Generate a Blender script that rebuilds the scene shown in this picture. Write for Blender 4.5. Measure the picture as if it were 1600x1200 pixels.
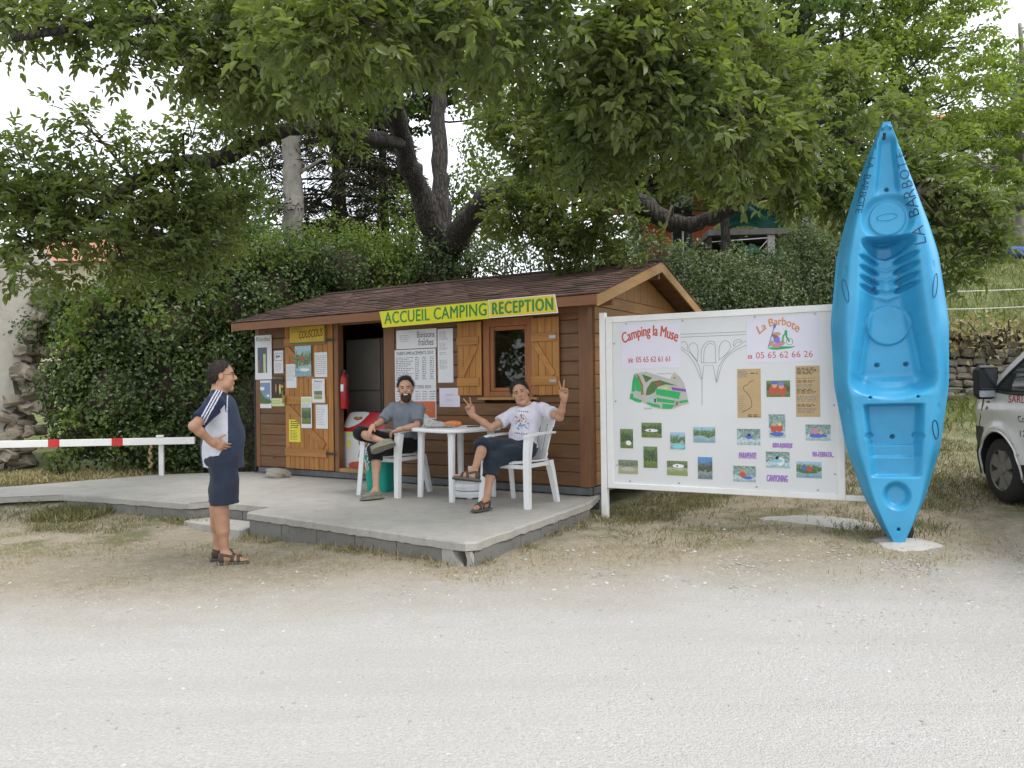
import bpy, bmesh, math, random
import numpy as np
from mathutils import Vector, Matrix, Euler, noise as mnoise

for o in list(bpy.data.objects):
    bpy.data.objects.remove(o)
SC = bpy.context.scene
COL = SC.collection
R_ = math.radians

# ------------------------------------------------------------------ camera
cam_d = bpy.data.cameras.new('camera'); cam = bpy.data.objects.new('camera', cam_d); COL.objects.link(cam)
SC.camera = cam
cam_d.sensor_fit = 'HORIZONTAL'; cam_d.sensor_width = 36.0; cam_d.lens = 27.0
cam_d.clip_start = 0.05; cam_d.clip_end = 2000
PITCH = math.atan(5 / 1200.0); ROLL = R_(0.7)
_f = Vector((0, math.cos(PITCH), math.sin(PITCH))); _r0 = Vector((1, 0, 0)); _u0 = _r0.cross(_f)
_r = math.cos(ROLL) * _r0 - math.sin(ROLL) * _u0; _u = math.cos(ROLL) * _u0 + math.sin(ROLL) * _r0
_m = Matrix.Identity(4)
for i in range(3):
    _m[i][0] = _r[i]; _m[i][1] = _u[i]; _m[i][2] = -_f[i]
_m.translation = Vector((0, 0, 1.48))
cam.matrix_world = _m

# ------------------------------------------------------------------ sky: bright overcast
SUN_EL = R_(58); SUN_AZ = R_(128)        # azimuth clockwise from +Y (sun behind and right of the camera)
W = bpy.data.worlds.new('World'); SC.world = W; W.use_nodes = True
nt = W.node_tree; nt.nodes.clear()
_sky = nt.nodes.new('ShaderNodeTexSky'); _sky.sky_type = 'NISHITA'; _sky.sun_disc = False
_sky.sun_elevation = SUN_EL; _sky.sun_rotation = SUN_AZ
_sky.air_density = 1.0; _sky.dust_density = 3.0; _sky.ozone_density = 1.0
_mix = nt.nodes.new('ShaderNodeMix'); _mix.data_type = 'RGBA'
_mix.inputs[0].default_value = 0.85
_mix.inputs[7].default_value = (9.2, 9.5, 10.0, 1)   # even cloud layer
_bg = nt.nodes.new('ShaderNodeBackground'); _bg.inputs[1].default_value = 0.115
_out = nt.nodes.new('ShaderNodeOutputWorld')
nt.links.new(_sky.outputs[0], _mix.inputs[6]); nt.links.new(_mix.outputs[2], _bg.inputs[0]); nt.links.new(_bg.outputs[0], _out.inputs[0])

sun_d = bpy.data.lights.new('sun', 'SUN'); sun_d.energy = 1.5; sun_d.angle = R_(18); sun_d.color = (1.0, 0.97, 0.92)
sun = bpy.data.objects.new('sun', sun_d); COL.objects.link(sun)
_sd = Vector((math.sin(SUN_AZ) * math.cos(SUN_EL), math.cos(SUN_AZ) * math.cos(SUN_EL), math.sin(SUN_EL)))
sun.rotation_euler = (-_sd).to_track_quat('-Z', 'Y').to_euler()
sun.location = (0, 0, 30)
SC.view_settings.view_transform = 'Standard'; SC.view_settings.look = 'None'
SC.view_settings.exposure = 0.74; SC.view_settings.gamma = 1.0; SC.view_settings.use_curve_mapping = False
SC.render.engine = 'CYCLES'

# ------------------------------------------------------------------ helpers
RNG = np.random.default_rng(7)
random.seed(7)

def ss(a, b, t):
    t = np.clip((np.asarray(t, float) - a) / (b - a), 0, 1)
    return t * t * (3 - 2 * t)

def tag(o, label=None, cat=None, group=None, kind=None):
    if label: o['label'] = label
    if cat: o['category'] = cat
    if group: o['group'] = group
    if kind: o['kind'] = kind
    return o

def link(o, parent=None):
    COL.objects.link(o)
    if parent is not None: o.parent = parent
    return o

def empty(name, loc=(0, 0, 0), rz=0.0, label=None, cat=None, group=None, parent=None):
    o = bpy.data.objects.new(name, None); link(o, parent)
    o.location = loc; o.rotation_euler = (0, 0, rz); o.empty_display_size = 0.1
    return tag(o, label, cat, group)

class MB:
    """collects polygons of one mesh"""
    def __init__(s): s.v = []; s.f = []; s.m = []
    def add(s, vs, fs, mi=0):
        n = len(s.v); s.v += [tuple(p) for p in vs]
        s.f += [tuple(i + n for i in f) for f in fs]; s.m += [mi] * len(fs); return s
    def box(s, x0, x1, y0, y1, z0, z1, M=None, mi=0):
        vs = [Vector((x, y, z)) for z in (z0, z1) for y in (y0, y1) for x in (x0, x1)]
        if M is not None: vs = [M @ v for v in vs]
        return s.add(vs, [(0, 2, 3, 1), (4, 5, 7, 6), (0, 1, 5, 4), (2, 6, 7, 3), (0, 4, 6, 2), (1, 3, 7, 5)], mi)
    def cbox(s, x0, x1, y0, y1, z0, z1, c=0.005, M=None, mi=0):
        """chamfered box"""
        bm = bmesh.new()
        vs = [bm.verts.new((x, y, z)) for z in (z0, z1) for y in (y0, y1) for x in (x0, x1)]
        for f in [(0, 2, 3, 1), (4, 5, 7, 6), (0, 1, 5, 4), (2, 6, 7, 3), (0, 4, 6, 2), (1, 3, 7, 5)]: bm.faces.new([vs[i] for i in f])
        bmesh.ops.bevel(bm, geom=bm.edges[:], offset=c, segments=1, affect='EDGES')
        bm.verts.index_update()
        v = [M @ w.co if M is not None else w.co.copy() for w in bm.verts]
        s.add(v, [tuple(w.index for w in f.verts) for f in bm.faces], mi); bm.free(); return s
    def prism(s, poly, h0, h1, M=None, mi=0):
        """polygon in XY extruded in Z"""
        n = len(poly)
        vs = [Vector((p[0], p[1], h)) for h in (h0, h1) for p in poly]
        if M is not None: vs = [M @ v for v in vs]
        fs = [tuple(range(n - 1, -1, -1)), tuple(range(n, 2 * n))] + [(i, (i + 1) % n, n + (i + 1) % n, n + i) for i in range(n)]
        return s.add(vs, fs, mi)
    def tube(s, pts, rad, n=8, cap=True, mi=0):
        pts = [Vector(p) for p in pts]; k = len(pts)
        if not hasattr(rad, '__len__'): rad = [rad] * k
        up = Vector((0, 0, 1)); prev = None; rings = []
        for i in range(k):
            d = (pts[min(i + 1, k - 1)] - pts[max(i - 1, 0)]).normalized()
            if prev is None:
                a = up.cross(d)
                if a.length < 1e-3: a = Vector((1, 0, 0)).cross(d)
            else: a = prev - d * prev.dot(d)
            a.normalize(); b = d.cross(a); prev = a
            rings.append([pts[i] + (a * math.cos(2 * math.pi * j / n) + b * math.sin(2 * math.pi * j / n)) * rad[i] for j in range(n)])
        vs = [p for r in rings for p in r]; fs = []
        for i in range(k - 1):
            for j in range(n):
                fs.append((i * n + j, i * n + (j + 1) % n, (i + 1) * n + (j + 1) % n, (i + 1) * n + j))
        if cap: fs += [tuple(range(n - 1, -1, -1)), tuple((k - 1) * n + j for j in range(n))]
        return s.add(vs, fs, mi)
    def lathe(s, prof, n=24, M=None, mi=0, cap=True):
        vs = []; fs = []
        for r, z in prof:
            for j in range(n): vs.append(Vector((r * math.cos(2 * math.pi * j / n), r * math.sin(2 * math.pi * j / n), z)))
        k = len(prof)
        for i in range(k - 1):
            for j in range(n): fs.append((i * n + j, i * n + (j + 1) % n, (i + 1) * n + (j + 1) % n, (i + 1) * n + j))
        if cap: fs += [tuple(range(n - 1, -1, -1)), tuple((k - 1) * n + j for j in range(n))]
        if M is not None: vs = [M @ v for v in vs]
        return s.add(vs, fs, mi)
    def build(s, name, mats, parent=None, smooth=False, loc=None, rz=None):
        me = bpy.data.meshes.new(name); me.from_pydata(s.v, [], s.f)
        if not isinstance(mats, (list, tuple)): mats = [mats]
        for m in mats: me.materials.append(m)
        if len(mats) > 1: me.polygons.foreach_set('material_index', s.m)
        if smooth: me.polygons.foreach_set('use_smooth', [True] * len(me.polygons))
        me.update()
        o = bpy.data.objects.new(name, me); link(o, parent)
        if loc is not None: o.location = loc
        if rz is not None: o.rotation_euler = (0, 0, rz)
        return o

def np_mesh(name, V, faces, mats, parent=None, smooth=True, midx=None, fattr=None):
    """V (n,3); faces (m,k) equal-size polygons; optional per-face float attribute"""
    me = bpy.data.meshes.new(name); m, k = faces.shape
    me.vertices.add(len(V)); me.vertices.foreach_set('co', np.ascontiguousarray(V, np.float32).ravel())
    me.loops.add(m * k); me.loops.foreach_set('vertex_index', np.ascontiguousarray(faces, np.int32).ravel())
    me.polygons.add(m); me.polygons.foreach_set('loop_start', np.arange(0, m * k, k, dtype=np.int32))
    me.polygons.foreach_set('loop_total', np.full(m, k, np.int32))
    if not isinstance(mats, (list, tuple)): mats = [mats]
    for mt in mats: me.materials.append(mt)
    if midx is not None: me.polygons.foreach_set('material_index', np.ascontiguousarray(midx, np.int32))
    me.polygons.foreach_set('use_smooth', np.full(m, smooth))
    if fattr is not None:
        for kx, arr in fattr.items():
            a = me.attributes.new(kx, 'FLOAT', 'FACE'); a.data.foreach_set('value', np.ascontiguousarray(arr, np.float32))
    me.update(calc_edges=True)
    o = bpy.data.objects.new(name, me); link(o, parent); return o

def cat_pts(P, n=6):
    """Catmull-Rom through the points"""
    P = [Vector(p) for p in P]; out = []
    for i in range(len(P) - 1):
        a = P[max(i - 1, 0)]; b = P[i]; c = P[i + 1]; d = P[min(i + 2, len(P) - 1)]
        for j in range(n):
            t = j / n
            out.append(0.5 * ((2 * b) + (c - a) * t + (2 * a - 5 * b + 4 * c - d) * t * t + (3 * b - a - 3 * c + d) * t ** 3))
    out.append(P[-1]); return out

# ------------------------------------------------------------------ materials
def lin(h):
    """sRGB 0-255 triple to linear"""
    return tuple((c / 255 / 12.92 if c / 255 <= 0.04045 else ((c / 255 + 0.055) / 1.055) ** 2.4) for c in h)

class NT:
    def __init__(s, name):
        s.mat = bpy.data.materials.new(name); s.mat.use_nodes = True; s.t = s.mat.node_tree
        s.b = s.t.nodes['Principled BSDF']; s.out = s.t.nodes['Material Output']
    def n(s, typ, **kw):
        x = s.t.nodes.new(typ)
        for k, v in kw.items():
            if k.startswith('i_'): x.inputs[int(k[2:]) if k[2:].isdigit() else k[2:].replace('_', ' ')].default_value = v
            else: setattr(x, k, v)
        return x
    def l(s, a, b): s.t.links.new(a, b)
    def coord(s, which='Object'): return s.n('ShaderNodeTexCoord').outputs[which]
    def mapping(s, vec, scale=(1, 1, 1), rot=(0, 0, 0)):
        m = s.n('ShaderNodeMapping'); m.inputs['Scale'].default_value = scale; m.inputs['Rotation'].default_value = rot
        s.l(vec, m.inputs[0]); return m.outputs[0]
    def noise(s, vec, scale, detail=4, rough=0.6, out=0):
        x = s.n('ShaderNodeTexNoise'); x.inputs['Scale'].default_value = scale; x.inputs['Detail'].default_value = detail; x.inputs['Roughness'].default_value = rough
        if vec is not None: s.l(vec, x.inputs['Vector'])
        return x.outputs[out]
    def ramp(s, fac, stops, interp='LINEAR'):
        r = s.n('ShaderNodeValToRGB'); r.color_ramp.interpolation = interp; e = r.color_ramp.elements
        while len(e) < len(stops): e.new(0.5)
        for el, (p, c) in zip(e, stops): el.position = p; el.color = (*c, 1) if len(c) == 3 else c
        s.l(fac, r.inputs[0]); return r.outputs[0]
    def mix(s, fac, a, b, blend='MIX'):
        m = s.n('ShaderNodeMix', data_type='RGBA', blend_type=blend)
        for k, v in ((0, fac), (6, a), (7, b)):
            if isinstance(v, (int, float)): m.inputs[k].default_value = v
            elif isinstance(v, tuple): m.inputs[k].default_value = (*v, 1) if len(v) == 3 else v
            else: s.l(v, m.inputs[k])
        return m.outputs[2]
    def math(s, op, a, b=None, clamp=False):
        m = s.n('ShaderNodeMath', operation=op, use_clamp=clamp)
        for k, v in ((0, a), (1, b)):
            if v is None: continue
            if isinstance(v, (int, float)): m.inputs[k].default_value = v
            else: s.l(v, m.inputs[k])
        return m.outputs[0]
    def bump(s, h, strength=0.3, dist=0.02):
        b = s.n('ShaderNodeBump'); b.inputs['Strength'].default_value = strength; b.inputs['Distance'].default_value = dist
        s.l(h, b.inputs['Height']); s.l(b.outputs[0], s.b.inputs['Normal'])
    def col(s, c):
        if isinstance(c, tuple): s.b.inputs['Base Color'].default_value = (*c, 1)
        else: s.l(c, s.b.inputs['Base Color'])
    def rough(s, v):
        if isinstance(v, (int, float)): s.b.inputs['Roughness'].default_value = v
        else: s.l(v, s.b.inputs['Roughness'])

def plain(name, c, rough=0.6, var=0.15, scale=8.0, bump=0.0, bscale=60.0, metal=0.0, spec=0.4, bdist=0.01):
    n = NT(name); v = n.coord('Object')
    a = tuple(max(0, x * (1 - var)) for x in c); b = tuple(min(1, x * (1 + var)) for x in c)
    n.col(n.ramp(n.noise(v, scale, 5), [(0.3, a), (0.7, b)]))
    n.rough(rough); n.b.inputs['Metallic'].default_value = metal; n.b.inputs['Specular IOR Level'].default_value = spec
    if bump: n.bump(n.noise(v, bscale, 4), bump, bdist)
    return n.mat

def wood(name, dark, light, axis='X', rough=0.55, gscale=14.0, grey=None):
    n = NT(name); v = n.coord('Object'); inf = n.n('ShaderNodeObjectInfo')
    off = n.n('ShaderNodeVectorMath', operation='SCALE'); 
    comb = n.n('ShaderNodeCombineXYZ'); n.l(inf.outputs['Random'], comb.inputs[0]); n.l(inf.outputs['Random'], comb.inputs[1]); n.l(inf.outputs['Random'], comb.inputs[2])
    n.l(comb.outputs[0], off.inputs[0]); off.inputs['Scale'].default_value = 37.0
    add = n.n('ShaderNodeVectorMath', operation='ADD'); n.l(v, add.inputs[0]); n.l(off.outputs[0], add.inputs[1])
    sc = {'X': (0.12, 1, 1), 'Y': (1, 0.12, 1), 'Z': (1, 1, 0.12)}[axis]
    mv = n.mapping(add.outputs[0], sc)
    g = n.noise(mv, gscale, 6, 0.65); big = n.noise(add.outputs[0], 1.7, 3, 0.6)
    c = n.ramp(g, [(0.28, dark), (0.72, light)])
    c = n.mix(n.math('MULTIPLY', n.math('SUBTRACT', 1.0, inf.outputs['Random']), 0.3), c, tuple(x * 0.62 for x in dark))
    if grey: c = n.mix(n.math('MULTIPLY', n.ramp(big, [(0.42, (0, 0, 0)), (0.68, (1, 1, 1))]), 0.55), c, grey)
    # knots
    vo = n.n('ShaderNodeTexVoronoi'); vo.inputs['Scale'].default_value = 3.2; n.l(n.mapping(add.outputs[0], tuple(0.45 if s < 1 else 1 for s in sc)), vo.inputs['Vector'])
    kn = n.ramp(vo.outputs['Distance'], [(0.035, (1, 1, 1)), (0.075, (0, 0, 0))])
    c = n.mix(n.math('MULTIPLY', kn, 0.7), c, tuple(x * 0.35 for x in dark))
    n.col(c); n.rough(rough); n.bump(g, 0.35, 0.004); return n.mat

def leafmat(name, stops, trans=0.35, rough=0.55, spec=0.35, tcol=1.5):
    """leaf: per-leaf tone from the 'rnd' attribute, part of the light passes through the blade"""
    n = NT(name); a = n.n('ShaderNodeAttribute', attribute_name='rnd')
    v = n.coord('Object')
    c = n.ramp(a.outputs['Fac'], stops)
    c = n.mix(0.35, c, n.mix(n.noise(v, 0.9, 3), tuple(x * 0.6 for x in stops[0][1]), stops[-1][1]))
    n.col(c); n.rough(rough); n.b.inputs['Specular IOR Level'].default_value = spec
    tr = n.n('ShaderNodeBsdfTranslucent'); mul = n.mix(1.0, c, (tcol, tcol * 1.12, tcol * 0.45), 'MULTIPLY'); n.l(mul, tr.inputs[0])
    ms = n.n('ShaderNodeMixShader'); ms.inputs[0].default_value = trans
    n.l(n.b.outputs[0], ms.inputs[1]); n.l(tr.outputs[0], ms.inputs[2]); n.l(ms.outputs[0], n.out.inputs[0])
    return n.mat

M = {}
M['white_plastic'] = plain('white_plastic', (0.74, 0.75, 0.75), 0.38, 0.04, 5, 0.05, 90)
M['white_paint'] = plain('white_paint', (0.78, 0.78, 0.76), 0.45, 0.06, 4, 0.08, 40)
M['board_white'] = plain('board_white', (0.68, 0.69, 0.70), 0.35, 0.03, 2)
M['paper'] = plain('paper', (0.72, 0.73, 0.76), 0.7, 0.04, 3, 0.1, 12)
M['paper_lilac'] = plain('paper_lilac', (0.72, 0.70, 0.80), 0.6, 0.03, 3, 0.05, 12)
M['ink'] = plain('ink', (0.03, 0.03, 0.035), 0.7, 0.1)
M['ink_grey'] = plain('ink_grey', (0.22, 0.22, 0.23), 0.7, 0.15)
M['steel'] = plain('steel', (0.42, 0.42, 0.43), 0.4, 0.15, 20, metal=0.8)
M['dark_metal'] = plain('dark_metal', (0.05, 0.05, 0.05), 0.5, 0.2, 20, metal=0.4)
M['black'] = plain('black_plastic', (0.022, 0.022, 0.024), 0.5, 0.15, 10, 0.1, 80)
M['red'] = plain('red_paint', (0.55, 0.03, 0.03), 0.4, 0.1)
M['rubber'] = plain('rubber', (0.025, 0.025, 0.026), 0.8, 0.2, 30)
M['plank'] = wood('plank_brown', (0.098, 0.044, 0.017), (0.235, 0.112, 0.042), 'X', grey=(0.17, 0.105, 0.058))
M['plank_side_lit'] = wood('plank_side_lit', (0.27, 0.125, 0.034), (0.45, 0.235, 0.075), 'Y', grey=(0.28, 0.16, 0.07))  # lighter copy of the front planks: brighter light on this side put into colour
M['board_side_lit'] = wood('gable_board', (0.27, 0.125, 0.034), (0.45, 0.235, 0.075), 'Z', grey=(0.28, 0.16, 0.07))  # gable boards carry the same lit tone in their colour
M['post_wood'] = wood('post_wood', (0.15, 0.066, 0.028), (0.26, 0.12, 0.05), 'Z')
M['door_wood'] = wood('door_wood', (0.31, 0.13, 0.026), (0.50, 0.235, 0.056), 'Z')
M['door_rail'] = wood('door_rail', (0.31, 0.13, 0.028), (0.49, 0.235, 0.06), 'X')
M['fascia'] = wood('fascia_wood', (0.17, 0.068, 0.026), (0.27, 0.115, 0.045), 'X')
M['rake'] = wood('rake_wood', (0.30, 0.16, 0.055), (0.45, 0.27, 0.11), 'Y', grey=(0.2, 0.15, 0.08))
M['frame_wood'] = wood('frame_wood', (0.24, 0.085, 0.024), (0.36, 0.14, 0.045), 'Z')
# ================================================================== THE SETTING
def gz(x, y):
    x = np.asarray(x, float); y = np.asarray(y, float)
    z = -0.07 * np.exp(-((x + 2.8) ** 2 + (y - 7.8) ** 2) / 1.3)
    z = z + 0.16 * (1 - ss(-6.0, -4.5, x)) * ss(8.8, 10.2, y)
    z = z + 0.03 * np.sin(x * 1.3 + 0.5) * np.sin(y * 0.9) * ss(9.5, 12, y)
    r = ss(1.6, 4.9, x)
    up = 0.2 * ss(6.5, 8.1, y) + 0.155 * np.clip(y - 8.1, 0, 6.1) + 1.1 * ss(14.22, 14.5, y) * ss(4.5, 6.5, x) + 0.43 * np.clip(y - 14.4, 0, 16) + 0.1 * np.clip(y - 30.4, 0, 60)
    z = z + 0.2 * ss(4.2, 5.0, x) * (1 - ss(6.5, 8.1, y)) * ss(0, 3, y)
    left = 0.12 * np.clip(y - 13.0, 0, 30) + 0.05 * np.clip(y - 43, 0, 100)
    w = ss(0.0, 8.0, x)
    z = z + r * np.where(y < 13, up, 0) + np.where(y >= 13, w * up * np.where(r > 0, 1, 1) + (1 - w) * left, 0) * 1.0
    return z

def gz1(x, y): return float(gz(x, y))

def ground_mat():
    n = NT('ground_earth'); v = n.coord('Object')
    sep = n.n('ShaderNodeSeparateXYZ'); n.l(v, sep.inputs[0]); X = sep.outputs[0]; Y = sep.outputs[1]
    wob = n.noise(v, 0.55, 5, 0.65); wob2 = n.noise(v, 2.6, 5, 0.7)
    # distance from the gravel track: the track runs along x in front of the terrace
    d = n.math('ADD', Y, n.math('MULTIPLY', wob, 1.5)); d = n.math('ADD', d, n.math('MULTIPLY', wob2, 0.9))
    d = n.math('ADD', d, n.math('MULTIPLY', X, -0.10)); d = n.math('ADD', d, n.math('MULTIPLY', n.noise(v, 11, 5, .75), .55))
    road = n.ramp(n.math('MULTIPLY', n.math('SUBTRACT', d, 6.25), .62), [(0.0, (1, 1, 1)), (0.35, (.72, .72, .72)), (1.0, (0, 0, 0))])
    fine = n.noise(v, 55, 6, 0.75); mid = n.noise(v, 9, 5, 0.7); big = n.noise(v, 0.8, 3)
    vor = n.n('ShaderNodeTexVoronoi'); vor.inputs['Scale'].default_value = 42; n.l(v, vor.inputs['Vector'])
    vor2 = n.n('ShaderNodeTexVoronoi'); vor2.inputs['Scale'].default_value = 110; n.l(v, vor2.inputs['Vector'])
    gravel = n.ramp(fine, [(0.28, (0.335, 0.326, 0.31)), (0.5, (0.475, 0.465, 0.447)), (0.74, (0.60, 0.59, 0.57))])
    stone = n.ramp(vor.outputs['Color'], [(0.0, (0.30, 0.285, 0.27)), (0.5, (0.50, 0.47, 0.43)), (1.0, (0.68, 0.66, 0.62))])
    smask = n.math('MULTIPLY', n.ramp(vor.outputs['Distance'], [(0.18, (1, 1, 1)), (0.32, (0, 0, 0))]), n.ramp(n.noise(v, 6, 3), [(0.5, (0, 0, 0)), (0.62, (1, 1, 1))]))
    gravel = n.mix(smask, gravel, stone)
    gravel = n.mix(n.math('MULTIPLY', n.ramp(big, [(0.35, (1, 1, 1)), (0.6, (0, 0, 0))]), 0.35), gravel, (0.43, 0.41, 0.375))
    gravel = n.mix(n.math('MULTIPLY', n.ramp(mid, [(0.5, (0, 0, 0)), (0.72, (1, 1, 1))]), 0.4), gravel, (0.45, 0.435, 0.41))
    gm2 = n.ramp(n.math('ADD', n.math('MULTIPLY', X, 0.13), n.math('MULTIPLY', n.noise(v, 1.1, 5, .7), .9)), [(0.62, (0, 0, 0)), (1.0, (1, 1, 1))])
    gravel = n.mix(n.math('MULTIPLY', gm2, n.ramp(n.noise(v, 26, 4, .8), [(.42, (0, 0, 0)), (.6, (.75, .75, .75))])), gravel, (0.34, 0.335, 0.33))
    track = n.noise(n.mapping(v, (.22, 2.2, 1), (0, 0, .06)), 1.6, 5, .65)
    gravel = n.mix(n.math('MULTIPLY', n.ramp(track, [(.46, (0, 0, 0)), (.62, (1, 1, 1))]), .4), gravel, (0.42, 0.405, 0.38))
    gravel = n.mix(n.math('MULTIPLY', n.ramp(n.noise(v, 3.2, 6, .75), [(.5, (0, 0, 0)), (.66, (1, 1, 1))]), .35), gravel, (0.44, 0.42, 0.39))
    dirt = n.ramp(mid, [(0.25, (0.21, 0.175, 0.13)), (0.5, (0.34, 0.29, 0.225)), (0.75, (0.45, 0.40, 0.33))])
    straw = n.ramp(n.noise(n.mapping(v, (1, 2.2, 1), (0, 0, 0.6)), 38, 5, 0.8), [(0.4, (0.19, 0.155, 0.105)), (0.6, (0.45, 0.40, 0.30))])
    dirt = n.mix(0.55, dirt, straw)
    dirt = n.mix(n.math('MULTIPLY', smask, 0.8), dirt, stone)
    gm = n.ramp(n.noise(v, 1.3, 5, 0.7), [(0.47, (0, 0, 0)), (0.62, (1, 1, 1))])
    yg = n.ramp(n.math('SUBTRACT', Y, 6.6), [(0.0, (0, 0, 0)), (1.0, (1, 1, 1))])
    grass = n.ramp(n.noise(v, 30, 5, 0.8), [(0.3, (0.05, 0.065, 0.022)), (0.7, (0.17, 0.18, 0.075))])
    dirt = n.mix(n.math('MULTIPLY', n.math('MULTIPLY', gm, yg), 0.75), dirt, grass)
    # the hillside behind is grown over
    hill = n.ramp(n.math('MULTIPLY', n.math('SUBTRACT', Y, 8.6), 0.22), [(0.0, (0, 0, 0)), (1.0, (1, 1, 1))])
    hg = n.ramp(n.noise(v, 2.2, 6, 0.75), [(0.3, (0.05, 0.085, 0.022)), (0.52, (0.13, 0.165, 0.05)), (0.7, (0.30, 0.25, 0.14))])
    dirt = n.mix(n.math('MULTIPLY', hill, 0.85), dirt, hg)
    n.col(n.mix(road, dirt, gravel)); n.rough(0.95); n.b.inputs['Specular IOR Level'].default_value = 0.15
    h = n.math('ADD', n.math('MULTIPLY', fine, 0.5), n.math('MULTIPLY', mid, 0.7))
    h = n.math('ADD', h, n.math('MULTIPLY', n.math('SUBTRACT', 0.5, vor2.outputs['Distance']), 0.35))
    n.bump(h, 0.75, 0.03); return n.mat
M['ground'] = ground_mat()

def axis_pts(segs):
    out = []
    for a, b, st in segs: out += list(np.arange(a, b, st))
    return np.array(out + [segs[-1][1]])
gx = axis_pts([(-160, -40, 12), (-40, -12, 2), (-12, -6, .4), (-6, 7, .12), (7, 14, .35), (14, 40, 2), (40, 160, 12)])
gy = axis_pts([(-60, -6, 6), (-6, 2, .5), (2, 10, .12), (10, 14, .25), (14, 15, .07), (15, 20, .5), (20, 60, 2), (60, 200, 14)])
GX, GY = np.meshgrid(gx, gy, indexing='ij')
GZ = gz(GX, GY) + 0.012 * np.sin(GX * 5.1 + 1.3 * np.sin(GY * 3.3)) * np.sin(GY * 4.3 + np.sin(GX * 2.9)) * ss(4, 7, GY)
V = np.stack([GX, GY, GZ], -1).reshape(-1, 3); nx, ny = GX.shape
ii, jj = np.meshgrid(np.arange(nx - 1), np.arange(ny - 1), indexing='ij'); b0 = (ii * ny + jj).ravel()
gobj = np_mesh('ground', V, np.stack([b0, b0 + ny, b0 + ny + 1, b0 + 1], 1), M['ground'])
tag(gobj, kind='structure')

# ---- concrete terrace
def concrete_mat(name, c, stain):
    n = NT(name); v = n.coord('Object'); a = n.noise(v, 2.2, 6, 0.7); f = n.noise(v, 70, 4, 0.7)
    col = n.ramp(a, [(0.3, tuple(x * 0.8 for x in c)), (0.55, c), (0.75, tuple(min(1, x * 1.12) for x in c))])
    col = n.mix(n.math('MULTIPLY', n.ramp(n.noise(v, 5.5, 6, 0.75), [(0.52, (0, 0, 0)), (0.68, (1, 1, 1))]), 0.55), col, stain)
    col = n.mix(0.25, col, n.ramp(f, [(0.3, tuple(x * 0.6 for x in c)), (0.7, tuple(min(1, x * 1.3) for x in c))]))
    n.col(col); n.rough(0.9); n.b.inputs['Specular IOR Level'].default_value = 0.2; n.bump(n.math('ADD', f, n.math('MULTIPLY', a, 1.5)), 0.5, 0.012); return n.mat
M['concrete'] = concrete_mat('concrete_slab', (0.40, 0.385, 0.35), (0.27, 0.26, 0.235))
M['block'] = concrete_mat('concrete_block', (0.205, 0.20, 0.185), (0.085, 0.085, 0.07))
ZS = 0.20
A_SH = R_(-31.7)
SO = Vector((0.897, 8.908, 0)); SX = Vector((math.cos(A_SH), math.sin(A_SH), 0)); SY = Vector((-math.sin(A_SH), math.cos(A_SH), 0))
def sp(x, y, z): return SO + SX * x + SY * y + Vector((0, 0, z))
_b1 = sp(-0.03, 0.3, 0); _b2 = sp(-5.75, 0.3, 0)
SLAB = [(-0.40, 6.35), (-0.31, 6.38), (0.86, 8.50), (_b1.x, _b1.y), (_b2.x, _b2.y), (-5.52, 11.85), (-6.97, 10.5), (-9.2, 9.75), (-9.2, 8.95), (-7.4, 9.25), (-6.33, 9.5), (-5.67, 9.66), (-5.0, 9.42), (-4.52, 9.17), (-3.72, 8.80), (-3.52, 8.93), (-2.64, 8.47), (-2.80, 8.09)]
def jag(poly, step=0.06, amp=0.008, closed=True):
    out = []
    for i in range(len(poly)):
        a = Vector((*poly[i], 0)); b = Vector((*poly[(i + 1) % len(poly)], 0)); k = max(1, int((b - a).length / step))
        for j in range(k):
            p = a.lerp(b, j / k); q = amp * random.uniform(-1, 1); out.append((p.x + q, p.y + q * random.uniform(-1, 1)))
    return out
terr = MB(); pj = jag(SLAB); n_ = len(pj)
# slab with a rounded worn edge
ctr = Vector((-2.0, 9.3, 0))
def inset(p, d):
    v = (ctr - Vector((p[0], p[1], 0))).normalized() * d; return (p[0] + v.x, p[1] + v.y)
ring = [(0.0, ZS - 0.075), (0.0, ZS - 0.015), (0.018, ZS)]
vs = [(*inset(p, d), z + (random.uniform(-.006, .006) if z < ZS - .05 else 0)) for d, z in ring for p in pj]
fs = [(k * n_ + i, k * n_ + (i + 1) % n_, (k + 1) * n_ + (i + 1) % n_, (k + 1) * n_ + i) for k in range(2) for i in range(n_)]
fs = [f for f in fs] + [tuple(2 * n_ + i for i in range(n_)), tuple(range(n_ - 1, -1, -1))]
terr.add(vs, fs)
terrace = terr.build('concrete_terrace', M['concrete']); tag(terrace, kind='structure')
# block courses under the slab edge
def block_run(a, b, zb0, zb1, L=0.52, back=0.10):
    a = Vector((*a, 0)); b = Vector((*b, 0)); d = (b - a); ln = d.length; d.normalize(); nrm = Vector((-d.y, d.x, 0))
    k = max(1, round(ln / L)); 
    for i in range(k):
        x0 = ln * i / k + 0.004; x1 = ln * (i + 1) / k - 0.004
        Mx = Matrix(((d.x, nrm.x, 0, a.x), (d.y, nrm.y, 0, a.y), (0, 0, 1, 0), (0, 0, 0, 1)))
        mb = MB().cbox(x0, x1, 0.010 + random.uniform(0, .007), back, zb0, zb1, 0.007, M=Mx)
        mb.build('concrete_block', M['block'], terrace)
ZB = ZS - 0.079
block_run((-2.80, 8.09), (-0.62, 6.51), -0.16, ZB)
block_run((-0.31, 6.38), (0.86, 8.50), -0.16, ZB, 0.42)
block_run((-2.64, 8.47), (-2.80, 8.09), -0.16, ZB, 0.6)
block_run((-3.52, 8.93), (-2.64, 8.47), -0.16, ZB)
block_run((-3.72, 8.80), (-3.52, 8.93), -0.16, ZB)
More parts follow.
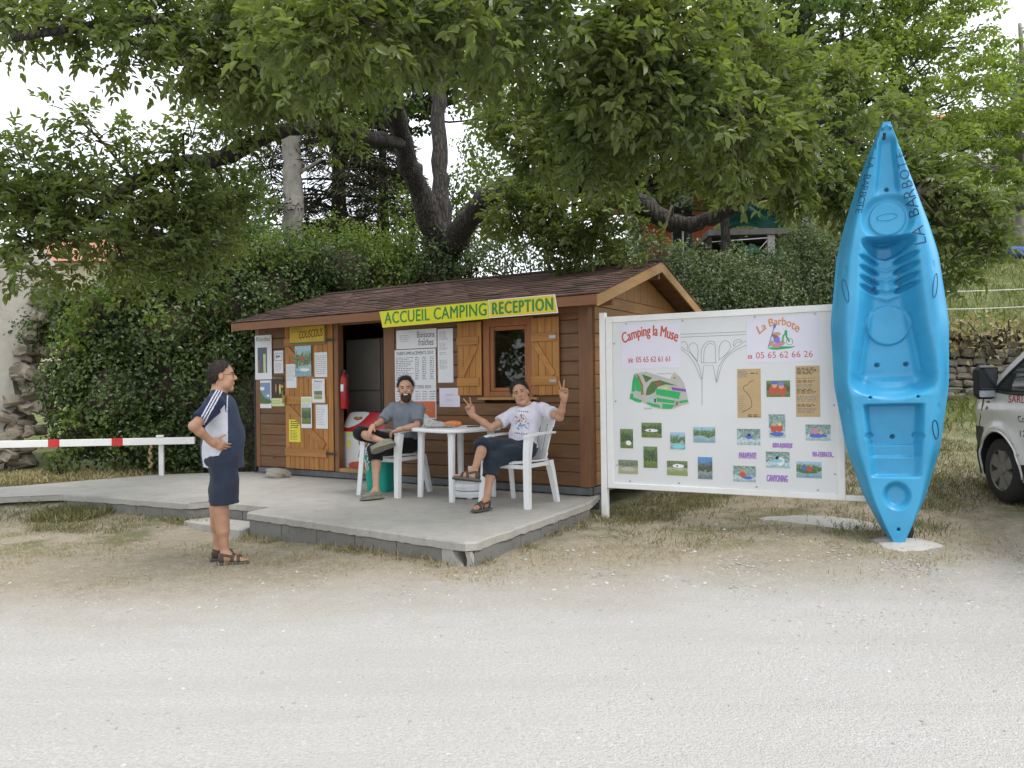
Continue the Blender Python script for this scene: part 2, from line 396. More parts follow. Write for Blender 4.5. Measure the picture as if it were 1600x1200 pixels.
block_run((-4.52, 9.17), (-3.72, 8.80), -0.16, ZB, 0.45)
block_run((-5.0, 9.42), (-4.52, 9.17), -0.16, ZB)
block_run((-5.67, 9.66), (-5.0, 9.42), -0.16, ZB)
# broken hollow corner block: shell with an open core
hb = MB()
_d = Vector((2.18, -1.58, 0)).normalized(); _n = Vector((-_d.y, _d.x, 0))
Mx = Matrix(((_d.x, _n.x, 0, -0.62), (_d.y, _n.y, 0, 6.51), (0, 0, 1, 0), (0, 0, 0, 1)))
def vpris(pts, y0, y1): n = len(pts); hb.add([Mx @ Vector((a, q, b)) for q in (y0, y1) for a, b in pts], [tuple(range(n)), tuple(range(2 * n - 1, n - 1, -1))] + [(i, n + i, n + (i + 1) % n, (i + 1) % n) for i in range(n)])
vpris([(0, -.16), (.25, -.16), (.245, -.04), (.20, .02), (.155, .06), (.12, ZB), (0, ZB)], .012, .045); vpris([(0, -.16), (.24, -.16), (.14, ZB - .03), (.13, ZB), (0, ZB)], .045, .14)
vpris([(.252, -.16), (.30, -.16), (.30, ZB), (.235, ZB), (.262, .05), (.253, -.02)], .03, .06); vpris([(.27, -.16), (.30, -.16), (.30, ZB - .02), (.27, ZB - .02)], .06, .14)
hb.build('broken_block', M['concrete'], terrace)
# step in the notch
st = MB(); st.prism([(-3.70, 8.62), (-2.86, 8.00), (-2.70, 8.44), (-3.50, 8.88), (-3.68, 8.76)], -0.2, 0.02)
sto = st.build('concrete_step', M['concrete'], terrace)

# ================================================================== SHED
shed = empty('wooden_shed', SO, A_SH, 'brown wooden chalet shed with shingle roof, open door and shuttered window', 'shed')
RH = 0.163; Z0 = 0.31; NR = 13
def plank_mesh(name, x0, x1, h, mat, thick=0.022, axis='x'):
    # shiplap profile (y outward negative): bevelled lower and upper edge
    t = thick; prof = [(0, 0.001), (-t * 0.55, 0.001), (-t, 0.010), (-t, h - 0.014), (-t * 0.45, h - 0.002), (0, h - 0.002)]
    vs = []; 
    for x in (x0, x1):
        for y, z in prof: vs.append((x, y, z) if axis == 'x' else (-y, x, z))
    k = len(prof); fs = [tuple(range(k)), tuple(range(2 * k - 1, k - 1, -1))] + [(i, k + i, k + (i + 1) % k, (i + 1) % k) for i in range(k)]
    me = bpy.data.meshes.new(name); me.from_pydata(vs, [], fs); me.materials.append(mat); me.update(); return me
def put(me, name, parent, loc):
    o = bpy.data.objects.new(name, me); link(o, parent); o.location = loc; return o
def rows(x0, x1, r0, r1, mat=None, axis='x', loc=(0, 0)):
    me = plank_mesh('plank', x0, x1, RH, mat or M['plank'], axis=axis)
    for r in range(r0, r1):
        put(me, 'plank', shed, (loc[0] + random.uniform(-.001, .001), loc[1] + random.uniform(-.0015, .0015), Z0 + r * RH))
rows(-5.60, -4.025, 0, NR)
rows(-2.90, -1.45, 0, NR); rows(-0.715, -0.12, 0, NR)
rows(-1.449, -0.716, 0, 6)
rows(0.09, 3.0, 0, NR, M['plank_side_lit'], 'y')          # gable side facing the notice board
mebk = plank_mesh('plank', 0.0, 3.05, RH, M['plank'], axis='y')
for r in range(NR):
    o = put(mebk, 'plank', shed, (-5.68, 3.05, Z0 + r * RH)); o.rotation_euler = (0, 0, math.pi)
MB().box(-5.6, -0.05, 2.98, 3.05, Z0, 2.43).build('back_wall', M['plank'], shed)
MB().box(-5.66, -0.03, 0.03, 3.0, Z0 - .04, Z0).build('floor', M['plank'], shed)
for a, b, c in ((-5.60, -4.03, 2.43), (-2.9, -1.46, 2.43), (-0.71, -0.1, 2.43), (-1.455, -0.715, 1.28)): MB().box(a, b, 0.004, 0.05, Z0, c).build('wall_lining', M['plank'], shed)
MB().box(-5.672, -5.64, 0.05, 2.98, Z0, 2.43).build('wall_lining', M['plank'], shed)
MB().box(-0.05, -0.004, 0.05, 2.98, Z0, 2.43).build('wall_lining', M['plank'], shed)
# posts
for a, b, y0, y1 in ((-5.69, -5.60, -.034, .07), (-0.12, 0.012, -.036, .09), (-4.02, -3.94, -.04, .07), (-3.09, -2.90, -.038, .07)):
    MB().cbox(a, b, y0, y1, Z0 - .005, 2.44, 0.004).build('post', M['post_wood'], shed)
MB().cbox(-0.09, 0.034, 0.092, 0.10, Z0, 2.44, 0.002).build('corner_trim', M['post_wood'], shed)
MB().cbox(-0.09, 0.03, 2.99, 3.07, Z0, 2.44, 0.004).build('post', M['post_wood'], shed)
MB().cbox(-3.94, -3.09, -.02, .06, 2.395, 2.47, 0.004).build('door_lintel', M['post_wood'], shed)
MB().cbox(-3.95, -3.08, -.035, .06, Z0 - .01, Z0 + .045, 0.004).build('threshold', M['rake'], shed)
M['sill_grey'] = plain('weathered_sill', (0.13, 0.14, 0.145), 0.85, 0.25, 6, 0.3, 40)
MB().cbox(-5.67, 0.0, -.015, .06, 0.215, 0.298, .004).build('sill_beam', M['sill_grey'], shed)
MB().cbox(-0.07, 0.015, 0.065, 3.0, 0.215, 0.298, .004).build('sill_beam', M['sill_grey'], shed)
for xx in (-0.25, -2.0, -3.9, -5.4):
    for yy in (0.35, 2.7): MB().cbox(xx, xx + .2, yy, yy + .2, -.05 if xx > -3 else .2, 0.26, .006).build('foundation_block', M['block'], shed)
# gable boards
def zroof(y): return 2.50 + 0.311 * (min(y, 3.05 - y) + 0.40) - 0.095
ga = MB(); ya = 0.02
def gpoly(pts, mat, name, th=0.02):
    n = len(pts); vs = [(x, y, z) for x in (0.0, th) for y, z in pts]
    fs = [tuple(range(n - 1, -1, -1)), tuple(range(n, 2 * n))] + [(i, (i + 1) % n, n + (i + 1) % n, n + i) for i in range(n)]
    return MB().add(vs, fs).build(name, mat, shed)
gpoly([(0.02, 2.432), (3.03, 2.432), (3.03, 2.535), (2.97, 2.565), (0.08, 2.565), (0.02, 2.535)], M['plank_side_lit'], 'plank')
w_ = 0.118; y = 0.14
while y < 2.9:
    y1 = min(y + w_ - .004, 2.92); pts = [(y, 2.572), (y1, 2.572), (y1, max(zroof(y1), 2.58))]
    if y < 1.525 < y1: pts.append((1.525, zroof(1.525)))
    pts.append((y, max(zroof(y), 2.58))); gpoly(pts, M['board_side_lit'], 'gable_board', 0.017 + random.uniform(0, .003)); y += w_
# left gable closed the same way, one panel
n3 = [(-5.68, 0.0, 2.43), (-5.68, 3.05, 2.43), (-5.68, 3.05, 2.53), (-5.68, 1.525, zroof(1.525)), (-5.68, 0, 2.53)]
MB().add(n3 + [(x - .02, a, b) for x, a, b in n3], [(0, 1, 2, 3, 4), (9, 8, 7, 6, 5), (0, 4, 9, 5), (1, 0, 5, 6), (2, 1, 6, 7), (3, 2, 7, 8), (4, 3, 8, 9)]).build('gable_panel', M['plank'], shed)
# roof
XR0, XR1 = -5.74, 0.33; YE = 0.40; SLP = 0.311; ZE = 2.50; YM = 1.525
ang = math.atan(SLP); LS = (YM + YE) / math.cos(ang)
roof_d = plain('roof_board', (0.16, 0.075, 0.035), 0.7, 0.3, 6)
M['shingle'] = (lambda n: (n.col(n.mix(n.math('MULTIPLY', n.ramp(n.noise(n.coord('Object'), 3.0, 6, 0.75), [(0.5, (0, 0, 0)), (0.66, (1, 1, 1))]), 0.75),
        n.ramp(n.n('ShaderNodeAttribute', attribute_name='rnd').outputs['Fac'], [(0, (0.055, 0.033, 0.028)), (0.5, (0.10, 0.052, 0.042)), (1, (0.15, 0.085, 0.065))]), (0.05, 0.052, 0.022))), n.rough(0.95),
        n.bump(n.noise(n.coord('Object'), 90, 4, 0.8), 0.6, 0.006), n.mat)[-1])(NT('moss_shingle'))
for side in (0, 1):
    def rp(x, s, h):   # s along slope from eave, h above deck
        yy = -YE + s * math.cos(ang) - h * math.sin(ang); zz = ZE + s * math.sin(ang) + h * math.cos(ang)
        return (x, yy, zz) if side == 0 else (x, 2 * YM - yy, zz)
    q = [rp(x, s, h) for h in (-.030, -.006) for s in (0.02, LS - .004) for x in (XR0 + .02, XR1 - .02)]
    mb = MB().add(q, [(0, 2, 3, 1), (4, 5, 7, 6), (0, 1, 5, 4), (2, 6, 7, 3), (0, 4, 6, 2), (1, 3, 7, 5)])
    rf = mb.build('roof_slope', roof_d, shed)
    VS = []; FS = []; RN = []
    ex = 0.145; nrow = int(LS / ex) + 1
    for r in range(nrow):
        s0 = r * ex - 0.02; s1 = min(s0 + ex * 1.35, LS + .01); x = XR0 - .015 - (r % 2) * 0.11
        while x < XR1 + .015:
            x0 = max(x, XR0 - .015); x1 = min(x + 0.22, XR1 + .015)
            if x1 - x0 > .02:
                a = s0 + random.uniform(-.012, .008); b = len(VS); lift = 0.012 + random.uniform(0, .009)
                VS += [rp(x0 + .004, a, lift), rp(x1 - .004, a, lift), rp(x1 - .004, s1, .002), rp(x0 + .004, s1, .002),
                       rp(x0 + .004, a, lift - .011), rp(x1 - .004, a, lift - .011)]
                FS += [(b, b + 1, b + 2, b + 3), (b + 4, b + 5, b + 1, b), (b + 4, b, b + 3, b + 3), (b + 1, b + 5, b + 2, b + 2)]; RN += [random.random()] * 4
            x += 0.22
    # triangles were padded as quads: rebuild cleanly
    F2 = []; R2 = []
    for f, rr in zip(FS, RN):
        if len(set(f)) == 4: F2 += [(f[0], f[1], f[2]), (f[0], f[2], f[3])]; R2 += [rr, rr]
        else: F2.append(tuple(dict.fromkeys(f))); R2.append(rr)
    so = np_mesh('shingles', np.array(VS), np.array(F2), M['shingle'], rf, smooth=False, fattr={'rnd': np.array(R2)})
    so['kind'] = 'stuff'
MB().tube([(XR0 - .02, YM, ZE + SLP * (YM + YE) + .012), (XR1 + .02, YM, ZE + SLP * (YM + YE) + .012)], 0.03, 6).build('ridge_cap', M['shingle'], shed)
for yy, s in ((-YE - .022, 1), (2 * YM + YE + .001, 1)):
    MB().cbox(XR0 + .01, XR1 - .025, yy, yy + .021, 2.375, 2.487, .003).build('fascia_board', M['fascia'], shed)
for xx in (XR0 - .004, XR1 - .022):
    for side in (0, 1):
        pts = []
        for s, h in ((-.03, -.135), (LS, -.135), (LS, -.004), (-.03, -.004)):
            yy = -YE + s * math.cos(ang); zz = ZE + s * math.sin(ang) + h
            pts.append((yy if side == 0 else 2 * YM - yy, zz))
        vs = [(x, a, b) for x in (xx, xx + .024) for a, b in pts]
        MB().add(vs, [(3, 2, 1, 0), (4, 5, 6, 7), (0, 1, 5, 4), (1, 2, 6, 5), (2, 3, 7, 6), (3, 0, 4, 7)]).build('rake_board', M['rake'], shed)
for yy in (0.02, 1.5, 2.98):   # purlin ends under the overhang
    zz = zroof(yy) - .075
    MB().cbox(-5.75, 0.29, yy, yy + .06, zz - .05, zz + .045, .004).build('purlin', M['fascia'], shed)
# door leaf folded back against the wall
door = MB().box(-5.015, -4.035, -.034, -.030, 0.315, 2.43).build('door', M['post_wood'], shed)
for i in range(10):
    x = -5.018 + i * 0.0985
    MB().cbox(x + .003, x + .0955, -.052, -.034, 0.31 + random.uniform(0, .004), 2.435, .005).build('slat', M['door_wood'], door)
def rail(par, x0, x1, z0, z1, y=-.076, mat='door_rail'): MB().cbox(x0, x1, y, y + .022, z0, z1, .004).build('rail', M[mat], par)
for z in (2.13, 1.27, 0.50): rail(door, -5.01, -4.15, z, z + .115)
def brace(par, a, b, w, y=-.072):
    a = Vector((a[0], 0, a[1])); b = Vector((b[0], 0, b[1])); d = b - a; L = d.length; t = math.atan2(d.z, d.x)
    Mx = Matrix.Translation(a) @ Matrix.Rotation(-t, 4, 'Y')
    MB().cbox(0, L, y, y + .02, -w / 2, w / 2, .004, M=Mx).build('brace', M['door_rail'], par)
brace(door, (-4.95, 1.22), (-4.2, .66), .10); brace(door, (-4.95, 2.09), (-4.2, 1.43), .10)
MB().cbox(-5.03, -4.97, -.105, -.074, 1.28, 1.40, .006).cbox(-4.985, -4.965, -.115, -.10, 1.31, 1.37, .004).build('lock', M['rake'], door)
for z in (0.56, 2.19): MB().cbox(-4.16, -3.97, -.083, -.077, z - .018, z + .018, .002).build('hinge', M['dark_metal'], door)
# window
win = MB().cbox(-1.445, -1.355, -.05, .06, 1.36, 2.335, .004).build('window', M['frame_wood'], shed)
MB().cbox(-0.80, -0.718, -.05, .06, 1.36, 2.335, .004).build('frame', M['frame_wood'], win)
MB().cbox(-1.354, -0.801, -.048, .06, 2.235, 2.335, .004).build('frame', M['frame_wood'], win)
MB().cbox(-1.354, -0.801, -.048, .06, 1.36, 1.43, .004).build('frame', M['frame_wood'], win)
for a, b, c, d in ((-1.352, -1.305, 1.432, 2.233), (-.85, -.803, 1.432, 2.233), (-1.304, -.851, 1.432, 1.475), (-1.304, -.851, 2.185, 2.233)):
    MB().cbox(a, b, -.03, .03, c, d, .005).build('sash', M['frame_wood'], win)
MB().cbox(-1.52, -0.66, -.085, -.02, 1.325, 1.358, .004).build('sill', M['rake'], win)
def glass_mat(name, tint=(0.9, 0.95, 0.95)):
    n = NT(name); g = n.n('ShaderNodeBsdfGlossy'); g.inputs['Roughness'].default_value = 0.02; t = n.n('ShaderNodeBsdfTransparent'); t.inputs[0].default_value = (*tint, 1)
    f = n.n('ShaderNodeFresnel'); f.inputs[0].default_value = 1.5; m = n.n('ShaderNodeMixShader')
    n.l(f.outputs[0], m.inputs[0]); n.l(t.outputs[0], m.inputs[1]); n.l(g.outputs[0], m.inputs[2]); n.l(m.outputs[0], n.out.inputs[0]); return n.mat
M['glass'] = glass_mat('window_glass', (0.8, 0.84, 0.83))
MB().box(-1.303, -.852, -.002, .002, 1.476, 2.184).build('pane', M['glass'], win)
for sx, hinge in ((-1.822, -1.455), (-0.757 + .03, -0.352)):
    x0, x1 = (sx, hinge) if sx < -1 else (sx, hinge)
    s_ = MB().box(x0 + .003, x1 - .003, -.062, -.055, 1.385, 2.305).build('shutter', M['post_wood'], shed); w4 = (x1 - x0) / 4
    for i in range(4): MB().cbox(x0 + i * w4 + .002, x0 + (i + 1) * w4 - .002, -.078, -.062, 1.38 + random.uniform(0, .004), 2.308, .004).build('slat', M['door_wood'], s_)
    for z in (2.02, 1.50): rail(s_, x0 + .004, x1 - .03, z, z + .105, -.10)
    if sx < -1: brace(s_, (x0 + .07, 1.62), (x1 - .07, 2.0), .07, -.097)
    else: brace(s_, (x0 + .06, 2.0), (x1 - .07, 1.62), .07, -.097)
    hx = x1 - .09 if sx > -1 else x1 - .02
    if sx > -1:
        for z in (2.07, 1.55): MB().cbox(hx - .03, hx + .06, -.106, -.101, z - .02, z + .02, .002).build('hinge', M['steel'], s_)
# ================================================================== lettering and print helpers
def glyphs(body, bold=0.0, shear=0.0, space=1.0):
    cu = bpy.data.curves.new('lettering', 'FONT'); cu.body = body; cu.size = 1.0; cu.offset = min(bold, 0.0); cu.shear = shear; cu.space_character = space
    cu.resolution_u = 3; ob = bpy.data.objects.new('lettering', cu)
    me = bpy.data.meshes.new_from_object(ob); n = len(me.vertices)
    v = np.empty(n * 3, np.float32); me.vertices.foreach_get('co', v); v = v.reshape(-1, 3)
    f = [tuple(p.vertices) for p in me.polygons]
    bpy.data.objects.remove(ob); bpy.data.curves.remove(cu); bpy.data.meshes.remove(me)
    return v, f
def lettering(body, x0, x1, z0, z1, y, mat, parent, bold=0.0, shear=0.0, arch=0.0, slant=0.0, space=1.0, name='lettering'):
    """text filling the box x0..x1, z0..z1 on a plane that faces -y; arch lifts the middle (as a fraction of the width)"""
    v, f = glyphs(body, bold, shear, space); mn = v.min(0); mx = v.max(0)
    t = (v[:, 0] - mn[0]) / (mx[0] - mn[0]); u = (v[:, 1] - mn[1]) / (mx[1] - mn[1])
    W_ = x1 - x0; H_ = z1 - z0
    if arch:
        a = (t - 0.5) * 2; up = arch * W_ * (1 - a * a); tilt = -a * arch * 2.0
        hh = H_ - arch * W_
        X = x0 + t * W_ - np.sin(np.arctan(tilt)) * (u - 0.5) * hh * 1.0; Z = z0 + up + u * hh
    else:
        X = x0 + t * W_; Z = z0 + u * H_ + slant * t * W_
    mb = MB(); sc_ = H_ / 0.72; e = max(bold, 0) * sc_ * .9     # bold strokes: shifted copies, each a hair behind the last
    shifts = [(0, 0)] if e == 0 else [(0, 0), (e, 0), (-e, 0), (0, e * .6), (0, -e * .6)]
    for k, (a_, b_) in enumerate(shifts): mb.add([tuple(p) for p in np.stack([X + a_, np.full_like(X, y + k * .00012), Z + b_], -1)], f)
    return mb.build(name, mat, parent)
def print_lines(parent, x0, x1, z0, z1, y, nrow, mat, fill=0.55, cols=None, seed=1, ragged=True):
    r = random.Random(seed); mb = MB(); dz = (z1 - z0) / nrow
    for i in range(nrow):
        z = z1 - (i + 0.5) * dz
        segs = cols or [(0, 1)]
        for a, b in segs:
            x = x0 + a * (x1 - x0); xe = x0 + b * (x1 - x0) * (1 if cols else (r.uniform(0.65, 1) if ragged else 1))
            while x < xe:
                w = r.uniform(0.012, 0.05); w = min(w, xe - x)
                if w > .004: mb.add([(x, y, z - dz * fill / 2), (x + w, y, z - dz * fill / 2), (x + w, y, z + dz * fill / 2), (x, y, z + dz * fill / 2)], [(0, 1, 2, 3)])
                x += w + 0.012
    o = mb.build('print', mat, parent); o['kind'] = 'stuff'; return o
def flat(parent, poly, y, mat, name):
    return MB().add([(a, y, b) for a, b in poly], [tuple(range(len(poly)))]).build(name, mat, parent)
def strip(parent, pts, w, y, mat, name):
    mb = MB(); pts = [Vector((p[0], p[1])) for p in pts]; L = []; Rr = []
    for i, p in enumerate(pts):
        d = (pts[min(i + 1, len(pts) - 1)] - pts[max(i - 1, 0)]).normalized(); nn = Vector((-d.y, d.x)) * w / 2
        L.append((p.x + nn.x, y, p.y + nn.y)); Rr.append((p.x - nn.x, y, p.y - nn.y))
    n = len(pts); mb.add(L + Rr, [(n + i, n + i + 1, i + 1, i) for i in range(n - 1)]); return mb.build(name, mat, parent)
def bez(P, n=8):
    return [(p.x, p.y) for p in cat_pts([(a, b, 0) for a, b in P], n)]

PM = {}
def photo(kind, seed):
    """a printed snapshot: bands of colour broken by noise over the print's own width and height"""
    n = NT('snapshot_' + kind); g = n.coord('Generated'); sep = n.n('ShaderNodeSeparateXYZ'); n.l(g, sep.inputs[0])
    off = n.n('ShaderNodeVectorMath', operation='ADD'); off.inputs[1].default_value = (seed * 3.7, seed * 1.9, seed * 2.3); n.l(g, off.inputs[0]); v = n.mapping(off.outputs[0], (1, .01, .8))
    nz = n.noise(v, 5.0, 6, 0.7); n2 = n.noise(v, 14.0, 5, 0.7); z = n.math('ADD', sep.outputs[2], n.math('MULTIPLY', n.math('SUBTRACT', nz, 0.5), 0.8))
    P = dict(forest=[(0.05, (.10, .14, .03)), (0.3, (.17, .22, .05)), (0.36, (.03, .05, .02)), (0.7, (.05, .10, .03)), (0.95, (.16, .24, .09))],
             river=[(0.1, (.20, .33, .45)), (0.36, (.35, .47, .55)), (0.42, (.05, .10, .04)), (0.7, (.10, .18, .07)), (0.85, (.35, .52, .72))],
             gorge=[(0.1, (.14, .2, .22)), (0.3, (.3, .36, .37)), (0.38, (.04, .06, .03)), (0.6, (.09, .09, .06)), (0.85, (.08, .28, .62))],
             raft=[(0.1, (.30, .40, .44)), (0.3, (.55, .62, .64)), (0.45, (.14, .24, .25)), (0.7, (.22, .31, .30)), (0.95, (.13, .19, .15))],
             meadow=[(0.1, (.25, .30, .08)), (0.35, (.30, .33, .12)), (0.45, (.50, .50, .45)), (0.6, (.07, .11, .04)), (0.95, (.14, .2, .08))],
             tent=[(0.1, (.38, .36, .2)), (0.35, (.42, .40, .26)), (0.45, (.33, .33, .28)), (0.62, (.1, .13, .07)), (0.95, (.2, .25, .17))])[kind]
    c = n.ramp(z, P); c = n.mix(n.math('MULTIPLY', n.ramp(n2, [(0.48, (0, 0, 0)), (0.68, (1, 1, 1))]), 0.75), c, tuple(min(1, x * 2.6 + .04) for x in P[3][1]))
    c = n.mix(n.math('MULTIPLY', n.ramp(n2, [(0.28, (1, 1, 1)), (0.45, (0, 0, 0))]), 0.6), c, tuple(x * .3 for x in P[2][1]))
    n.col(c); n.rough(0.35); return n.mat
def flatcol(name, c, rough=.55): return plain(name, c, rough, 0.08, 6)
K = {k: flatcol('print_' + k, c) for k, c in dict(red=(.52, .10, .06), orange=(.62, .28, .10), green=(.03, .40, .12), dgreen=(.09, .17, .06), grey=(.46, .47, .42), brown=(.28, .17, .07), cyan=(.22, .60, .62),
     purple=(.22, .09, .42), yellow=(.70, .66, .14), violet=(.25, .20, .62), blue=(.10, .16, .50), pink=(.60, .26, .36), tan=(.50, .36, .19), skin=(.62, .40, .24), white=(.75, .76, .76), black=(.03, .03, .03), lime=(.55, .62, .30)).items()}

# ================================================================== NOTICE BOARD
BL = Vector((1.10, 8.57, 0)); BXv = (Vector((3.21, 7.45, 0)) - BL).normalized(); A_B = math.atan2(BXv.y, BXv.x)
board = empty('notice_board', BL, A_B, 'large white framed notice board with photographs, maps and telephone numbers', 'notice board')
MB().cbox(-.115, -.045, -.035, .035, -.35, 2.30, .004).build('post', M['white_paint'], board)
MB().cbox(2.90, 2.96, .0, .06, -.1, 2.27, .004).build('post', M['white_paint'], board)
MB().box(.0, 2.365, -.012, .012, .38, 2.225).build('panel', M['board_white'], board)
for a, b, c, d in ((-.04, .035, .345, 2.25), (2.332, 2.40, .345, 2.25), (.0352, 2.3318, 2.185, 2.25), (.0352, 2.3318, .345, .405)):
    MB().cbox(a, b, -.033, .033, c, d, .004).build('frame_bar', M['white_paint'], board)
MB().cbox(2.4002, 2.899, -.028, .028, .345, .395, .004).build('frame_bar', M['white_paint'], board)
MB().cbox(-.06, -.035, -.02, .02, 2.1, 2.16, .003).build('bracket', M['white_paint'], board)
YB = -.0145
for x, z in [(0.066, 0.601), (0.218, 0.432), (0.764, 0.434), (1.566, 0.434), (2.15, 0.432), (2.306, 0.596), (0.196, 2.165), (0.827, 2.165), (0.055, 1.951), (0.062, 1.309), (1.572, 2.165), (2.145, 2.165), (2.303, 1.968), (2.306, 1.267)]:
    MB().lathe([(.011, 0), (.011, .003), (.006, .006)], 10, M=Matrix.Translation((x, -.012, z)) @ Matrix.Rotation(math.pi / 2, 4, 'X')).build('screw', M['steel'], board)
sn = [((0.111, 0.258, 0.792, 1.004), 'forest'), ((0.357, 0.582, 0.915, 1.076), 'forest'), ((0.676, 0.836, 0.797, 0.976), 'river'), ((0.926, 1.155, 0.874, 1.038), 'river'), ((0.085, 0.31, 0.51, 0.663), 'tent'),
      ((0.376, 0.531, 0.586, 0.817), 'forest'), ((0.636, 0.859, 0.516, 0.671), 'meadow'), ((0.97, 1.121, 0.49, 0.722), 'gorge'), ((1.379, 1.61, 0.86, 1.024), 'raft'), ((1.695, 1.853, 0.941, 1.174), 'raft'),
      ((2.044, 2.273, 0.918, 1.076), 'raft'), ((1.335, 1.561, 0.481, 0.643), 'raft'), ((1.661, 1.89, 0.636, 0.798), 'raft'), ((1.953, 2.187, 0.548, 0.709), 'river'), ((1.676, 1.903, 1.35, 1.514), 'forest')]
SNAP = []
for i, ((a, b, c, d), k) in enumerate(sn):
    SNAP.append(MB().box(a, b, -.0155, -.0125, c, d).build('snapshot', photo(k, i + 1), board))
def blob(par, cx, cz, rx, rz, mat, y=-.0162, n=14, rot=0.0, name='picture_figure', wob=.12):
    r = random.Random(int(cx * 1e4 + cz * 1e3)); pts = []
    for i in range(n):
        a = 2 * math.pi * i / n; k = 1 + r.uniform(-wob, wob); x = rx * k * math.cos(a); z = rz * k * math.sin(a)
        pts.append((cx + x * math.cos(rot) - z * math.sin(rot), cz + x * math.sin(rot) + z * math.cos(rot)))
    return flat(par, pts, y, mat, name)
# figures printed in the snapshots
def fig(i, lst):
    for j, (fx, fz, rx, rz, m) in enumerate(lst):
        (a, b, c, d), _ = sn[i]; blob(SNAP[i], a + fx * (b - a), c + fz * (d - c), rx * (b - a), rz * (d - c), K[m], -.0162 - j * .0002)
fig(14, [(.3, .42, .2, .34, 'red'), (.68, .4, .18, .34, 'red'), (.35, .72, .12, .16, 'skin'), (.64, .66, .12, .16, 'skin'), (.35, .86, .14, .1, 'blue'), (.63, .80, .14, .11, 'violet')])
fig(9, [(.5, .15, .42, .1, 'blue'), (.3, .38, .2, .16, 'red'), (.66, .40, .2, .17, 'red'), (.3, .55, .12, .07, 'skin'), (.66, .57, .12, .07, 'yellow')])
fig(8, [(.52, .5, .16, .12, 'blue'), (.52, .62, .07, .09, 'black')])
fig(10, [(.5, .32, .36, .14, 'blue'), (.38, .58, .12, .2, 'pink'), (.62, .5, .1, .12, 'skin')])
fig(11, [(.62, .27, .24, .1, 'blue'), (.42, .45, .14, .18, 'red'), (.42, .7, .09, .1, 'orange')])
fig(12, [(.62, .4, .16, .26, 'white'), (.5, .45, .2, .12, 'cyan'), (.48, .62, .07, .1, 'black')])
fig(13, [(.45, .38, .38, .12, 'dgreen'), (.3, .58, .1, .14, 'blue'), (.52, .55, .12, .16, 'red')])
fig(0, [(.65, .28, .22, .13, 'white')]); fig(1, [(.5, .48, .32, .11, 'white'), (.42, .47, .05, .06, 'black')]); fig(4, [(.5, .35, .36, .16, 'grey')])
fig(6, [(.55, .66, .28, .14, 'white'), (.5, .65, .05, .05, 'black')]); fig(2, [(.55, .16, .4, .14, 'cyan')])
# printed sheets
sh = MB().box(0.135, 0.797, -.0155, -.0122, 1.668, 2.145).build('sheet', M['paper_lilac'], board)
lettering('Camping la Muse', .152, .772, 1.905, 2.135, -.0165, K['red'], sh, .013, 0, .13)
lettering('05 65 62 61 61', .305, .685, 1.735, 1.795, -.0165, K['red'], sh, .015)
def phone(par, x, z, s, m, y):
    flat(par, [(x, z), (x + s, z), (x + s * .85, z + s * .5), (x + s * .15, z + s * .5)], y, m, 'telephone_symbol')
    flat(par, [(x - s * .08, z + s * .5), (x + s * .12, z + s * .78), (x + s * .88, z + s * .78), (x + s * 1.08, z + s * .5), (x + s * .8, z + s * .55), (x + s * .7, z + s * .64), (x + s * .3, z + s * .64), (x + s * .2, z + s * .55)], y - .0003, m, 'telephone_symbol')
    blob(par, x + s * .5, z + s * .22, s * .16, s * .15, M['paper_lilac'], y - .0005, name='telephone_symbol', wob=0)
phone(sh, .215, 1.735, .055, K['red'], -.0165)
sh2 = MB().box(1.49, 2.177, -.0150, -.0122, 1.70, 2.155).build('sheet', M['paper_lilac'], board)
lettering('La Barbote', 1.60, 2.0, 1.985, 2.15, -.0165, K['orange'], sh2, .012, 0, .22)
lettering('05 65 62 66 26', 1.578, 2.12, 1.742, 1.805, -.0165, K['red'], sh2, -.005)
phone(sh2, 1.497, 1.742, .045, K['red'], -.0165)
# emblem: paddler and cyclist over a green bank
LZ = -.0166
flat(sh2, bez([(1.69, 1.845), (1.75, 1.825), (1.84, 1.828), (1.92, 1.838), (1.955, 1.853), (1.90, 1.853), (1.82, 1.858), (1.74, 1.852), (1.69, 1.845)]), LZ, K['green'], 'emblem')
blob(sh2, 1.80, 1.878, .065, .027, K['pink'], LZ - .0003, rot=.35, name='emblem'); blob(sh2, 1.782, 1.93, .03, .045, K['violet'], LZ - .0006, rot=.4, name='emblem')
blob(sh2, 1.762, 1.968, .022, .028, K['brown'], LZ - .0009, name='emblem'); blob(sh2, 1.785, 1.985, .038, .017, K['tan'], LZ - .0012, rot=-.1, name='emblem'); blob(sh2, 1.728, 1.89, .022, .032, K['tan'], LZ - .0004, rot=-.5, name='emblem')
strip(sh2, [(1.755, 2.04), (1.70, 1.85)], .007, LZ - .0015, K['blue'], 'emblem'); blob(sh2, 1.763, 2.06, .012, .024, K['blue'], LZ - .0016, rot=-.3, name='emblem')
ring_ = [(1.905 + .031 * math.cos(t * .393), 1.90 + .033 * math.sin(t * .393)) for t in range(17)]
strip(sh2, ring_, .005, LZ - .0003, K['green'], 'emblem'); strip(sh2, bez([(1.84, 1.895), (1.845, 1.955), (1.875, 1.985), (1.878, 1.95), (1.905, 1.90)]), .016, LZ - .0005, K['green'], 'emblem'); blob(sh2, 1.872, 2.0, .015, .018, K['green'], LZ - .0006, name='emblem')
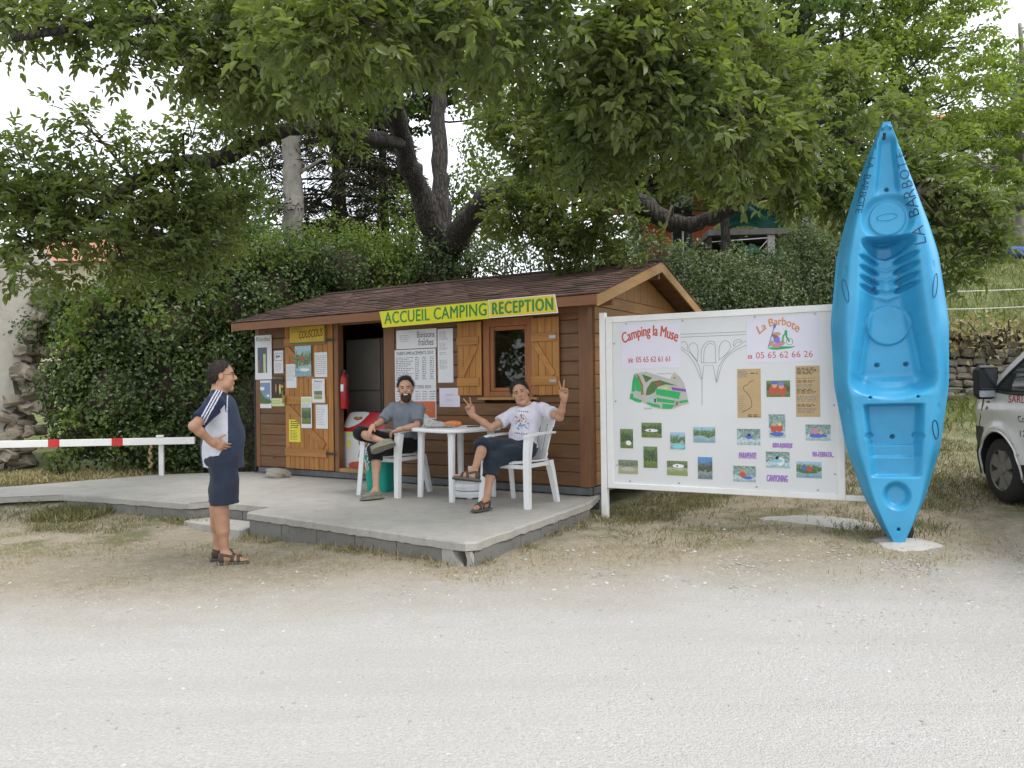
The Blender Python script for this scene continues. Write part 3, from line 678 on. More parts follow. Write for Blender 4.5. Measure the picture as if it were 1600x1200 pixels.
# brown leaflets
for i, (a, b, c, d) in enumerate(((1.387, 1.621, 1.137, 1.638), (1.957, 2.181, 1.151, 1.656))):
    lf = MB().box(a, b, -.0150, -.0122, c, d).build('leaflet', K['tan'], board)
    if i == 0:
        strip(lf, bez([(1.43, 1.19), (1.5, 1.23), (1.53, 1.26), (1.52, 1.33), (1.485, 1.39), (1.455, 1.42), (1.455, 1.46), (1.49, 1.475), (1.51, 1.50), (1.55, 1.52)]), .005, -.0158, K['black'], 'river_line')
        print_lines(lf, 1.40, 1.5, 1.55, 1.62, -.0157, 6, M['ink_grey'], .5, seed=3); print_lines(lf, 1.40, 1.47, 1.20, 1.37, -.0157, 9, M['ink_grey'], .3, seed=4); print_lines(lf, 1.49, 1.61, 1.145, 1.175, -.0157, 2, M['ink'], .5, seed=5); print_lines(lf, 1.52, 1.6, 1.585, 1.6, -.0157, 1, M['ink'], .6, seed=6)
    else:
        for q, (z0, z1, k) in enumerate(((1.57, 1.64, 5), (1.525, 1.54, 1), (1.49, 1.515, 2), (1.44, 1.475, 3), (1.38, 1.43, 4), (1.30, 1.36, 4), (1.25, 1.28, 3), (1.19, 1.24, 4))): print_lines(lf, 1.97, 2.17, z0, z1, -.0157, k, M['ink'] if q % 2 == 0 else M['ink_grey'], .5, seed=10 + q)
# site plan (traced in board metres)
def zp(pts): return [(0.22 + (a - 288) / (915 - 288) * 0.664, 1.221 + (1065 - b) / (1065 - 675) * 0.411) for a, b in pts]
mp = flat(board, zp([(345, 695), (470, 675), (720, 755), (765, 683), (830, 740), (868, 805), (890, 890), (915, 1005), (840, 1025), (740, 1062), (620, 1060), (530, 1040), (430, 990), (390, 1000), (290, 955), (315, 860)]), -.0150, K['grey'], 'site_plan')
for pts, m in (([(345, 698), (400, 760), (425, 850), (410, 885), (360, 870), (350, 770), (355, 880), (315, 880), (325, 780)], 'green'), ([(300, 905), (330, 900), (335, 940), (425, 970), (415, 992), (360, 985), (295, 955)], 'green'),
               ([(430, 700), (540, 740), (470, 790)], 'dgreen'), ([(360, 690), (400, 720), (440, 810), (445, 915), (415, 912), (420, 830), (390, 750)], 'brown'), ([(465, 920), (480, 850), (530, 780), (620, 765), (680, 785), (800, 825), (680, 810), (600, 830), (560, 890), (510, 915)], 'dgreen'),
               ([(570, 850), (830, 890), (815, 960), (580, 915)], 'green'), ([(580, 945), (775, 975), (760, 1005), (585, 985)], 'green'), ([(480, 990), (610, 1020), (620, 1050), (540, 1035), (475, 1005)], 'green'), ([(640, 1005), (775, 1020), (730, 1060), (640, 1058)], 'green'), ([(815, 980), (900, 965), (905, 990), (820, 1005)], 'green'),
               ([(510, 840), (580, 835), (585, 860), (530, 882)], 'cyan'), ([(505, 950), (550, 950), (550, 990), (510, 980)], 'cyan'), ([(755, 930), (805, 930), (800, 962), (760, 960)], 'cyan'), ([(640, 838), (700, 832), (705, 855), (660, 855)], 'yellow'), ([(738, 838), (885, 860), (888, 888), (745, 868)], 'purple'),
               ([(755, 740), (780, 735), (782, 750), (758, 752)], 'red'), ([(780, 985), (810, 985), (805, 1020), (775, 1030)], 'brown'), ([(565, 795), (620, 785), (625, 805), (590, 825)], 'red'), ([(557, 955), (575, 955), (572, 995), (557, 990)], 'black')):
    flat(mp, zp(pts), -.0156 - random.random() * .0004, K[m], 'plan_area')
lettering('Camping La Muse', .545, .70, 1.597, 1.615, -.0152, M['ink_grey'], board); lettering('PLAGE', .39, .475, 1.222, 1.238, -.0152, M['ink_grey'], board)
# drawn viaduct
for pts in ([(0.80, 2.022), (1.482, 2.02)], [(0.80, 1.990), (1.482, 1.990)], bez([(.805, 1.885), (.90, 1.82), (.985, 1.70), (1.02, 1.56), (1.025, 1.45)]), bez([(.805, 1.86), (.88, 1.80), (.96, 1.68), (1.01, 1.54)]), [(1.025, 1.56), (1.022, 1.267)], [(1.022, 1.50), (1.045, 1.682), (1.143, 1.684), (1.171, 1.517)],
            bez([(1.171, 1.50), (1.20, 1.66), (1.27, 1.77), (1.36, 1.85), (1.482, 1.926)]), bez([(1.18, 1.50), (1.24, 1.70), (1.34, 1.81), (1.482, 1.882)]), [(1.018, 1.712), (1.185, 1.709)],
            bez([(1.02, 1.712), (1.025, 1.85), (1.075, 1.925), (1.135, 1.935), (1.165, 1.90), (1.17, 1.712)]), bez([(1.045, 1.715), (1.055, 1.85), (1.10, 1.91), (1.15, 1.90)]), bez([(.98, 1.73), (.985, 1.87), (.95, 1.925), (.91, 1.915), (.89, 1.87), (.92, 1.81), (.98, 1.73)]), bez([(.807, 1.925), (.84, 1.945), (.872, 1.91), (.876, 1.86)]),
            bez([(1.205, 1.735), (1.21, 1.87), (1.25, 1.93), (1.30, 1.925), (1.325, 1.87), (1.28, 1.80), (1.205, 1.735)]), bez([(1.354, 1.872), (1.36, 1.92), (1.41, 1.945), (1.445, 1.92)]), bez([(1.36, 1.87), (1.39, 1.915), (1.44, 1.915)])):
    strip(board, pts, .0045, -.0135, M['ink_grey'], 'drawn_line')
for t, b in (('PARAPENTE', (1.392, 1.568, 0.723, 0.783)), ('LUDO-AQUATIQUE', (1.728, 1.918, 0.833, 0.888)), ('VIA-FERRATA...', (2.103, 2.297, 0.761, 0.81)), ('CANYONING', (1.667, 1.869, 0.497, 0.565))):
    o = lettering(t, *b, -.0140, K['violet'], board, .02, .25); o = lettering(t, b[0] + .004, b[1] + .004, b[2] - .004, b[3] - .004, -.0136, K['pink'], board, .02, .25)

# ================================================================== SIGNS AND NOTICES ON THE SHED
def on_shed(name, label, cat, x0, x1, z0, z1, y, mat, group=None, th=.002, tilt=0.0, poly=None):
    """a flat sheet; its origin is its lower left corner on the wall"""
    mb = MB(); w = x1 - x0; h = z1 - z0
    if poly: mb.add([(a - x0, q, b - z0) for q in (-th, 0) for a, b in poly], [(0, 1, 2, 3), (7, 6, 5, 4), (0, 4, 5, 1), (1, 5, 6, 2), (2, 6, 7, 3), (3, 7, 4, 0)])
    else: mb.box(0, w, -th, 0, 0, h)
    o = mb.build(name, mat); o.location = sp(x0, y, z0); o.rotation_euler = (0, tilt, A_SH)
    tag(o, label, cat, group); o['_w'] = w; return o, w, h
M['sign_yellow'] = plain('sign_yellow', (0.62, 0.60, 0.03), 0.4, 0.06, 3); M['sign_yellow2'] = plain('sign_yellow_warm', (0.66, 0.52, 0.04), 0.4, 0.06, 3)
M['sign_green'] = plain('sign_green', (0.035, 0.22, 0.04), 0.45, 0.15, 4)
YS = -.428
o, w, h = on_shed('reception_sign', 'long yellow sign reading ACCUEIL CAMPING in green', 'sign', -2.805, -1.09, 2.275, 2.512, YS, M['sign_yellow'], th=.008, poly=[(-2.753, 2.275), (-1.092, 2.297), (-1.114, 2.512), (-2.805, 2.487)])
lettering('ACCUEIL CAMPING', .09, w - .04, .045, .195, -.0095, M['sign_green'], o, .022, 0, 0, .011, 1.06)
o, w, h = on_shed('reception_sign', 'shorter warm yellow sign reading RECEPTION with pale border', 'sign', -1.112, -.166, 2.302, 2.521, YS, M['white_paint'], th=.008, poly=[(-1.086, 2.302), (-.166, 2.309), (-.204, 2.521), (-1.108, 2.519)])
flat(o, [(.038, .009), (w - .011, .016), (w - .047, .210), (.015, .208)], -.0092, M['sign_yellow2'], 'sign_face')
lettering('RECEPTION', .07, w - .065, .04, .18, -.0105, M['sign_green'], o, .045, 0, 0, .004, 1.14)
YW = -.0245
G1 = 'paper notices on the shed wall'
o, w, h = on_shed('paper_notice', 'landscape white notice reading Boissons fraîches', 'notice', -2.87, -2.19, 2.012, 2.265, YW, M['paper'], G1)
lettering('Boissons', .36, .65, .14, .22, -.0035, M['ink'], o, 0); lettering('fraîches', .38, .63, .035, .125, -.0035, M['ink'], o, 0); print_lines(o, .06, .26, .09, .19, -.0033, 4, M['ink_grey'], .25, seed=21)
o, w, h = on_shed('price_list', 'big white campsite price list with orange panel at its foot', 'notice', -2.908, -2.204, 1.073, 2.0, YW - .001, M['paper'], G1, th=.004)
lettering('TARIFS EMPLACEMENTS 2010', .04, .66, .855, .90, -.0055, M['ink'], o, .006, 0, 0, 0, 1.05); lettering('LOCATIONS 2010', .22, .62, .405, .45, -.0055, M['ink'], o, .006, 0, 0, 0, 1.05)
print_lines(o, .03, .33, .52, .83, -.0053, 13, M['ink'], .3, seed=22); print_lines(o, .36, .68, .52, .83, -.0053, 13, M['ink'], .32, cols=[(0, .2), (.38, .58), (.78, .98)], seed=23)
print_lines(o, .03, .69, .25, .38, -.0053, 4, M['ink'], .22, cols=[(0, .2), (.3, .42), (.5, .62), (.68, .8), (.86, 1)], seed=24)
M['orange_panel'] = plain('orange_print', (0.60, 0.15, 0.06), .5, .06); pn = flat(o, [(.012, .02), (w - .012, .02), (w - .012, .235), (.012, .235)], -.0053, M['orange_panel'], 'orange_panel'); print_lines(pn, .08, .62, .05, .2, -.0056, 5, K['pink'], .3, seed=25)
o, w, h = on_shed('paper_notice', 'tall narrow white sheet of small print beside the left shutter', 'notice', -2.172, -1.925, 1.55, 2.25, YW, M['paper'], G1)
for i, (a, b, k) in enumerate(((.55, .67, 8), (.42, .52, 6), (.36, .40, 2), (.17, .3, 8))): print_lines(o, .03, .17, a, b, -.0033, k, M['ink_grey'], .3, seed=30 + i)
o, w, h = on_shed('paper_notice', 'small white sheet with two faint handwritten words under the tall sheet', 'notice', -2.152, -1.826, 1.235, 1.48, YW, M['paper_lilac'], G1)
lettering('COMPLET', .09, .235, .145, .165, -.0033, M['ink_grey'], o, -.012); lettering('FULL', .125, .205, .08, .1, -.0033, M['ink_grey'], o, -.012)
# posters left of the door leaf
o, w, h = on_shed('poster', 'tall pale poster with dark tower picture at the shed corner', 'poster', -5.69, -5.317, 1.645, 2.322, YW - .0125, M['paper'], G1)
lettering('Rhodes', .03, .34, .585, .655, -.0035, M['ink_grey'], o, .01); pp = flat(o, [(.06, .1), (.27, .1), (.27, .49), (.06, .49)], -.0033, flatcol('tower_print', (.10, .12, .17)), 'picture'); flat(pp, [(.19, .1), (.245, .1), (.24, .39), (.185, .39)], -.0037, K['lime'], 'picture_figure'); flat(pp, [(.07, .1), (.1, .1), (.1, .3), (.07, .28)], -.0037, K['brown'], 'picture_figure')
o, w, h = on_shed('poster', 'small white flyer with a sketch above lines of text', 'poster', -5.282, -5.08, 1.735, 2.075, YW, M['paper'], G1)
strip(o, [(.02, .19), (.18, .19), (.18, .3), (.02, .3), (.02, .19)], .006, -.0033, M['ink'], 'drawn_line'); blob(o, .06, .25, .018, .03, M['ink_grey'], -.0033); blob(o, .11, .255, .03, .018, M['ink_grey'], -.0036); print_lines(o, .02, .18, .02, .16, -.0033, 8, M['ink_grey'], .25, seed=41)
o, w, h = on_shed('poster', 'poster of a green hill under blue sky', 'poster', -5.618, -5.348, 1.205, 1.63, YW, M['paper'], G1)
pp = flat(o, [(.02, .07), (.25, .07), (.25, .39), (.02, .39)], -.0033, flatcol('sky_print', (.20, .28, .44)), 'picture'); flat(pp, bez([(.021, .07), (.249, .07), (.249, .13), (.18, .14), (.1, .18), (.05, .25), (.021, .26)], 4), -.0037, K['dgreen'], 'picture_figure'); blob(pp, .07, .3, .05, .03, K['white'], -.0037); blob(pp, .2, .19, .03, .02, K['white'], -.0039)
o, w, h = on_shed('poster', 'dark poster with orange and yellow dancing figures', 'poster', -5.342, -5.072, 1.365, 1.70, YW - .0025, flatcol('dark_poster', (.05, .035, .025)), G1)
lettering('SPECTACLE', .02, .25, .285, .315, -.0033, K['tan'], o); 
for a, b, c, d, m in ((.10, .14, .012, .07, 'orange'), (.19, .13, .018, .08, 'yellow'), (.235, .17, .025, .025, 'orange'), (.24, .07, .025, .05, 'dgreen')): blob(o, a, b, c, d, K[m], -.0034 - a * .001)
o, w, h = on_shed('paper_notice', 'pale yellow-green slip below the dark poster', 'notice', -5.336, -5.06, 1.235, 1.357, YW - .0025, plain('slip_yellow', (.60, .66, .33), .7, .05), G1)
print_lines(o, .02, .25, .03, .10, -.0033, 3, M['ink_grey'], .3, seed=43)
# things pinned on the open door leaf
YD = -.0535; G2 = 'papers pinned on the open door leaf'
o, w, h = on_shed('couscous_sign', 'hand-painted yellow sign reading COUSCOUS above the door leaf', 'sign', -4.862, -4.143, 2.166, 2.405, YD - .026, plain('painted_yellow', (.58, .40, .05), .6, .12, 5), None, th=.012)
lettering('COUSCOUS', .20, .68, .06, .175, -.0135, plain('brush_brown', (.10, .03, .015), .7), o, .012, .15, 0, .05); lettering('SOIREE', .03, .25, .155, .225, -.0135, K['brown'], o, -.005, .2, 0, .03)
strip(o, [(.0, .0), (w, .0)], .02, -.0133, K['dgreen'], 'painted_edge'); strip(o, [(w - .008, .0), (w - .008, h)], .016, -.0134, K['dgreen'], 'painted_edge')
o, w, h = on_shed('paper_notice', 'white typed sheet beside the door lock', 'notice', -4.985, -4.768, 1.51, 1.865, YD, M['paper'], G2); print_lines(o, .02, .2, .1, .33, -.0033, 12, M['ink_grey'], .22, seed=51)
o, w, h = on_shed('poster', 'colour poster of a river outing with red boats', 'poster', -4.771, -4.434, 1.674, 2.125, YD - .024, photo('river', 31), G2); blob(o, .15, .26, .06, .02, K['red'], -.0034); blob(o, .2, .1, .1, .025, K['white'], -.0034); blob(o, .1, .35, .05, .03, K['grey'], -.0036)
o, w, h = on_shed('paper_notice', 'white typed list beside the colour poster, highest of its column', 'notice', -4.39, -4.138, 1.66, 2.018, YD, M['paper'], G2); print_lines(o, .02, .23, .04, .32, -.0033, 10, M['ink_grey'], .25, seed=52, ragged=False)
o, w, h = on_shed('paper_notice', 'white flyer with a small green landscape picture', 'notice', -4.422, -4.169, 1.292, 1.637, YD - .024, M['paper'], G2); lettering('Bienvenue', .05, .2, .295, .325, -.0033, M['ink'], o); print_lines(o, .03, .22, .19, .28, -.0033, 5, M['ink_grey'], .25, seed=53); flat(o, [(.04, .05), (.2, .05), (.2, .17), (.04, .17)], -.0033, photo('meadow', 37), 'picture')
o, w, h = on_shed('poster', 'narrow leaflet with a snowy village picture over the middle rail', 'poster', -4.65, -4.433, .919, 1.377, YD - .024, M['paper'], G2); flat(o, [(.01, .06), (.2, .06), (.2, .3), (.01, .3)], -.0033, photo('forest', 41), 'picture'); flat(o, [(.01, .37), (.2, .37), (.2, .44), (.01, .44)], -.0033, K['lime'], 'picture'); print_lines(o, .02, .19, .31, .36, -.0033, 3, K['blue'], .35, seed=54)
o, w, h = on_shed('paper_notice', 'white typed sheet under the landscape flyer', 'notice', -4.376, -4.137, .915, 1.264, YD, M['paper'], G2); print_lines(o, .02, .21, .05, .31, -.0033, 11, M['ink_grey'], .22, seed=55)
o, w, h = on_shed('paper_notice', 'bright yellow notice with black print low on the door', 'notice', -4.938, -4.70, .707, 1.04, YD, plain('notice_yellow', (.70, .62, .06), .6, .05), G2)
print_lines(o, .04, .2, .2, .32, -.0033, 4, M['ink'], .5, seed=56); print_lines(o, .03, .21, .03, .18, -.0033, 7, M['ink'], .3, seed=57)
# ================================================================== KAYAK standing on its stern
def kayak_mat():
    n = NT('kayak_blue'); v = n.coord('Object')
    c = n.ramp(n.noise(v, 2.0, 4), [(0.35, (0.032, 0.27, 0.49)), (0.65, (0.045, 0.335, 0.575))])
    sc = n.ramp(n.noise(n.mapping(v, (6, 6, 1.2)), 3.0, 7, 0.8), [(0.60, (0, 0, 0)), (0.78, (1, 1, 1))])
    c = n.mix(n.math('MULTIPLY', sc, 0.4), c, (0.16, 0.36, 0.52))
    n.col(c); n.rough(n.math('ADD', 0.36, n.math('MULTIPLY', sc, 0.25))); n.b.inputs['Specular IOR Level'].default_value = 0.45
    n.bump(n.noise(v, 130, 3), 0.12, 0.003); return n.mat
M['kayak'] = kayak_mat()
KL = 3.80
KS = [0, .012, .03, .07, .11, .23, .38, .53, .69, .77, .845, .92, .965, .99, 1.0]
KW = [.035, .062, .105, .185, .255, .395, .480, .495, .43, .355, .265, .165, .095, .055, .03]
def kw(s): 
    s = np.asarray(s); return np.interp(s, KS, KW) 
def smin1(a, k=15):  # smoothing helper for width
    return np.convolve(np.pad(a, (k, k), 'edge'), np.ones(2 * k + 1) / (2 * k + 1), 'valid')
NS, NU = 520, 121
sv = np.linspace(0, 1, NS); wv = smin1(kw(sv), 9); 
uu = np.linspace(-1, 1, NU)
S_, U_ = np.meshgrid(sv, uu, indexing='ij'); Wm = np.interp(S_, sv, wv); XX = U_ * Wm; ZZ = S_ * KL
def py2s(py): return (852 - py) / 654.0
def dk(s, x, w):
    """height of the deck towards the viewer, metres, s along the length, x across"""
    u = np.abs(x) / np.maximum(w, 1e-3)
    z = s * KL
    # gunwale: rounded rim rolling back to the seam
    h = 0.02 - 0.13 * ss(0.70, 1.0, u) ** 1.5 - 0.02 * ss(.9, 1, u)
    # rocker: both ends come forward
    h = h + 0.10 * ss(0.75, 1.0, s) ** 1.5 + 0.06 * (1 - ss(0.0, 0.2, s))
    def rec(zc, hz, xc, hx, soft, depth, sx=None):  # rounded rectangular recess
        a = ss(0, soft, hz - np.abs(z - zc) ) * ss(0, sx or soft, hx - np.abs(np.abs(x) - xc) if xc else hx - np.abs(x)); return -depth * a
    # bow groove
    zb = KL * py2s(258); h = h + -0.05 * ss(0, .05, 0.075 * (1.25 - (z - zb) * 1.2) - np.abs(x)) * ss(-.32, -.2, z - zb) * (1 - ss(.16, .24, z - zb))
    # wide shallow basin with the round hatch
    zh = KL * py2s(343); r = np.sqrt(x ** 2 + (z - zh) ** 2)
    h = h - 0.05 * (1 - ss(.17, .235, r)); h = h + 0.016 * (1 - ss(.145, .156, r))
    # cockpit trough
    z0 = KL * py2s(612); z1 = KL * py2s(372)
    inner = np.interp(z, [z0, z0 + .25, z0 + .6, z1 - .25, z1], [.37, .345, .285, .235, .20])
    along = ss(z0 - .05, z0 + .16, z) * (1 - ss(z1 - .015, z1 + .015, z + 0.10 * (np.abs(x) / .22) ** 2 * 0))
    across = 1 - ss(inner - .17, inner + .03, np.abs(x))
    h = h - 0.215 * along * across
    # dark foot well just under the hatch and rows of foot braces on both sides
    zf = KL * py2s(388); h = h - 0.10 * (1 - ss(.8, 1.15, np.sqrt((x / .21) ** 2 + ((z - zf - .28 * np.abs(x)) / .085) ** 2)))
    for k, py in enumerate((404, 420, 436, 450)):
        zc = KL * py2s(py); 
        e = np.sqrt(((np.abs(x) - .155) / (.095)) ** 2 + ((z - zc - .35 * (np.abs(x) - .15)) / .032) ** 2); h = h - 0.06 * (1 - ss(.55, 1.1, e)) + 0.014 * np.exp(-((z - zc + .045 - .35 * (np.abs(x) - .15)) / .018) ** 2) * across * along
    # seat: raised round pad, side grooves, curved back rest
    zs = KL * py2s(508); r = np.sqrt(x ** 2 + ((z - zs)) ** 2); h = h + 0.028 * (1 - ss(.175, .19, r))
    h = h + 0.05 * ss(.0, .22, z - KL * py2s(450) + .2) * np.exp(-(x / .05) ** 2) * (1 - ss(.0, .2, z - KL * py2s(440) + .05)) * ss(-.35, -.1, z - KL * py2s(470)) * 0.6
    zg = np.abs(np.abs(x) - (.225 - .05 * (z - KL * py2s(545)) / .3)); h = h - 0.012 * (1 - ss(.006, .02, zg)) * ss(KL * py2s(580), KL * py2s(574), z) * 0 - 0.014 * np.exp(-(zg / .012) ** 2) * (ss(KL * py2s(582), KL * py2s(572), z) if False else ((z > KL * py2s(580)) & (z < KL * py2s(490))))
    zb2 = KL * py2s(606) + 0.42 * x ** 2 * 1.6; h = h + 0.0 * zb2
    # seat back edge (crescent)
    ze = KL * py2s(628) + .9 * x ** 2; h = h - 0.05 * (1 - ss(-.01, .06, np.abs(z - ze - .09) - .03)) * across * (np.abs(x) < .37)
    # rear tank well with steps
    zt0 = KL * py2s(748); zt1 = KL * py2s(634); hw = np.interp(z, [zt0, zt1], [.20, .245])
    tank = ss(zt0, zt0 + .03, z) * (1 - ss(zt1 - .012, zt1 + .012, z)) * (1 - ss(hw - .06, hw + .02, np.abs(x)))
    step = 0.125 - 0.035 * (1 - ss(KL * py2s(698), KL * py2s(696), z)) - 0.03 * (1 - ss(KL * py2s(717), KL * py2s(714), z))
    h = h - tank * step
    for sx in (-1, 1):
        zc = KL * py2s(683); h = h - 0.03 * (1 - ss(.5, 1.1, np.sqrt(((x - sx * .205) / .045) ** 2 + ((z - zc) / .035) ** 2)))
    # oval bowl near the stern
    zo = KL * py2s(775); e = np.sqrt((x / .12) ** 2 + ((z - zo) / .13) ** 2); h = h - 0.06 * (1 - ss(.55, 1.05, e))
    # scuppers
    for px, py, rr in ((0, 298, .018), (0, 685, .02), (0, 826, .014), (-.10, 571, .02), (.145, 571, .02), (-.105, 447, .016), (.115, 444, .016), (-.19, 622, .012), (.20, 622, .012)):
        zc = KL * py2s(py); r = np.sqrt((x - px) ** 2 + (z - zc) ** 2); h = h - 0.05 * (1 - ss(rr * .7, rr * 1.15, r))
    for sx in (-1, 1):
        for py in (232, 420, 640):
            zc = KL * py2s(py); ww = np.interp(zc / KL, sv, wv); h = h - 0.012 * (1 - ss(.4, 1.1, np.sqrt(((x - sx * ww * .82) / .014) ** 2 + ((z - zc) / .05) ** 2)))
    return h
HH = dk(S_, XX, Wm)
# hull: rounded back
Ub = uu[1:-1]; Sb, UB = np.meshgrid(sv, Ub, indexing='ij'); Wb = np.interp(Sb, sv, wv)
edge = dk(sv, wv, wv); 
HB = np.interp(Sb, sv, edge) - 0.05 - (0.18 * np.minimum(1, Wb / .3)) * np.sqrt(np.clip(1 - UB ** 2, 0, 1))
P1 = np.stack([XX, -HH, ZZ], -1).reshape(-1, 3); P2 = np.stack([UB * Wb, -HB, Sb * KL], -1).reshape(-1, 3)
i1 = np.arange(NS * NU).reshape(NS, NU); i2 = NS * NU + np.arange(NS * (NU - 2)).reshape(NS, NU - 2)
i2f = np.concatenate([i1[:, :1], i2, i1[:, -1:]], 1)
q1 = np.stack([i1[:-1, :-1], i1[:-1, 1:], i1[1:, 1:], i1[1:, :-1]], -1).reshape(-1, 4); q2 = np.stack([i2f[:-1, 1:], i2f[:-1, :-1], i2f[1:, :-1], i2f[1:, 1:]], -1).reshape(-1, 4)
KAY = Vector((3.47, 6.95, 0.012)); A_K = R_(-18.0)
kay = empty('kayak', KAY, A_K, 'bright blue sit-on-top kayak standing upright on its stern beside the notice board', 'kayak')
kay.rotation_euler = (0, R_(-0.9), A_K)
np_mesh('hull', np.concatenate([P1, P2]), np.concatenate([q1, q2]), M['kayak'], kay)
def kpt(x, z, lift=0.0):
    s = z / KL; w = float(np.interp(s, sv, wv)); return Vector((x, -float(dk(np.array(s), np.array(x), np.array(w))) - lift, z))
def kframe(x, z, lift):
    e = .004; p = kpt(x, z, lift); tx = (kpt(x + e, z) - kpt(x - e, z)).normalized(); tz = (kpt(x, z + e) - kpt(x, z - e)).normalized(); return p, tx, tz
M['marker'] = plain('marker_ink', (0.015, 0.05, 0.12), .6, .2)
def kletters(txt, x_of, z0, z1, size, flip):
    n = len(txt); 
    for i, ch in enumerate(txt):
        if ch == ' ': continue
        z = z0 + (z1 - z0) * i / (n - 1); x = x_of(z); p, tx, tz = kframe(x, z, .003)
        dz = .03; dv = (kpt(x_of(z + dz), z + dz) - kpt(x_of(z - dz), z - dz)).normalized()
        if z1 < z0: dv = -dv
        nr = Vector((0, -1, 0)); side = tx - dv * tx.dot(dv); side.normalize()
        up = -side if z1 > z0 else side
        v, f = glyphs(ch, -.012); mn, mx = v.min(0), v.max(0); c = (mn + mx) / 2; sc = min(size, .36 * float(np.interp(z / KL, sv, wv))) / max(.7, (mx - mn)[1])
        mb = MB(); mb.add([p + dv * float((q[0] - c[0]) * sc) + up * float((q[1] - c[1]) * sc) for q in v], f); mb.build('letter', M['marker'], kay)
def xr(z): return float(np.interp(z / KL, sv, wv)) * .70
kletters('LA BARBOTE', lambda z: xr(z) * .90, KL * py2s(382), KL * py2s(250), .105, False)
kletters('LA BARBOTE', lambda z: -xr(z) * 1.07, KL * py2s(252), KL * py2s(328), .065, True)
for x, z, r in ((-.10, py2s(571) * KL, .020), (.145, py2s(571) * KL, .020), (-.105, py2s(447) * KL, .015), (.115, py2s(444) * KL, .015), (-.1, py2s(432) * KL, .012), (.11, py2s(429) * KL, .012), (0, py2s(298) * KL, .018), (0, py2s(685) * KL, .018)):
    p = kpt(x, z); MB().lathe([(r, 0), (r, .004), (r * .5, .009)], 12, M=Matrix.Translation(p + Vector((0, .004, 0))) @ Matrix.Rotation(math.pi / 2, 4, 'X')).build('drain_plug', plain('plug', (.16, .14, .07), .6) if 'plug' not in bpy.data.materials else bpy.data.materials['plug'], kay)
# maker's badges and carry loop
def oval(cx, cz, rx, rz, rot, mat, lift=.004, name='badge', w=None):
    pts = []
    for i in range(24):
        a = 2 * math.pi * i / 24; x = rx * math.cos(a); z = rz * math.sin(a); pts.append((cx + x * math.cos(rot) - z * math.sin(rot), cz + x * math.sin(rot) + z * math.cos(rot)))
    if w: 
        L = [kpt(x, z, lift) for x, z in pts]; return MB().tube(L + [L[0]], w, 4, cap=False).build(name, mat, kay)
    return MB().add([kpt(x, z, lift) for x, z in pts] + [kpt(cx, cz, lift)], [(i, (i + 1) % 24, 24) for i in range(24)]).build(name, mat, kay)
zc = KL * py2s(673); oval(.80 * kw(zc / KL), zc, .026, .085, .12, M['marker'], w=.004)
for i, ch in enumerate('rtm'):
    pass
zc = KL * py2s(452); oval(.80 * kw(zc / KL), zc + .0, .02, .11, -.15, M['marker'], w=.003); oval(-.80 * kw(zc / KL), zc + .0, .02, .11, .15, M['marker'], w=.003)
oval(0, KL * py2s(340), .085, .03, .05, M['kayak'], .002, w=.004)
zt = KL * .985; MB().tube([kpt(-.035, zt - .01, -.01), kpt(-.03, zt, .03), kpt(0, zt + .012, .045), kpt(.03, zt, .03), kpt(.035, zt - .01, -.01)], .012, 8).build('carry_handle', M['kayak'], kay)
MB().tube([kpt(-.018, zt - .04, .002), kpt(-.022, zt - .09, .002)], .014, 6).build('carry_socket', M['black'], kay)
MB().tube([(-.03, -.08, .02), (-.02, -.10, -.0), (.0, -.105, -.012), (.02, -.10, 0), (.03, -.08, .02)], .006, 6).build('cord_loop', M['dark_metal'], kay)
# small trolley wheel behind the stern
wz = empty('trolley_wheel', (3.575, 7.10, .11), A_K, 'small worn rubber wheel leaning behind the kayak stern', 'wheel')
RX = Matrix.Rotation(math.pi / 2, 4, 'X')
MB().lathe([(.055, -.025), (.095, -.028), (.108, -.015), (.108, .015), (.095, .028), (.055, .025)], 24, M=RX).build('tyre', M['rubber'], wz, True)
MB().lathe([(.0, -.018), (.054, -.018), (.054, .018), (.0, .018)], 20, M=RX).build('rim', M['steel'], wz)
M['limestone'] = concrete_mat('pale_footing', (0.45, 0.44, 0.41), (0.33, 0.31, 0.27))
def mound(name, cx, cy, rx, ry, h, mat, rot=0, seed=0):
    r = random.Random(seed); mb = MB(); n = 22; vs = []; ringsN = 6
    for k in range(ringsN + 1):
        t = k / ringsN
        for j in range(n):
            a = 2 * math.pi * j / n; wb = 1 + .13 * math.sin(3 * a + seed) + .08 * math.sin(7 * a + 2 * seed); x = rx * t * wb * math.cos(a); y = ry * t * wb * math.sin(a)
            X = cx + x * math.cos(rot) - y * math.sin(rot); Y = cy + x * math.sin(rot) + y * math.cos(rot)
            vs.append((X, Y, gz1(X, Y) + h * (1 - t ** 2.2) - .015 * (t > .99) + r.uniform(-.004, .004)))
    fs = [(k * n + j, k * n + (j + 1) % n, (k + 1) * n + (j + 1) % n, (k + 1) * n + j) for k in range(ringsN) for j in range(n)]
    return tag(mb.add(vs, fs).build(name, mat, smooth=True), kind='structure')
mound('concrete_footing', 3.52, 6.92, .30, .24, .035, M['limestone'], 0, 2)
mound('concrete_path', 3.15, 7.75, .62, .17, .05, M['limestone'], -.75, 5)

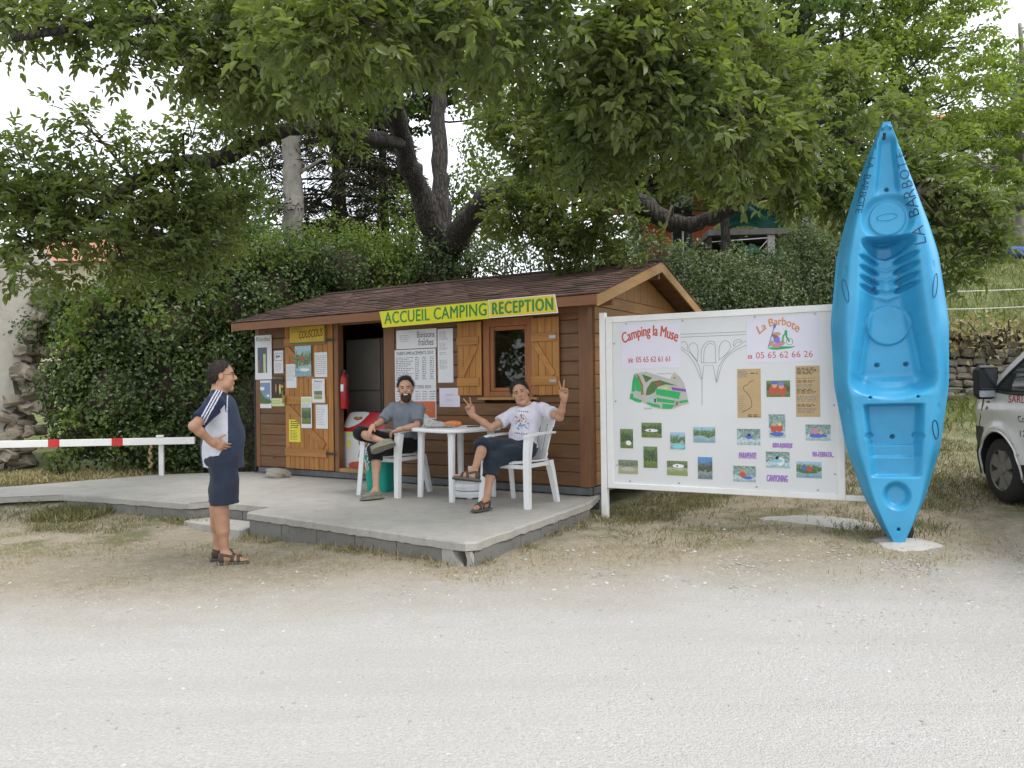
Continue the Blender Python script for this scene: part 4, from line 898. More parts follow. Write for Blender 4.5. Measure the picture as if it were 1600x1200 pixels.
# ================================================================== BARRIER
bar = empty('barrier', (-6.35, 11.55, gz1(-6.35, 11.55)), R_(8), 'white pole barrier with red bands on a short white post', 'barrier')
_bm = Matrix.Rotation(R_(1.2), 4, 'Y')
MB().cbox(-3.6, 1.5, -.03, .03, .49, .595, .004).build('pole', M['white_paint'], bar)
for x in (-2.3, -1.4, -.5, .39): MB().cbox(x - .08, x + .08, -.0325, .0325, .4875, .5975, .002).build('red_band', M['red'], bar)
MB().cbox(.96, 1.03, .034, .09, -.25, .62, .004).build('post', M['white_paint'], bar)
MB().cbox(.945, 1.045, -.036, .0335, .60, .635, .004).build('catch', M['white_paint'], bar)
M['rope'] = plain('frayed_rope', (.30, .22, .12), .9, .3, 30, .5, 80)
_rp = [(.86 + .02 * math.sin(k * 1.7), -.02 + .015 * math.cos(k * 2.3), .49 - k * .035) for k in range(11)]
MB().tube(_rp, [.012 + .012 * abs(math.sin(k * 1.3)) for k in range(11)], 7).build('rope', M['rope'], bar)

# ================================================================== FURNITURE
def curved_panel(fn, nu, nv, th, name, mat, parent):
    """thin sheet fn(u,v)->Vector, thickened along its normal"""
    G = [[Vector(fn(i / nu, j / nv)) for j in range(nv + 1)] for i in range(nu + 1)]
    N = [[None] * (nv + 1) for _ in range(nu + 1)]
    for i in range(nu + 1):
        for j in range(nv + 1):
            a = G[min(i + 1, nu)][j] - G[max(i - 1, 0)][j]; b = G[i][min(j + 1, nv)] - G[i][max(j - 1, 0)]; N[i][j] = a.cross(b).normalized()
    vs = [G[i][j] for i in range(nu + 1) for j in range(nv + 1)] + [G[i][j] - N[i][j] * th for i in range(nu + 1) for j in range(nv + 1)]
    w = nv + 1; o = (nu + 1) * w; fs = []
    for i in range(nu):
        for j in range(nv):
            fs.append((i * w + j, (i + 1) * w + j, (i + 1) * w + j + 1, i * w + j + 1)); fs.append((o + i * w + j + 1, o + (i + 1) * w + j + 1, o + (i + 1) * w + j, o + i * w + j))
    for i in range(nu): fs += [(i * w, o + i * w, o + (i + 1) * w, (i + 1) * w), (i * w + nv, (i + 1) * w + nv, o + (i + 1) * w + nv, o + i * w + nv)]
    for j in range(nv): fs += [(j, j + 1, o + j + 1, o + j), (nu * w + j, o + nu * w + j, o + nu * w + j + 1, nu * w + j + 1)]
    return MB().add(vs, fs).build(name, mat, parent, smooth=False)
def leg_strip(pts, w0, w1, d0, d1, name, parent, side):
    """moulded angle-section leg along pts; widths taper from top to bottom"""
    P = cat_pts(pts, 5); n = len(P); mb = MB(); vs = []
    for i, p in enumerate(P):
        t = i / (n - 1); w = w0 + (w1 - w0) * t; d = d0 + (d1 - d0) * t; th = .012
        prof = [(-w / 2, -d / 2), (w / 2, -d / 2), (w / 2, d / 2), (w / 2 - th, d / 2), (w / 2 - th, -d / 2 + th), (-w / 2, -d / 2 + th)]
        for a, b in prof: vs.append(p + Vector((a * side, b, 0)))
    k = 6; fs = [(i * k + j, i * k + (j + 1) % k, (i + 1) * k + (j + 1) % k, (i + 1) * k + j) for i in range(n - 1) for j in range(k)] + [tuple(range(k)), tuple(range((n - 1) * k + k - 1, (n - 1) * k - 1, -1))]
    return mb.add(vs, fs).build(name, M['white_plastic'], parent)
def make_chair(loc, rz, label):
    """faces -y"""
    c = empty('plastic_armchair', loc, rz, label, 'chair')
    sw, sd, sh, ah, bh = .235, .23, .455, .72, .94
    def seat(u, v):
        x = (u - .5) * 2; y = (v - .5) * 2; return (x * (sw + .01 * y), -y * sd * 1.0, sh - .018 * (1 - x * x) + .018 * y * (y > 0) - .03 * max(0, y - .8) * 5 * .5)
    curved_panel(lambda u, v: seat(u, v), 10, 10, .014, 'seat', M['white_plastic'], c)
    def back(u, v):
        x = (u - .5) * 2; top = bh - .05 * abs(x) ** 2.5; z = sh - .02 + v * (top - sh + .02); return (x * (.215 + .03 * v - .02 * v * v), sd - .005 + .17 * v + .03 * v * v - .055 * x * x, z)
    for k in range(5):
        u0 = k / 5 + .02; u1 = (k + 1) / 5 - .02
        curved_panel(lambda u, v: back(u0 + u * (u1 - u0), .2 + v * .62), 2, 8, .012, 'back_slat', M['white_plastic'], c)
    curved_panel(lambda u, v: back(u, .80 + v * .20), 14, 4, .018, 'back_rail', M['white_plastic'], c)
    curved_panel(lambda u, v: back(u, .02 + v * .20), 14, 3, .016, 'back_rail', M['white_plastic'], c)
    for s in (-1, 1):
        leg_strip([(s * .262, -.215, ah - .004), (s * .258, -.232, .58), (s * .262, -.250, .42), (s * .285, -.285, .0)], .075, .062, .075, .05, 'leg', c, s)
        leg_strip([(s * .235, .21, sh), (s * .25, .245, .33), (s * .275, .315, .0)], .075, .05, .085, .045, 'leg', c, s)
        def arm(u, v): 
            y = .33 - v * .60; return (s * (.232 + .025 * v + (u - .5) * .062 + .02 * math.sin(v * 3.1)), y, ah + .012 * math.sin(v * 3.14) - .02 * max(0, v - .9) * 10 * .6 + .01 * (1 - v))
        a = curved_panel((lambda u, v: arm(u, v)) if s < 0 else (lambda u, v: arm(u, v)), 4, 12, .022 * 1, 'armrest', M['white_plastic'], c)
        MB().cbox(s * .235 - .012, s * .235 + .012, -sd + .02, sd, sh - .055, sh - .014, .004).build('seat_apron', M['white_plastic'], c)
    MB().cbox(-.22, .22, -sd + .004, -sd + .022, sh - .065, sh - .022, .004).build('seat_apron', M['white_plastic'], c)
    return c
cB = make_chair((-1.45, 9.40, ZS), A_SH, 'white plastic armchair under the bearded man, beside the turquoise bucket')
cC = make_chair((0.067, 8.45, ZS), A_SH - R_(2), 'white plastic armchair under the man in the printed white T-shirt')
cB.scale = cC.scale = (1.04, 1.04, 1.04)
TAB = (-0.665, 9.05, ZS); tb = empty('plastic_table', TAB, R_(-48), 'white plastic garden table with newspapers on it, between the chairs', 'table')
def sq(r, c, n=7):
    out = []
    for cx, cy, a0 in ((1, 1, 0), (-1, 1, 90), (-1, -1, 180), (1, -1, 270)):
        for i in range(n): a = R_(a0 + 90 * i / (n - 1)); out.append(((r - c) * cx + c * math.cos(a), (r - c) * cy + c * math.sin(a)))
    return out
mb = MB(); prof = [(.40, .775), (.425, .775), (.432, .785), (.430, .805), (.418, .815), (.40, .817)]; vs = []; ns = 28
for r, z in prof: vs += [(x, y, z) for x, y in sq(r, .20)]
fs = [(k * ns + j, k * ns + (j + 1) % ns, (k + 1) * ns + (j + 1) % ns, (k + 1) * ns + j) for k in range(5) for j in range(ns)] + [tuple(range(ns - 1, -1, -1)), tuple(5 * ns + j for j in range(ns))]
mb.add(vs, fs).build('table_top', M['white_plastic'], tb)
for sx in (-1, 1):
    for sy in (-1, 1):
        P = [(sx * .29, sy * .29, .774), (sx * .305, sy * .305, 0)]; mb = MB(); vs = []
        for p, w in zip(P, (.044, .036)):
            for a in range(8): q = math.pi / 8 + a * math.pi / 4; vs.append((p[0] + w * math.cos(q), p[1] + w * math.sin(q), p[2]))
        mb.add(vs, [(i, (i + 1) % 8, 8 + (i + 1) % 8, 8 + i) for i in range(8)] + [tuple(range(7, -1, -1)), tuple(range(8, 16))]).build('leg', M['white_plastic'], tb)
        MB().lathe([(.048, .735), (.048, .7735)], 8, M=Matrix.Translation((sx * .29, sy * .29, 0)) @ Matrix.Rotation(math.pi / 8, 4, 'Z')).build('leg_socket', M['white_plastic'], tb)
# newspapers, orange packet, telephone on the table top
TT = ZS + .8185
def news_mat():
    n = NT('newsprint'); v = n.coord('Object'); a = n.noise(n.mapping(v, (9, 34, 1)), 3, 4, .7)
    n.col(n.ramp(a, [(.42, (.55, .55, .54)), (.5, (.22, .22, .23)), (.58, (.6, .6, .58)), (.72, (.42, .14, .1))], 'CONSTANT')); n.rough(.8); return n.mat
M['news'] = news_mat()
def sheet_stack(name, label, loc, rz, w, d, k):
    e = empty(name, loc, rz, label, 'newspaper')
    for i in range(k):
        z = i * .007; a = random.uniform(-.06, .06)
        def fn(u, v): return ((u - .5) * w, (v - .5) * d, z + .006 + .018 * math.sin(u * 3.1 + i) * v * (1 + i * .6) + .05 * v * v * (.4 + .4 * i))
        o = curved_panel(fn, 8, 6, .003, 'folded_page', M['news'], e); o.rotation_euler = (0, 0, a)
    return e
sheet_stack('newspaper', 'folded newspapers lying on the white table', (-.86, 9.0, TT + .004), R_(15), .34, .24, 3)
pk = MB(); 
pv = []
for i in range(9):
    t = i / 8; r = .045 * math.sin(math.pi * (.12 + .76 * t)) ** .6
    for j in range(12): a = 2 * math.pi * j / 12; pv.append(((t - .5) * .2, r * math.cos(a) * 1.1, .038 + r * math.sin(a) * .85))
pk.add(pv, [(i * 12 + j, i * 12 + (j + 1) % 12, (i + 1) * 12 + (j + 1) % 12, (i + 1) * 12 + j) for i in range(8) for j in range(12)] + [tuple(range(11, -1, -1)), tuple(96 + j for j in range(12))])
o = pk.build('orange_packet', plain('orange_film', (.62, .20, .07), .4, .25, 25, .3, 30), smooth=True); o.location = (-.70, 9.06, TT); o.rotation_euler = (0, 0, R_(10)); tag(o, 'crumpled orange packet on the white table by the newspapers', 'packet')
o = MB().cbox(-.075, .075, -.022, .022, 0, .012, .004).build('mobile_phone', M['black']); o.location = (-.46, 9.02, TT); o.rotation_euler = (0, 0, R_(8)); tag(o, 'slim dark phone lying on the white table', 'phone')
# parasol foot: stacked white discs
pf = empty('parasol_base', (-.50, 9.02, ZS), 0, 'round white two-tier parasol base under the table', 'parasol base')
MB().lathe([(.20, .015), (.225, .02), (.23, .06), (.225, .085), (.20, .09)], 32).build('lower_disc', M['white_plastic'], pf, False)
MB().lathe([(.20, .093), (.222, .098), (.225, .14), (.21, .175), (.12, .2), (.035, .205)], 32).build('upper_disc', M['white_plastic'], pf, False)
MB().lathe([(.03, .2), (.03, .36), (.022, .36), (.022, .2)], 16).build('tube_socket', M['white_plastic'], pf)
for k in range(4): MB().cbox(-.03, .03, .15, .2, 0, .016, .003, M=Matrix.Rotation(k * math.pi / 2, 4, 'Z')).build('foot', M['white_plastic'], pf)
# turquoise bucket
M['turq'] = plain('turquoise_plastic', (.015, .36, .28), .4, .08, 5)
bk = empty('bucket', (-1.66, 9.62, ZS), R_(-20), 'turquoise plastic bucket with a white rope handle behind a chair', 'bucket')
mb = MB(); vs = []; pr = [(.135, .005), (.14, 0.0), (.165, .42), (.178, .425), (.178, .45), (.165, .45), (.155, .43), (.13, .02)]
for r, z in pr: vs += [(x, y, z) for x, y in sq(r, r * .5)]
mb.add(vs, [(k * 28 + j, k * 28 + (j + 1) % 28, (k + 1) * 28 + (j + 1) % 28, (k + 1) * 28 + j) for k in range(7) for j in range(28)] + [tuple(range(27, -1, -1)), tuple(7 * 28 + j for j in range(28))]).build('body', M['turq'], bk)
MB().tube([(-.1, -.185, .40), (-.09, -.20, .33), (-.06, -.2, .27), (-.05, -.2, .3), (-.07, -.2, .36), (-.03, -.185, .40)], .008, 6).build('rope_handle', M['white_paint'], bk)
# stone holding the door
def rock_mesh(name, seed, mat, sub=2, rough=.22, flatz=.6):
    bm = bmesh.new(); bmesh.ops.create_cube(bm, size=1.7); bmesh.ops.subdivide_edges(bm, edges=bm.edges[:], cuts=2, use_grid_fill=True)
    for v in bm.verts:
        c0 = v.co.copy(); v.co = v.co.lerp(v.co.normalized() * 1.02, .42); p = c0 * .9 + Vector((seed * 7.1, seed * 3.3, seed))
        v.co += Vector((mnoise.noise(p), mnoise.noise(p + Vector((9, 0, 0))), mnoise.noise(p + Vector((0, 9, 0))))) * rough * 1.9; v.co.z *= flatz
    me = bpy.data.meshes.new(name); bm.to_mesh(me); bm.free(); me.materials.append(mat); return me
M['rock'] = concrete_mat('grey_rock', (0.33, 0.31, 0.27), (0.2, 0.18, 0.15))
o = bpy.data.objects.new('door_stone', rock_mesh('door_stone', 3, M['rock'])); link(o); o.location = sp(-4.93, -.30, ZS + .06); o.scale = (.19, .12, .13); o.rotation_euler = (0, .1, -.3); tag(o, 'grey stone on the terrace against the foot of the open door', 'stone')
# ice cream freezer inside the doorway
fz = empty('ice_cream_freezer', sp(-3.64, .42, Z0 + .002), A_SH, 'white and red ice cream chest freezer standing just inside the doorway', 'freezer')
M['fr_white'] = plain('freezer_print', (.66, .67, .66), .35, .05, 3); M['fr_red'] = plain('freezer_red', (.42, .02, .03), .3, .08); 
MB().cbox(-.40, .40, -.30, .32, 0.02, .56, .02).build('cabinet', M['fr_white'], fz)
MB().add([(-.40, -.305, .56), (.40, -.305, .56), (.40, -.16, .83), (-.40, -.16, .83), (-.40, .32, .56), (.40, .32, .56), (.40, .32, .83), (-.40, .32, .83)], [(0, 1, 2, 3), (5, 4, 7, 6), (3, 2, 6, 7), (1, 5, 6, 2), (4, 0, 3, 7), (4, 5, 1, 0)]).build('sloped_front', M['fr_red'], fz)
def slope(x, t, l=.003): return Vector((x, -.305 + .145 * t - l * .88, .56 + .27 * t + l * .47))
pl = bez([(-.38, .25), (-.37, .8), (-.30, 1.0), (.0, 1.0), (-.02, .75), (-.10, .45), (-.22, .25), (-.33, .18), (-.38, .25)], 5)[:-1]
lp = MB().add([slope(a, b) for a, b in pl], [tuple(range(len(pl)))]).build('logo_plate', M['fr_white'], fz)
def heart(par, put_, cx, cz, s, mat, mat2):
    H = [(0, -.55), (-.45, -.25), (-.62, .1), (-.5, .42), (-.22, .45), (0, .18), (.22, .45), (.5, .42), (.62, .1), (.45, -.25), (0, -.55)]
    for k, m in ((1.0, mat), (.6, mat2)):
        pts = [(cx + a * s * k, cz + b * s * k) for a, b in bez([(x, z) for x, z in H], 4)]; MB().tube([put_(a, b) for a, b in pts], s * .075, 5).build('heart_emblem', m, par)
M['gold'] = plain('emblem_gold', (.50, .28, .05), .5, .1); M['emb_brown'] = plain('emblem_brown', (.22, .06, .02), .5, .1)
heart(lp, lambda a, b: slope(a, b, .004), -.16, .68, .12, M['emb_brown'], M['gold'])
def front(a, b): return Vector((a, -.3035, b))
heart(fz, front, .02, .40, .13, M['emb_brown'], M['gold'])
lettering('Miko', -.08, .25, .20, .31, -.3025, K['blue'], fz, .02, .25)
flat(fz, [(-.36, .48), (.38, .48), (.38, .555), (-.36, .555)], -.3020, K['lime'], 'green_band'); flat(fz, bez([(-.25, .04), (.38, .04), (.38, .12), (0, .14), (-.25, .11), (-.25, .04)], 3)[:-1], -.3022, K['red'], 'red_swoosh')
flat(fz, bez([(-.28, .3), (-.22, .36), (-.24, .44), (-.31, .4), (-.28, .3)], 3)[:-1], -.3022, K['yellow'], 'yellow_swoosh')
# fire extinguisher on the inner door post
ex = empty('fire_extinguisher', sp(-3.875, .02, 1.20), A_SH, 'red fire extinguisher hanging on the inside of the door post', 'extinguisher')
MB().lathe([(.0, 0), (.055, .0), (.06, .02), (.06, .42), (.045, .47), (.02, .49), (.02, .52)], 20).build('cylinder', plain('extinguisher_red', (.38, .012, .015), .3, .1), ex, True)
MB().cbox(-.05, .03, -.012, .012, .52, .56, .004).build('lever', M['black'], ex)
MB().tube([(.02, 0, .53), (.07, -.02, .5), (.075, -.03, .35), (.07, -.03, .2)], .009, 6).build('hose', M['black'], ex)
flat(ex, [(-.02, .25), (.035, .25), (.035, .35), (-.02, .35)], -.0605, M['paper'], 'instruction_label')
# tall refrigerator at the back of the shed
fg = empty('refrigerator', sp(-4.28, 1.16, Z0), A_SH, 'tall drab refrigerator standing in the gloom inside the shed', 'refrigerator')
M['fridge'] = plain('fridge_enamel', (.27, .25, .215), .5, .1, 3)
MB().cbox(-.35, .35, -.28, .32, .03, 1.95, .015).build('cabinet', M['fridge'], fg); MB().cbox(-.345, .345, -.33, -.285, 1.15, 1.94, .012).build('door', M['fridge'], fg); MB().cbox(-.345, .345, -.33, -.285, .06, 1.14, .012).build('door', M['fridge'], fg)
for z in (1.2, .9): MB().cbox(-.31, -.28, -.37, -.331, z, z + .2, .004).build('handle', M['steel'], fg)
cb = empty('counter', sp(-1.6, 1.4, Z0), A_SH, 'plain wooden office counter inside the shed behind the window', 'counter')
MB().cbox(-.9, .9, -.35, .35, .90, .94, .005).build('worktop', M['rake'], cb)
for x in (-.88, .84): MB().cbox(x, x + .04, -.33, .33, 0, .899, .003).build('side_panel', M['plank'], cb)
MB().cbox(-.84, .84, -.33, -.31, .05, .899, .003).build('front_panel', M['plank'], cb)
# ================================================================== PEOPLE (distance-field bodies meshed as one skin)
def A3(v): return np.array(v, float)
def nrm(v): v = A3(v); return v / np.linalg.norm(v)
class Vol:
    def __init__(s, lo, hi, h):
        s.lo = A3(lo); s.h = h; s.n = np.ceil((A3(hi) - s.lo) / h).astype(int) + 1
        s.D = np.full(s.n, 0.08, np.float32); s.ax = [s.lo[i] + h * np.arange(s.n[i]) for i in range(3)]
    def blk(s, lo, hi):
        a = np.clip(np.floor((A3(lo) - s.lo) / s.h).astype(int), 0, s.n - 1); b = np.clip(np.ceil((A3(hi) - s.lo) / s.h).astype(int) + 1, 1, s.n)
        sl = tuple(slice(a[i], max(b[i], a[i] + 1)) for i in range(3)); X = np.meshgrid(*[s.ax[i][sl[i]] for i in range(3)], indexing='ij'); return sl, X
    def uni(s, sl, d, k):
        o = s.D[sl]
        if k > 0:
            hh = np.maximum(k - np.abs(o - d), 0) / k; s.D[sl] = np.minimum(o, d) - hh * hh * k * 0.25
        else: s.D[sl] = np.minimum(o, d)
    def rc(s, a, b, ra, rb, k=.02, cut=False, sub=False):
        a, b = A3(a), A3(b); m = max(ra, rb) + k + .03; sl, X = s.blk(np.minimum(a, b) - m, np.maximum(a, b) + m)
        ab = b - a; L2 = ab @ ab + 1e-12; raw = sum((X[i] - a[i]) * ab[i] for i in range(3)) / L2; t = np.clip(raw, 0, 1)
        d = np.sqrt(sum((X[i] - a[i] - t * ab[i]) ** 2 for i in range(3))) - (ra + (rb - ra) * t)
        if cut: d = np.maximum(d, (raw - 1) * math.sqrt(L2))
        if sub: s.D[sl] = np.maximum(s.D[sl], -d) if k == 0 else -(lambda o, e: np.minimum(o, e) - (np.maximum(k - np.abs(o - e), 0) / k) ** 2 * k * .25)(-s.D[sl], d)
        else: s.uni(sl, d, k)
    def el(s, c, r, ax=None, k=.03, sub=False):
        c = A3(c); r = A3(r); ax = np.eye(3) if ax is None else A3(ax); m = r.max() + k + .03; sl, X = s.blk(c - m, c + m)
        q = [sum((X[i] - c[i]) * ax[j][i] for i in range(3)) for j in range(3)]
        k0 = np.sqrt(sum((q[j] / r[j]) ** 2 for j in range(3))) + 1e-9; k1 = np.sqrt(sum((q[j] / r[j] ** 2) ** 2 for j in range(3))) + 1e-9; d = k0 * (k0 - 1) / k1
        if sub: o = -s.D[sl]; s.D[sl] = -(np.minimum(o, d) - (np.maximum(k - np.abs(o - d), 0) / k) ** 2 * k * .25)
        else: s.uni(sl, d, k)
    def bx(s, c, hx, ax, r=.01, k=.015):
        c = A3(c); hx = A3(hx); ax = A3(ax); m = np.linalg.norm(hx) + k + .03; sl, X = s.blk(c - m, c + m)
        q = [np.abs(sum((X[i] - c[i]) * ax[j][i] for i in range(3))) - hx[j] + r for j in range(3)]
        d = np.sqrt(sum(np.maximum(v, 0) ** 2 for v in q)) + np.minimum(np.maximum(np.maximum(q[0], q[1]), q[2]), 0) - r; s.uni(sl, d, k)
    def grid(s): return np.meshgrid(*s.ax, indexing='ij')
    def plane(s, p, n):  # keep the side where (x-p).n < 0
        X = s.grid(); n = nrm(n); s.D = np.maximum(s.D, sum((X[i] - p[i]) * n[i] for i in range(3))).astype(np.float32)
    def ripple(s, amp, sc, seed=0):
        X = s.grid(); r = np.random.default_rng(seed); f = 0
        for j in range(5):
            w = r.normal(size=3) * sc * (1 + .5 * j); f = f + np.sin(X[0] * w[0] + X[1] * w[1] + X[2] * w[2] + r.uniform(0, 6)) / (1 + .5 * j)
        s.D = (s.D + amp * f).astype(np.float32)
    def mesh(s):
        D = s.D; I = D < 0; n = D.shape
        c = [(i, j, k) for i in (0, 1) for j in (0, 1) for k in (0, 1)]
        sh = lambda A, o: A[o[0]:n[0] - 1 + o[0], o[1]:n[1] - 1 + o[1], o[2]:n[2] - 1 + o[2]]
        cnt = sum(sh(I, o).astype(np.int8) for o in c); act = (cnt > 0) & (cnt < 8); idx = np.argwhere(act)
        vid = np.full(act.shape, -1, np.int64); vid[tuple(idx.T)] = np.arange(len(idx))
        P = np.zeros((len(idx), 3)); W_ = np.zeros(len(idx)); val = {o: D[idx[:, 0] + o[0], idx[:, 1] + o[1], idx[:, 2] + o[2]] for o in c}
        for a in c:
            for d in range(3):
                if a[d] == 0:
                    b = tuple(a[q] + (q == d) for q in range(3)); va, vb = val[a], val[b]; m = (va < 0) != (vb < 0); t = np.where(m, va / np.where(m, va - vb, 1), 0)
                    pt = np.tile(A3(a), (len(idx), 1)); pt[:, d] += t; P[m] += pt[m]; W_[m] += 1
        P = (idx + P / W_[:, None]) * s.h + s.lo; Q = []
        for d in range(3):
            e, f = (d + 1) % 3, (d + 2) % 3; a = [slice(None)] * 3; b = [slice(None)] * 3; a[d] = slice(0, n[d] - 1); b[d] = slice(1, n[d]); Ia, Ib = I[tuple(a)], I[tuple(b)]
            ed = np.argwhere(Ia != Ib); ok = (ed[:, e] > 0) & (ed[:, f] > 0) & (ed[:, e] < n[e] - 1) & (ed[:, f] < n[f] - 1); ed = ed[ok]; ins = Ia[tuple(ed.T)]
            def cell(de, df): q = ed.copy(); q[:, e] -= de; q[:, f] -= df; return vid[tuple(q.T)]
            q = np.stack([cell(1, 1), cell(0, 1), cell(0, 0), cell(1, 0)], 1); q[~ins] = q[~ins][:, ::-1]; Q.append(q)
        Q = np.concatenate(Q); Q = Q[(Q >= 0).all(1)]; return P, Q
def vmesh(vol, name, mats, parent, colour=None, smooth=1):
    P, Q = vol.mesh()
    for _ in range(smooth):
        acc = np.zeros_like(P); cn = np.zeros(len(P))
        for a, b in ((0, 1), (1, 2), (2, 3), (3, 0)):
            np.add.at(acc, Q[:, a], P[Q[:, b]]); np.add.at(cn, Q[:, a], 1); np.add.at(acc, Q[:, b], P[Q[:, a]]); np.add.at(cn, Q[:, b], 1)
        P = P * .5 + acc / np.maximum(cn, 1)[:, None] * .5
    mi = None
    if colour is not None: mi = colour(P[Q].mean(1))
    return np_mesh(name, P, Q, mats, parent, True, mi)

def skin_mat(name, c):
    n = NT(name); v = n.coord('Object'); a = n.noise(v, 14, 4)
    n.col(n.ramp(a, [(.3, tuple(x * y for x, y in zip(c, (.86, .80, .78)))), (.7, tuple(min(1, x * y) for x, y in zip(c, (1.08, 1.1, 1.12))))]))
    n.rough(.52); n.b.inputs['Subsurface Weight'].default_value = .08; n.b.inputs['Subsurface Radius'].default_value = (.02, .008, .004); n.b.inputs['Subsurface Scale'].default_value = .5
    n.bump(n.noise(v, 260, 3), .15, .002); return n.mat
def cloth_mat(name, c, var=.12, bs=26):
    n = NT(name); v = n.coord('Object'); n.col(n.ramp(n.noise(v, 9, 4), [(.3, tuple(x * (1 - var) for x in c)), (.7, tuple(min(1, x * (1 + var)) for x in c))])); n.rough(.9); n.b.inputs['Specular IOR Level'].default_value = .15
    n.b.inputs['Sheen Weight'].default_value = .1
    n.bump(n.math('ADD', n.noise(n.mapping(v, (1, 1, .6)), bs, 3), n.math('MULTIPLY', n.noise(v, 420, 2), .25)), .45, .012); return n.mat
M['hair_dark'] = plain('hair_dark', (.022, .016, .012), .55, .4, 60, .7, 190); M['beard'] = plain('beard_brown', (.05, .028, .017), .7, .4, 60, .7, 190)
M['eye'] = plain('eye_dark', (.02, .014, .01), .2, .1); M['eye_white'] = plain('eye_white', (.34, .30, .27), .3, .05); M['lip'] = plain('lip', (.36, .13, .10), .45, .1); M['teeth'] = plain('teeth', (.75, .73, .68), .3, .05); M['brow'] = plain('eyebrow', (.05, .032, .022), .8, .2)
M['sandal'] = plain('sandal_brown', (.075, .055, .040), .7, .25, 20, .3, 60); M['sole'] = plain('sandal_sole', (.10, .095, .085), .8, .2, 20, .3, 60); M['clog'] = plain('clog_khaki', (.20, .19, .145), .6, .1, 20, .2, 60)

def head(v, H, ears=True):
    c, f, u = A3(H['c']), nrm(H['f']), A3(H['u']); u = nrm(u - f * (u @ f)); l = np.cross(u, f); s = H.get('s', 1.0); ax = [f, l, u]
    q = lambda a, b, d: c + s * (f * a + l * b + u * d)
    v.el(q(-.012, 0, .030), A3((.099, .078, .100)) * s, ax, .02); v.el(q(.022, 0, -.048), A3((.070, .063, .083)) * s, ax, .035); v.rc(q(.068, .010, -.112), q(.068, -.010, -.112), .019 * s, .019 * s, .03)
    v.rc(q(.074, .036, .036), q(.074, -.036, .036), .014 * s, .014 * s, .02)
    for e in (-1, 1):
        v.el(q(.062, e * .038, -.028), A3((.026, .024, .026)) * s, ax, .025); v.el(q(.030, e * .050, -.075), A3((.035, .02, .03)) * s, ax, .03)
        v.el(q(.094, e * .033, .010), A3((.014, .016, .011)) * s, ax, .014, sub=True); v.el(q(.0755, e * .033, .010), A3((.0125,) * 3) * s, ax, .004)
        v.el(q(-.008, e * .083, -.004), A3((.019, .009, .032)) * s, ax, .010)
    v.rc(q(.088, 0, .016), q(.110, 0, -.022), .008 * s, .0125 * s, .012); v.rc(q(.098, .013, -.026), q(.098, -.013, -.026), .008 * s, .008 * s, .008)
    v.rc(q(.086, .019, -.064), q(.086, -.019, -.064), .0095 * s, .0095 * s, .012); v.rc(q(.090, .012, -.058), q(.090, -.012, -.058), .006 * s, .006 * s, .006)
    return q, ax
def head_colour(H, smile=False):
    c, f, u = A3(H['c']), nrm(H['f']), A3(H['u']); u = nrm(u - f * (u @ f)); l = np.cross(u, f); s = H.get('s', 1.0)
    def fn(P):
        d = (P - c) / s; a, b, z = d @ f, d @ l, d @ u; m = np.zeros(len(P), int); front = a > .045
        e = np.abs(np.abs(b) - .033); m[front & (e < .013) & (np.abs(z - .010) < .0052)] = 2; m[front & (e < .0085) & (np.abs(z - .010) < .0062)] = 1
        m[front & (e < .019) & (np.abs(z - .0305 + .35 * (np.abs(b) - .033) ** 2 * 40) < .0048)] = 5
        w = .028 if smile else .023; zz = z + .064 - (8 * b * b if smile else 0)
        m[front & (np.abs(b) < w) & (np.abs(zz) < .0105)] = 3
        if smile: m[front & (np.abs(b) < w * .8) & (np.abs(zz) < .0055)] = 4
        return m
    return fn
FACE = lambda skin: [skin, M['eye'], M['eye_white'], M['lip'], M['teeth'], M['brow']]
def hand(v, wrist, d, n, right, curls, spread=(10, 3, -4, -11), thumb=(45, 20), s=1.0):
    w = A3(wrist); d = nrm(d); n = A3(n); n = nrm(n - d * (n @ d)); t = np.cross(d, n) if right else np.cross(n, d)
    v.bx(w + d * .052 * s, A3((.048, .040, .0145)) * s, [d, t, n], .013, .02); v.rc(w - d * .02, w + d * .02, .027 * s, .028 * s, .02)
    v.el(w + d * .03 * s + t * .026 * s + n * .008, A3((.034, .018, .017)) * s, [d, t, n], .015)
    for i, (L, off) in enumerate(((.078, .030), (.087, .010), (.081, -.010), (.063, -.029))):
        p = w + (d * (.097 - .006 * abs(i - 1)) + t * off) * s; a = math.radians(spread[i]); b = d * math.cos(a) + t * math.sin(a); cum = 0; r = .0095 - .0006 * (i == 3) * 2
        for j, fr in enumerate((.45, .31, .24)):
            cum += math.radians(curls[i][j]); e = b * math.cos(cum) + n * math.sin(cum); q = p + e * L * fr * s; v.rc(p, q, r * s, (r - .0008) * s, .004 if j else .008); p = q; r -= .0008
    p = w + (d * .030 + t * .036 + n * .004) * s; a, b = math.radians(thumb[0]), math.radians(thumb[1])
    e = d * math.cos(a) + t * math.sin(a); q = p + e * .042 * s; v.rc(p, q, .0125 * s, .0105 * s, .012); e = nrm(d * math.cos(a - b) + t * math.sin(a - b) + n * math.sin(b)); v.rc(q, q + e * .034 * s, .0105 * s, .0088 * s, .004)
def footframe(an, heel, toe):
    heel, toe, an = A3(heel), A3(toe), A3(an); d = nrm(toe - heel); u = an - heel; u = nrm(u - d * (u @ d)); return heel, d, u, np.cross(u, d), np.linalg.norm(toe - heel)
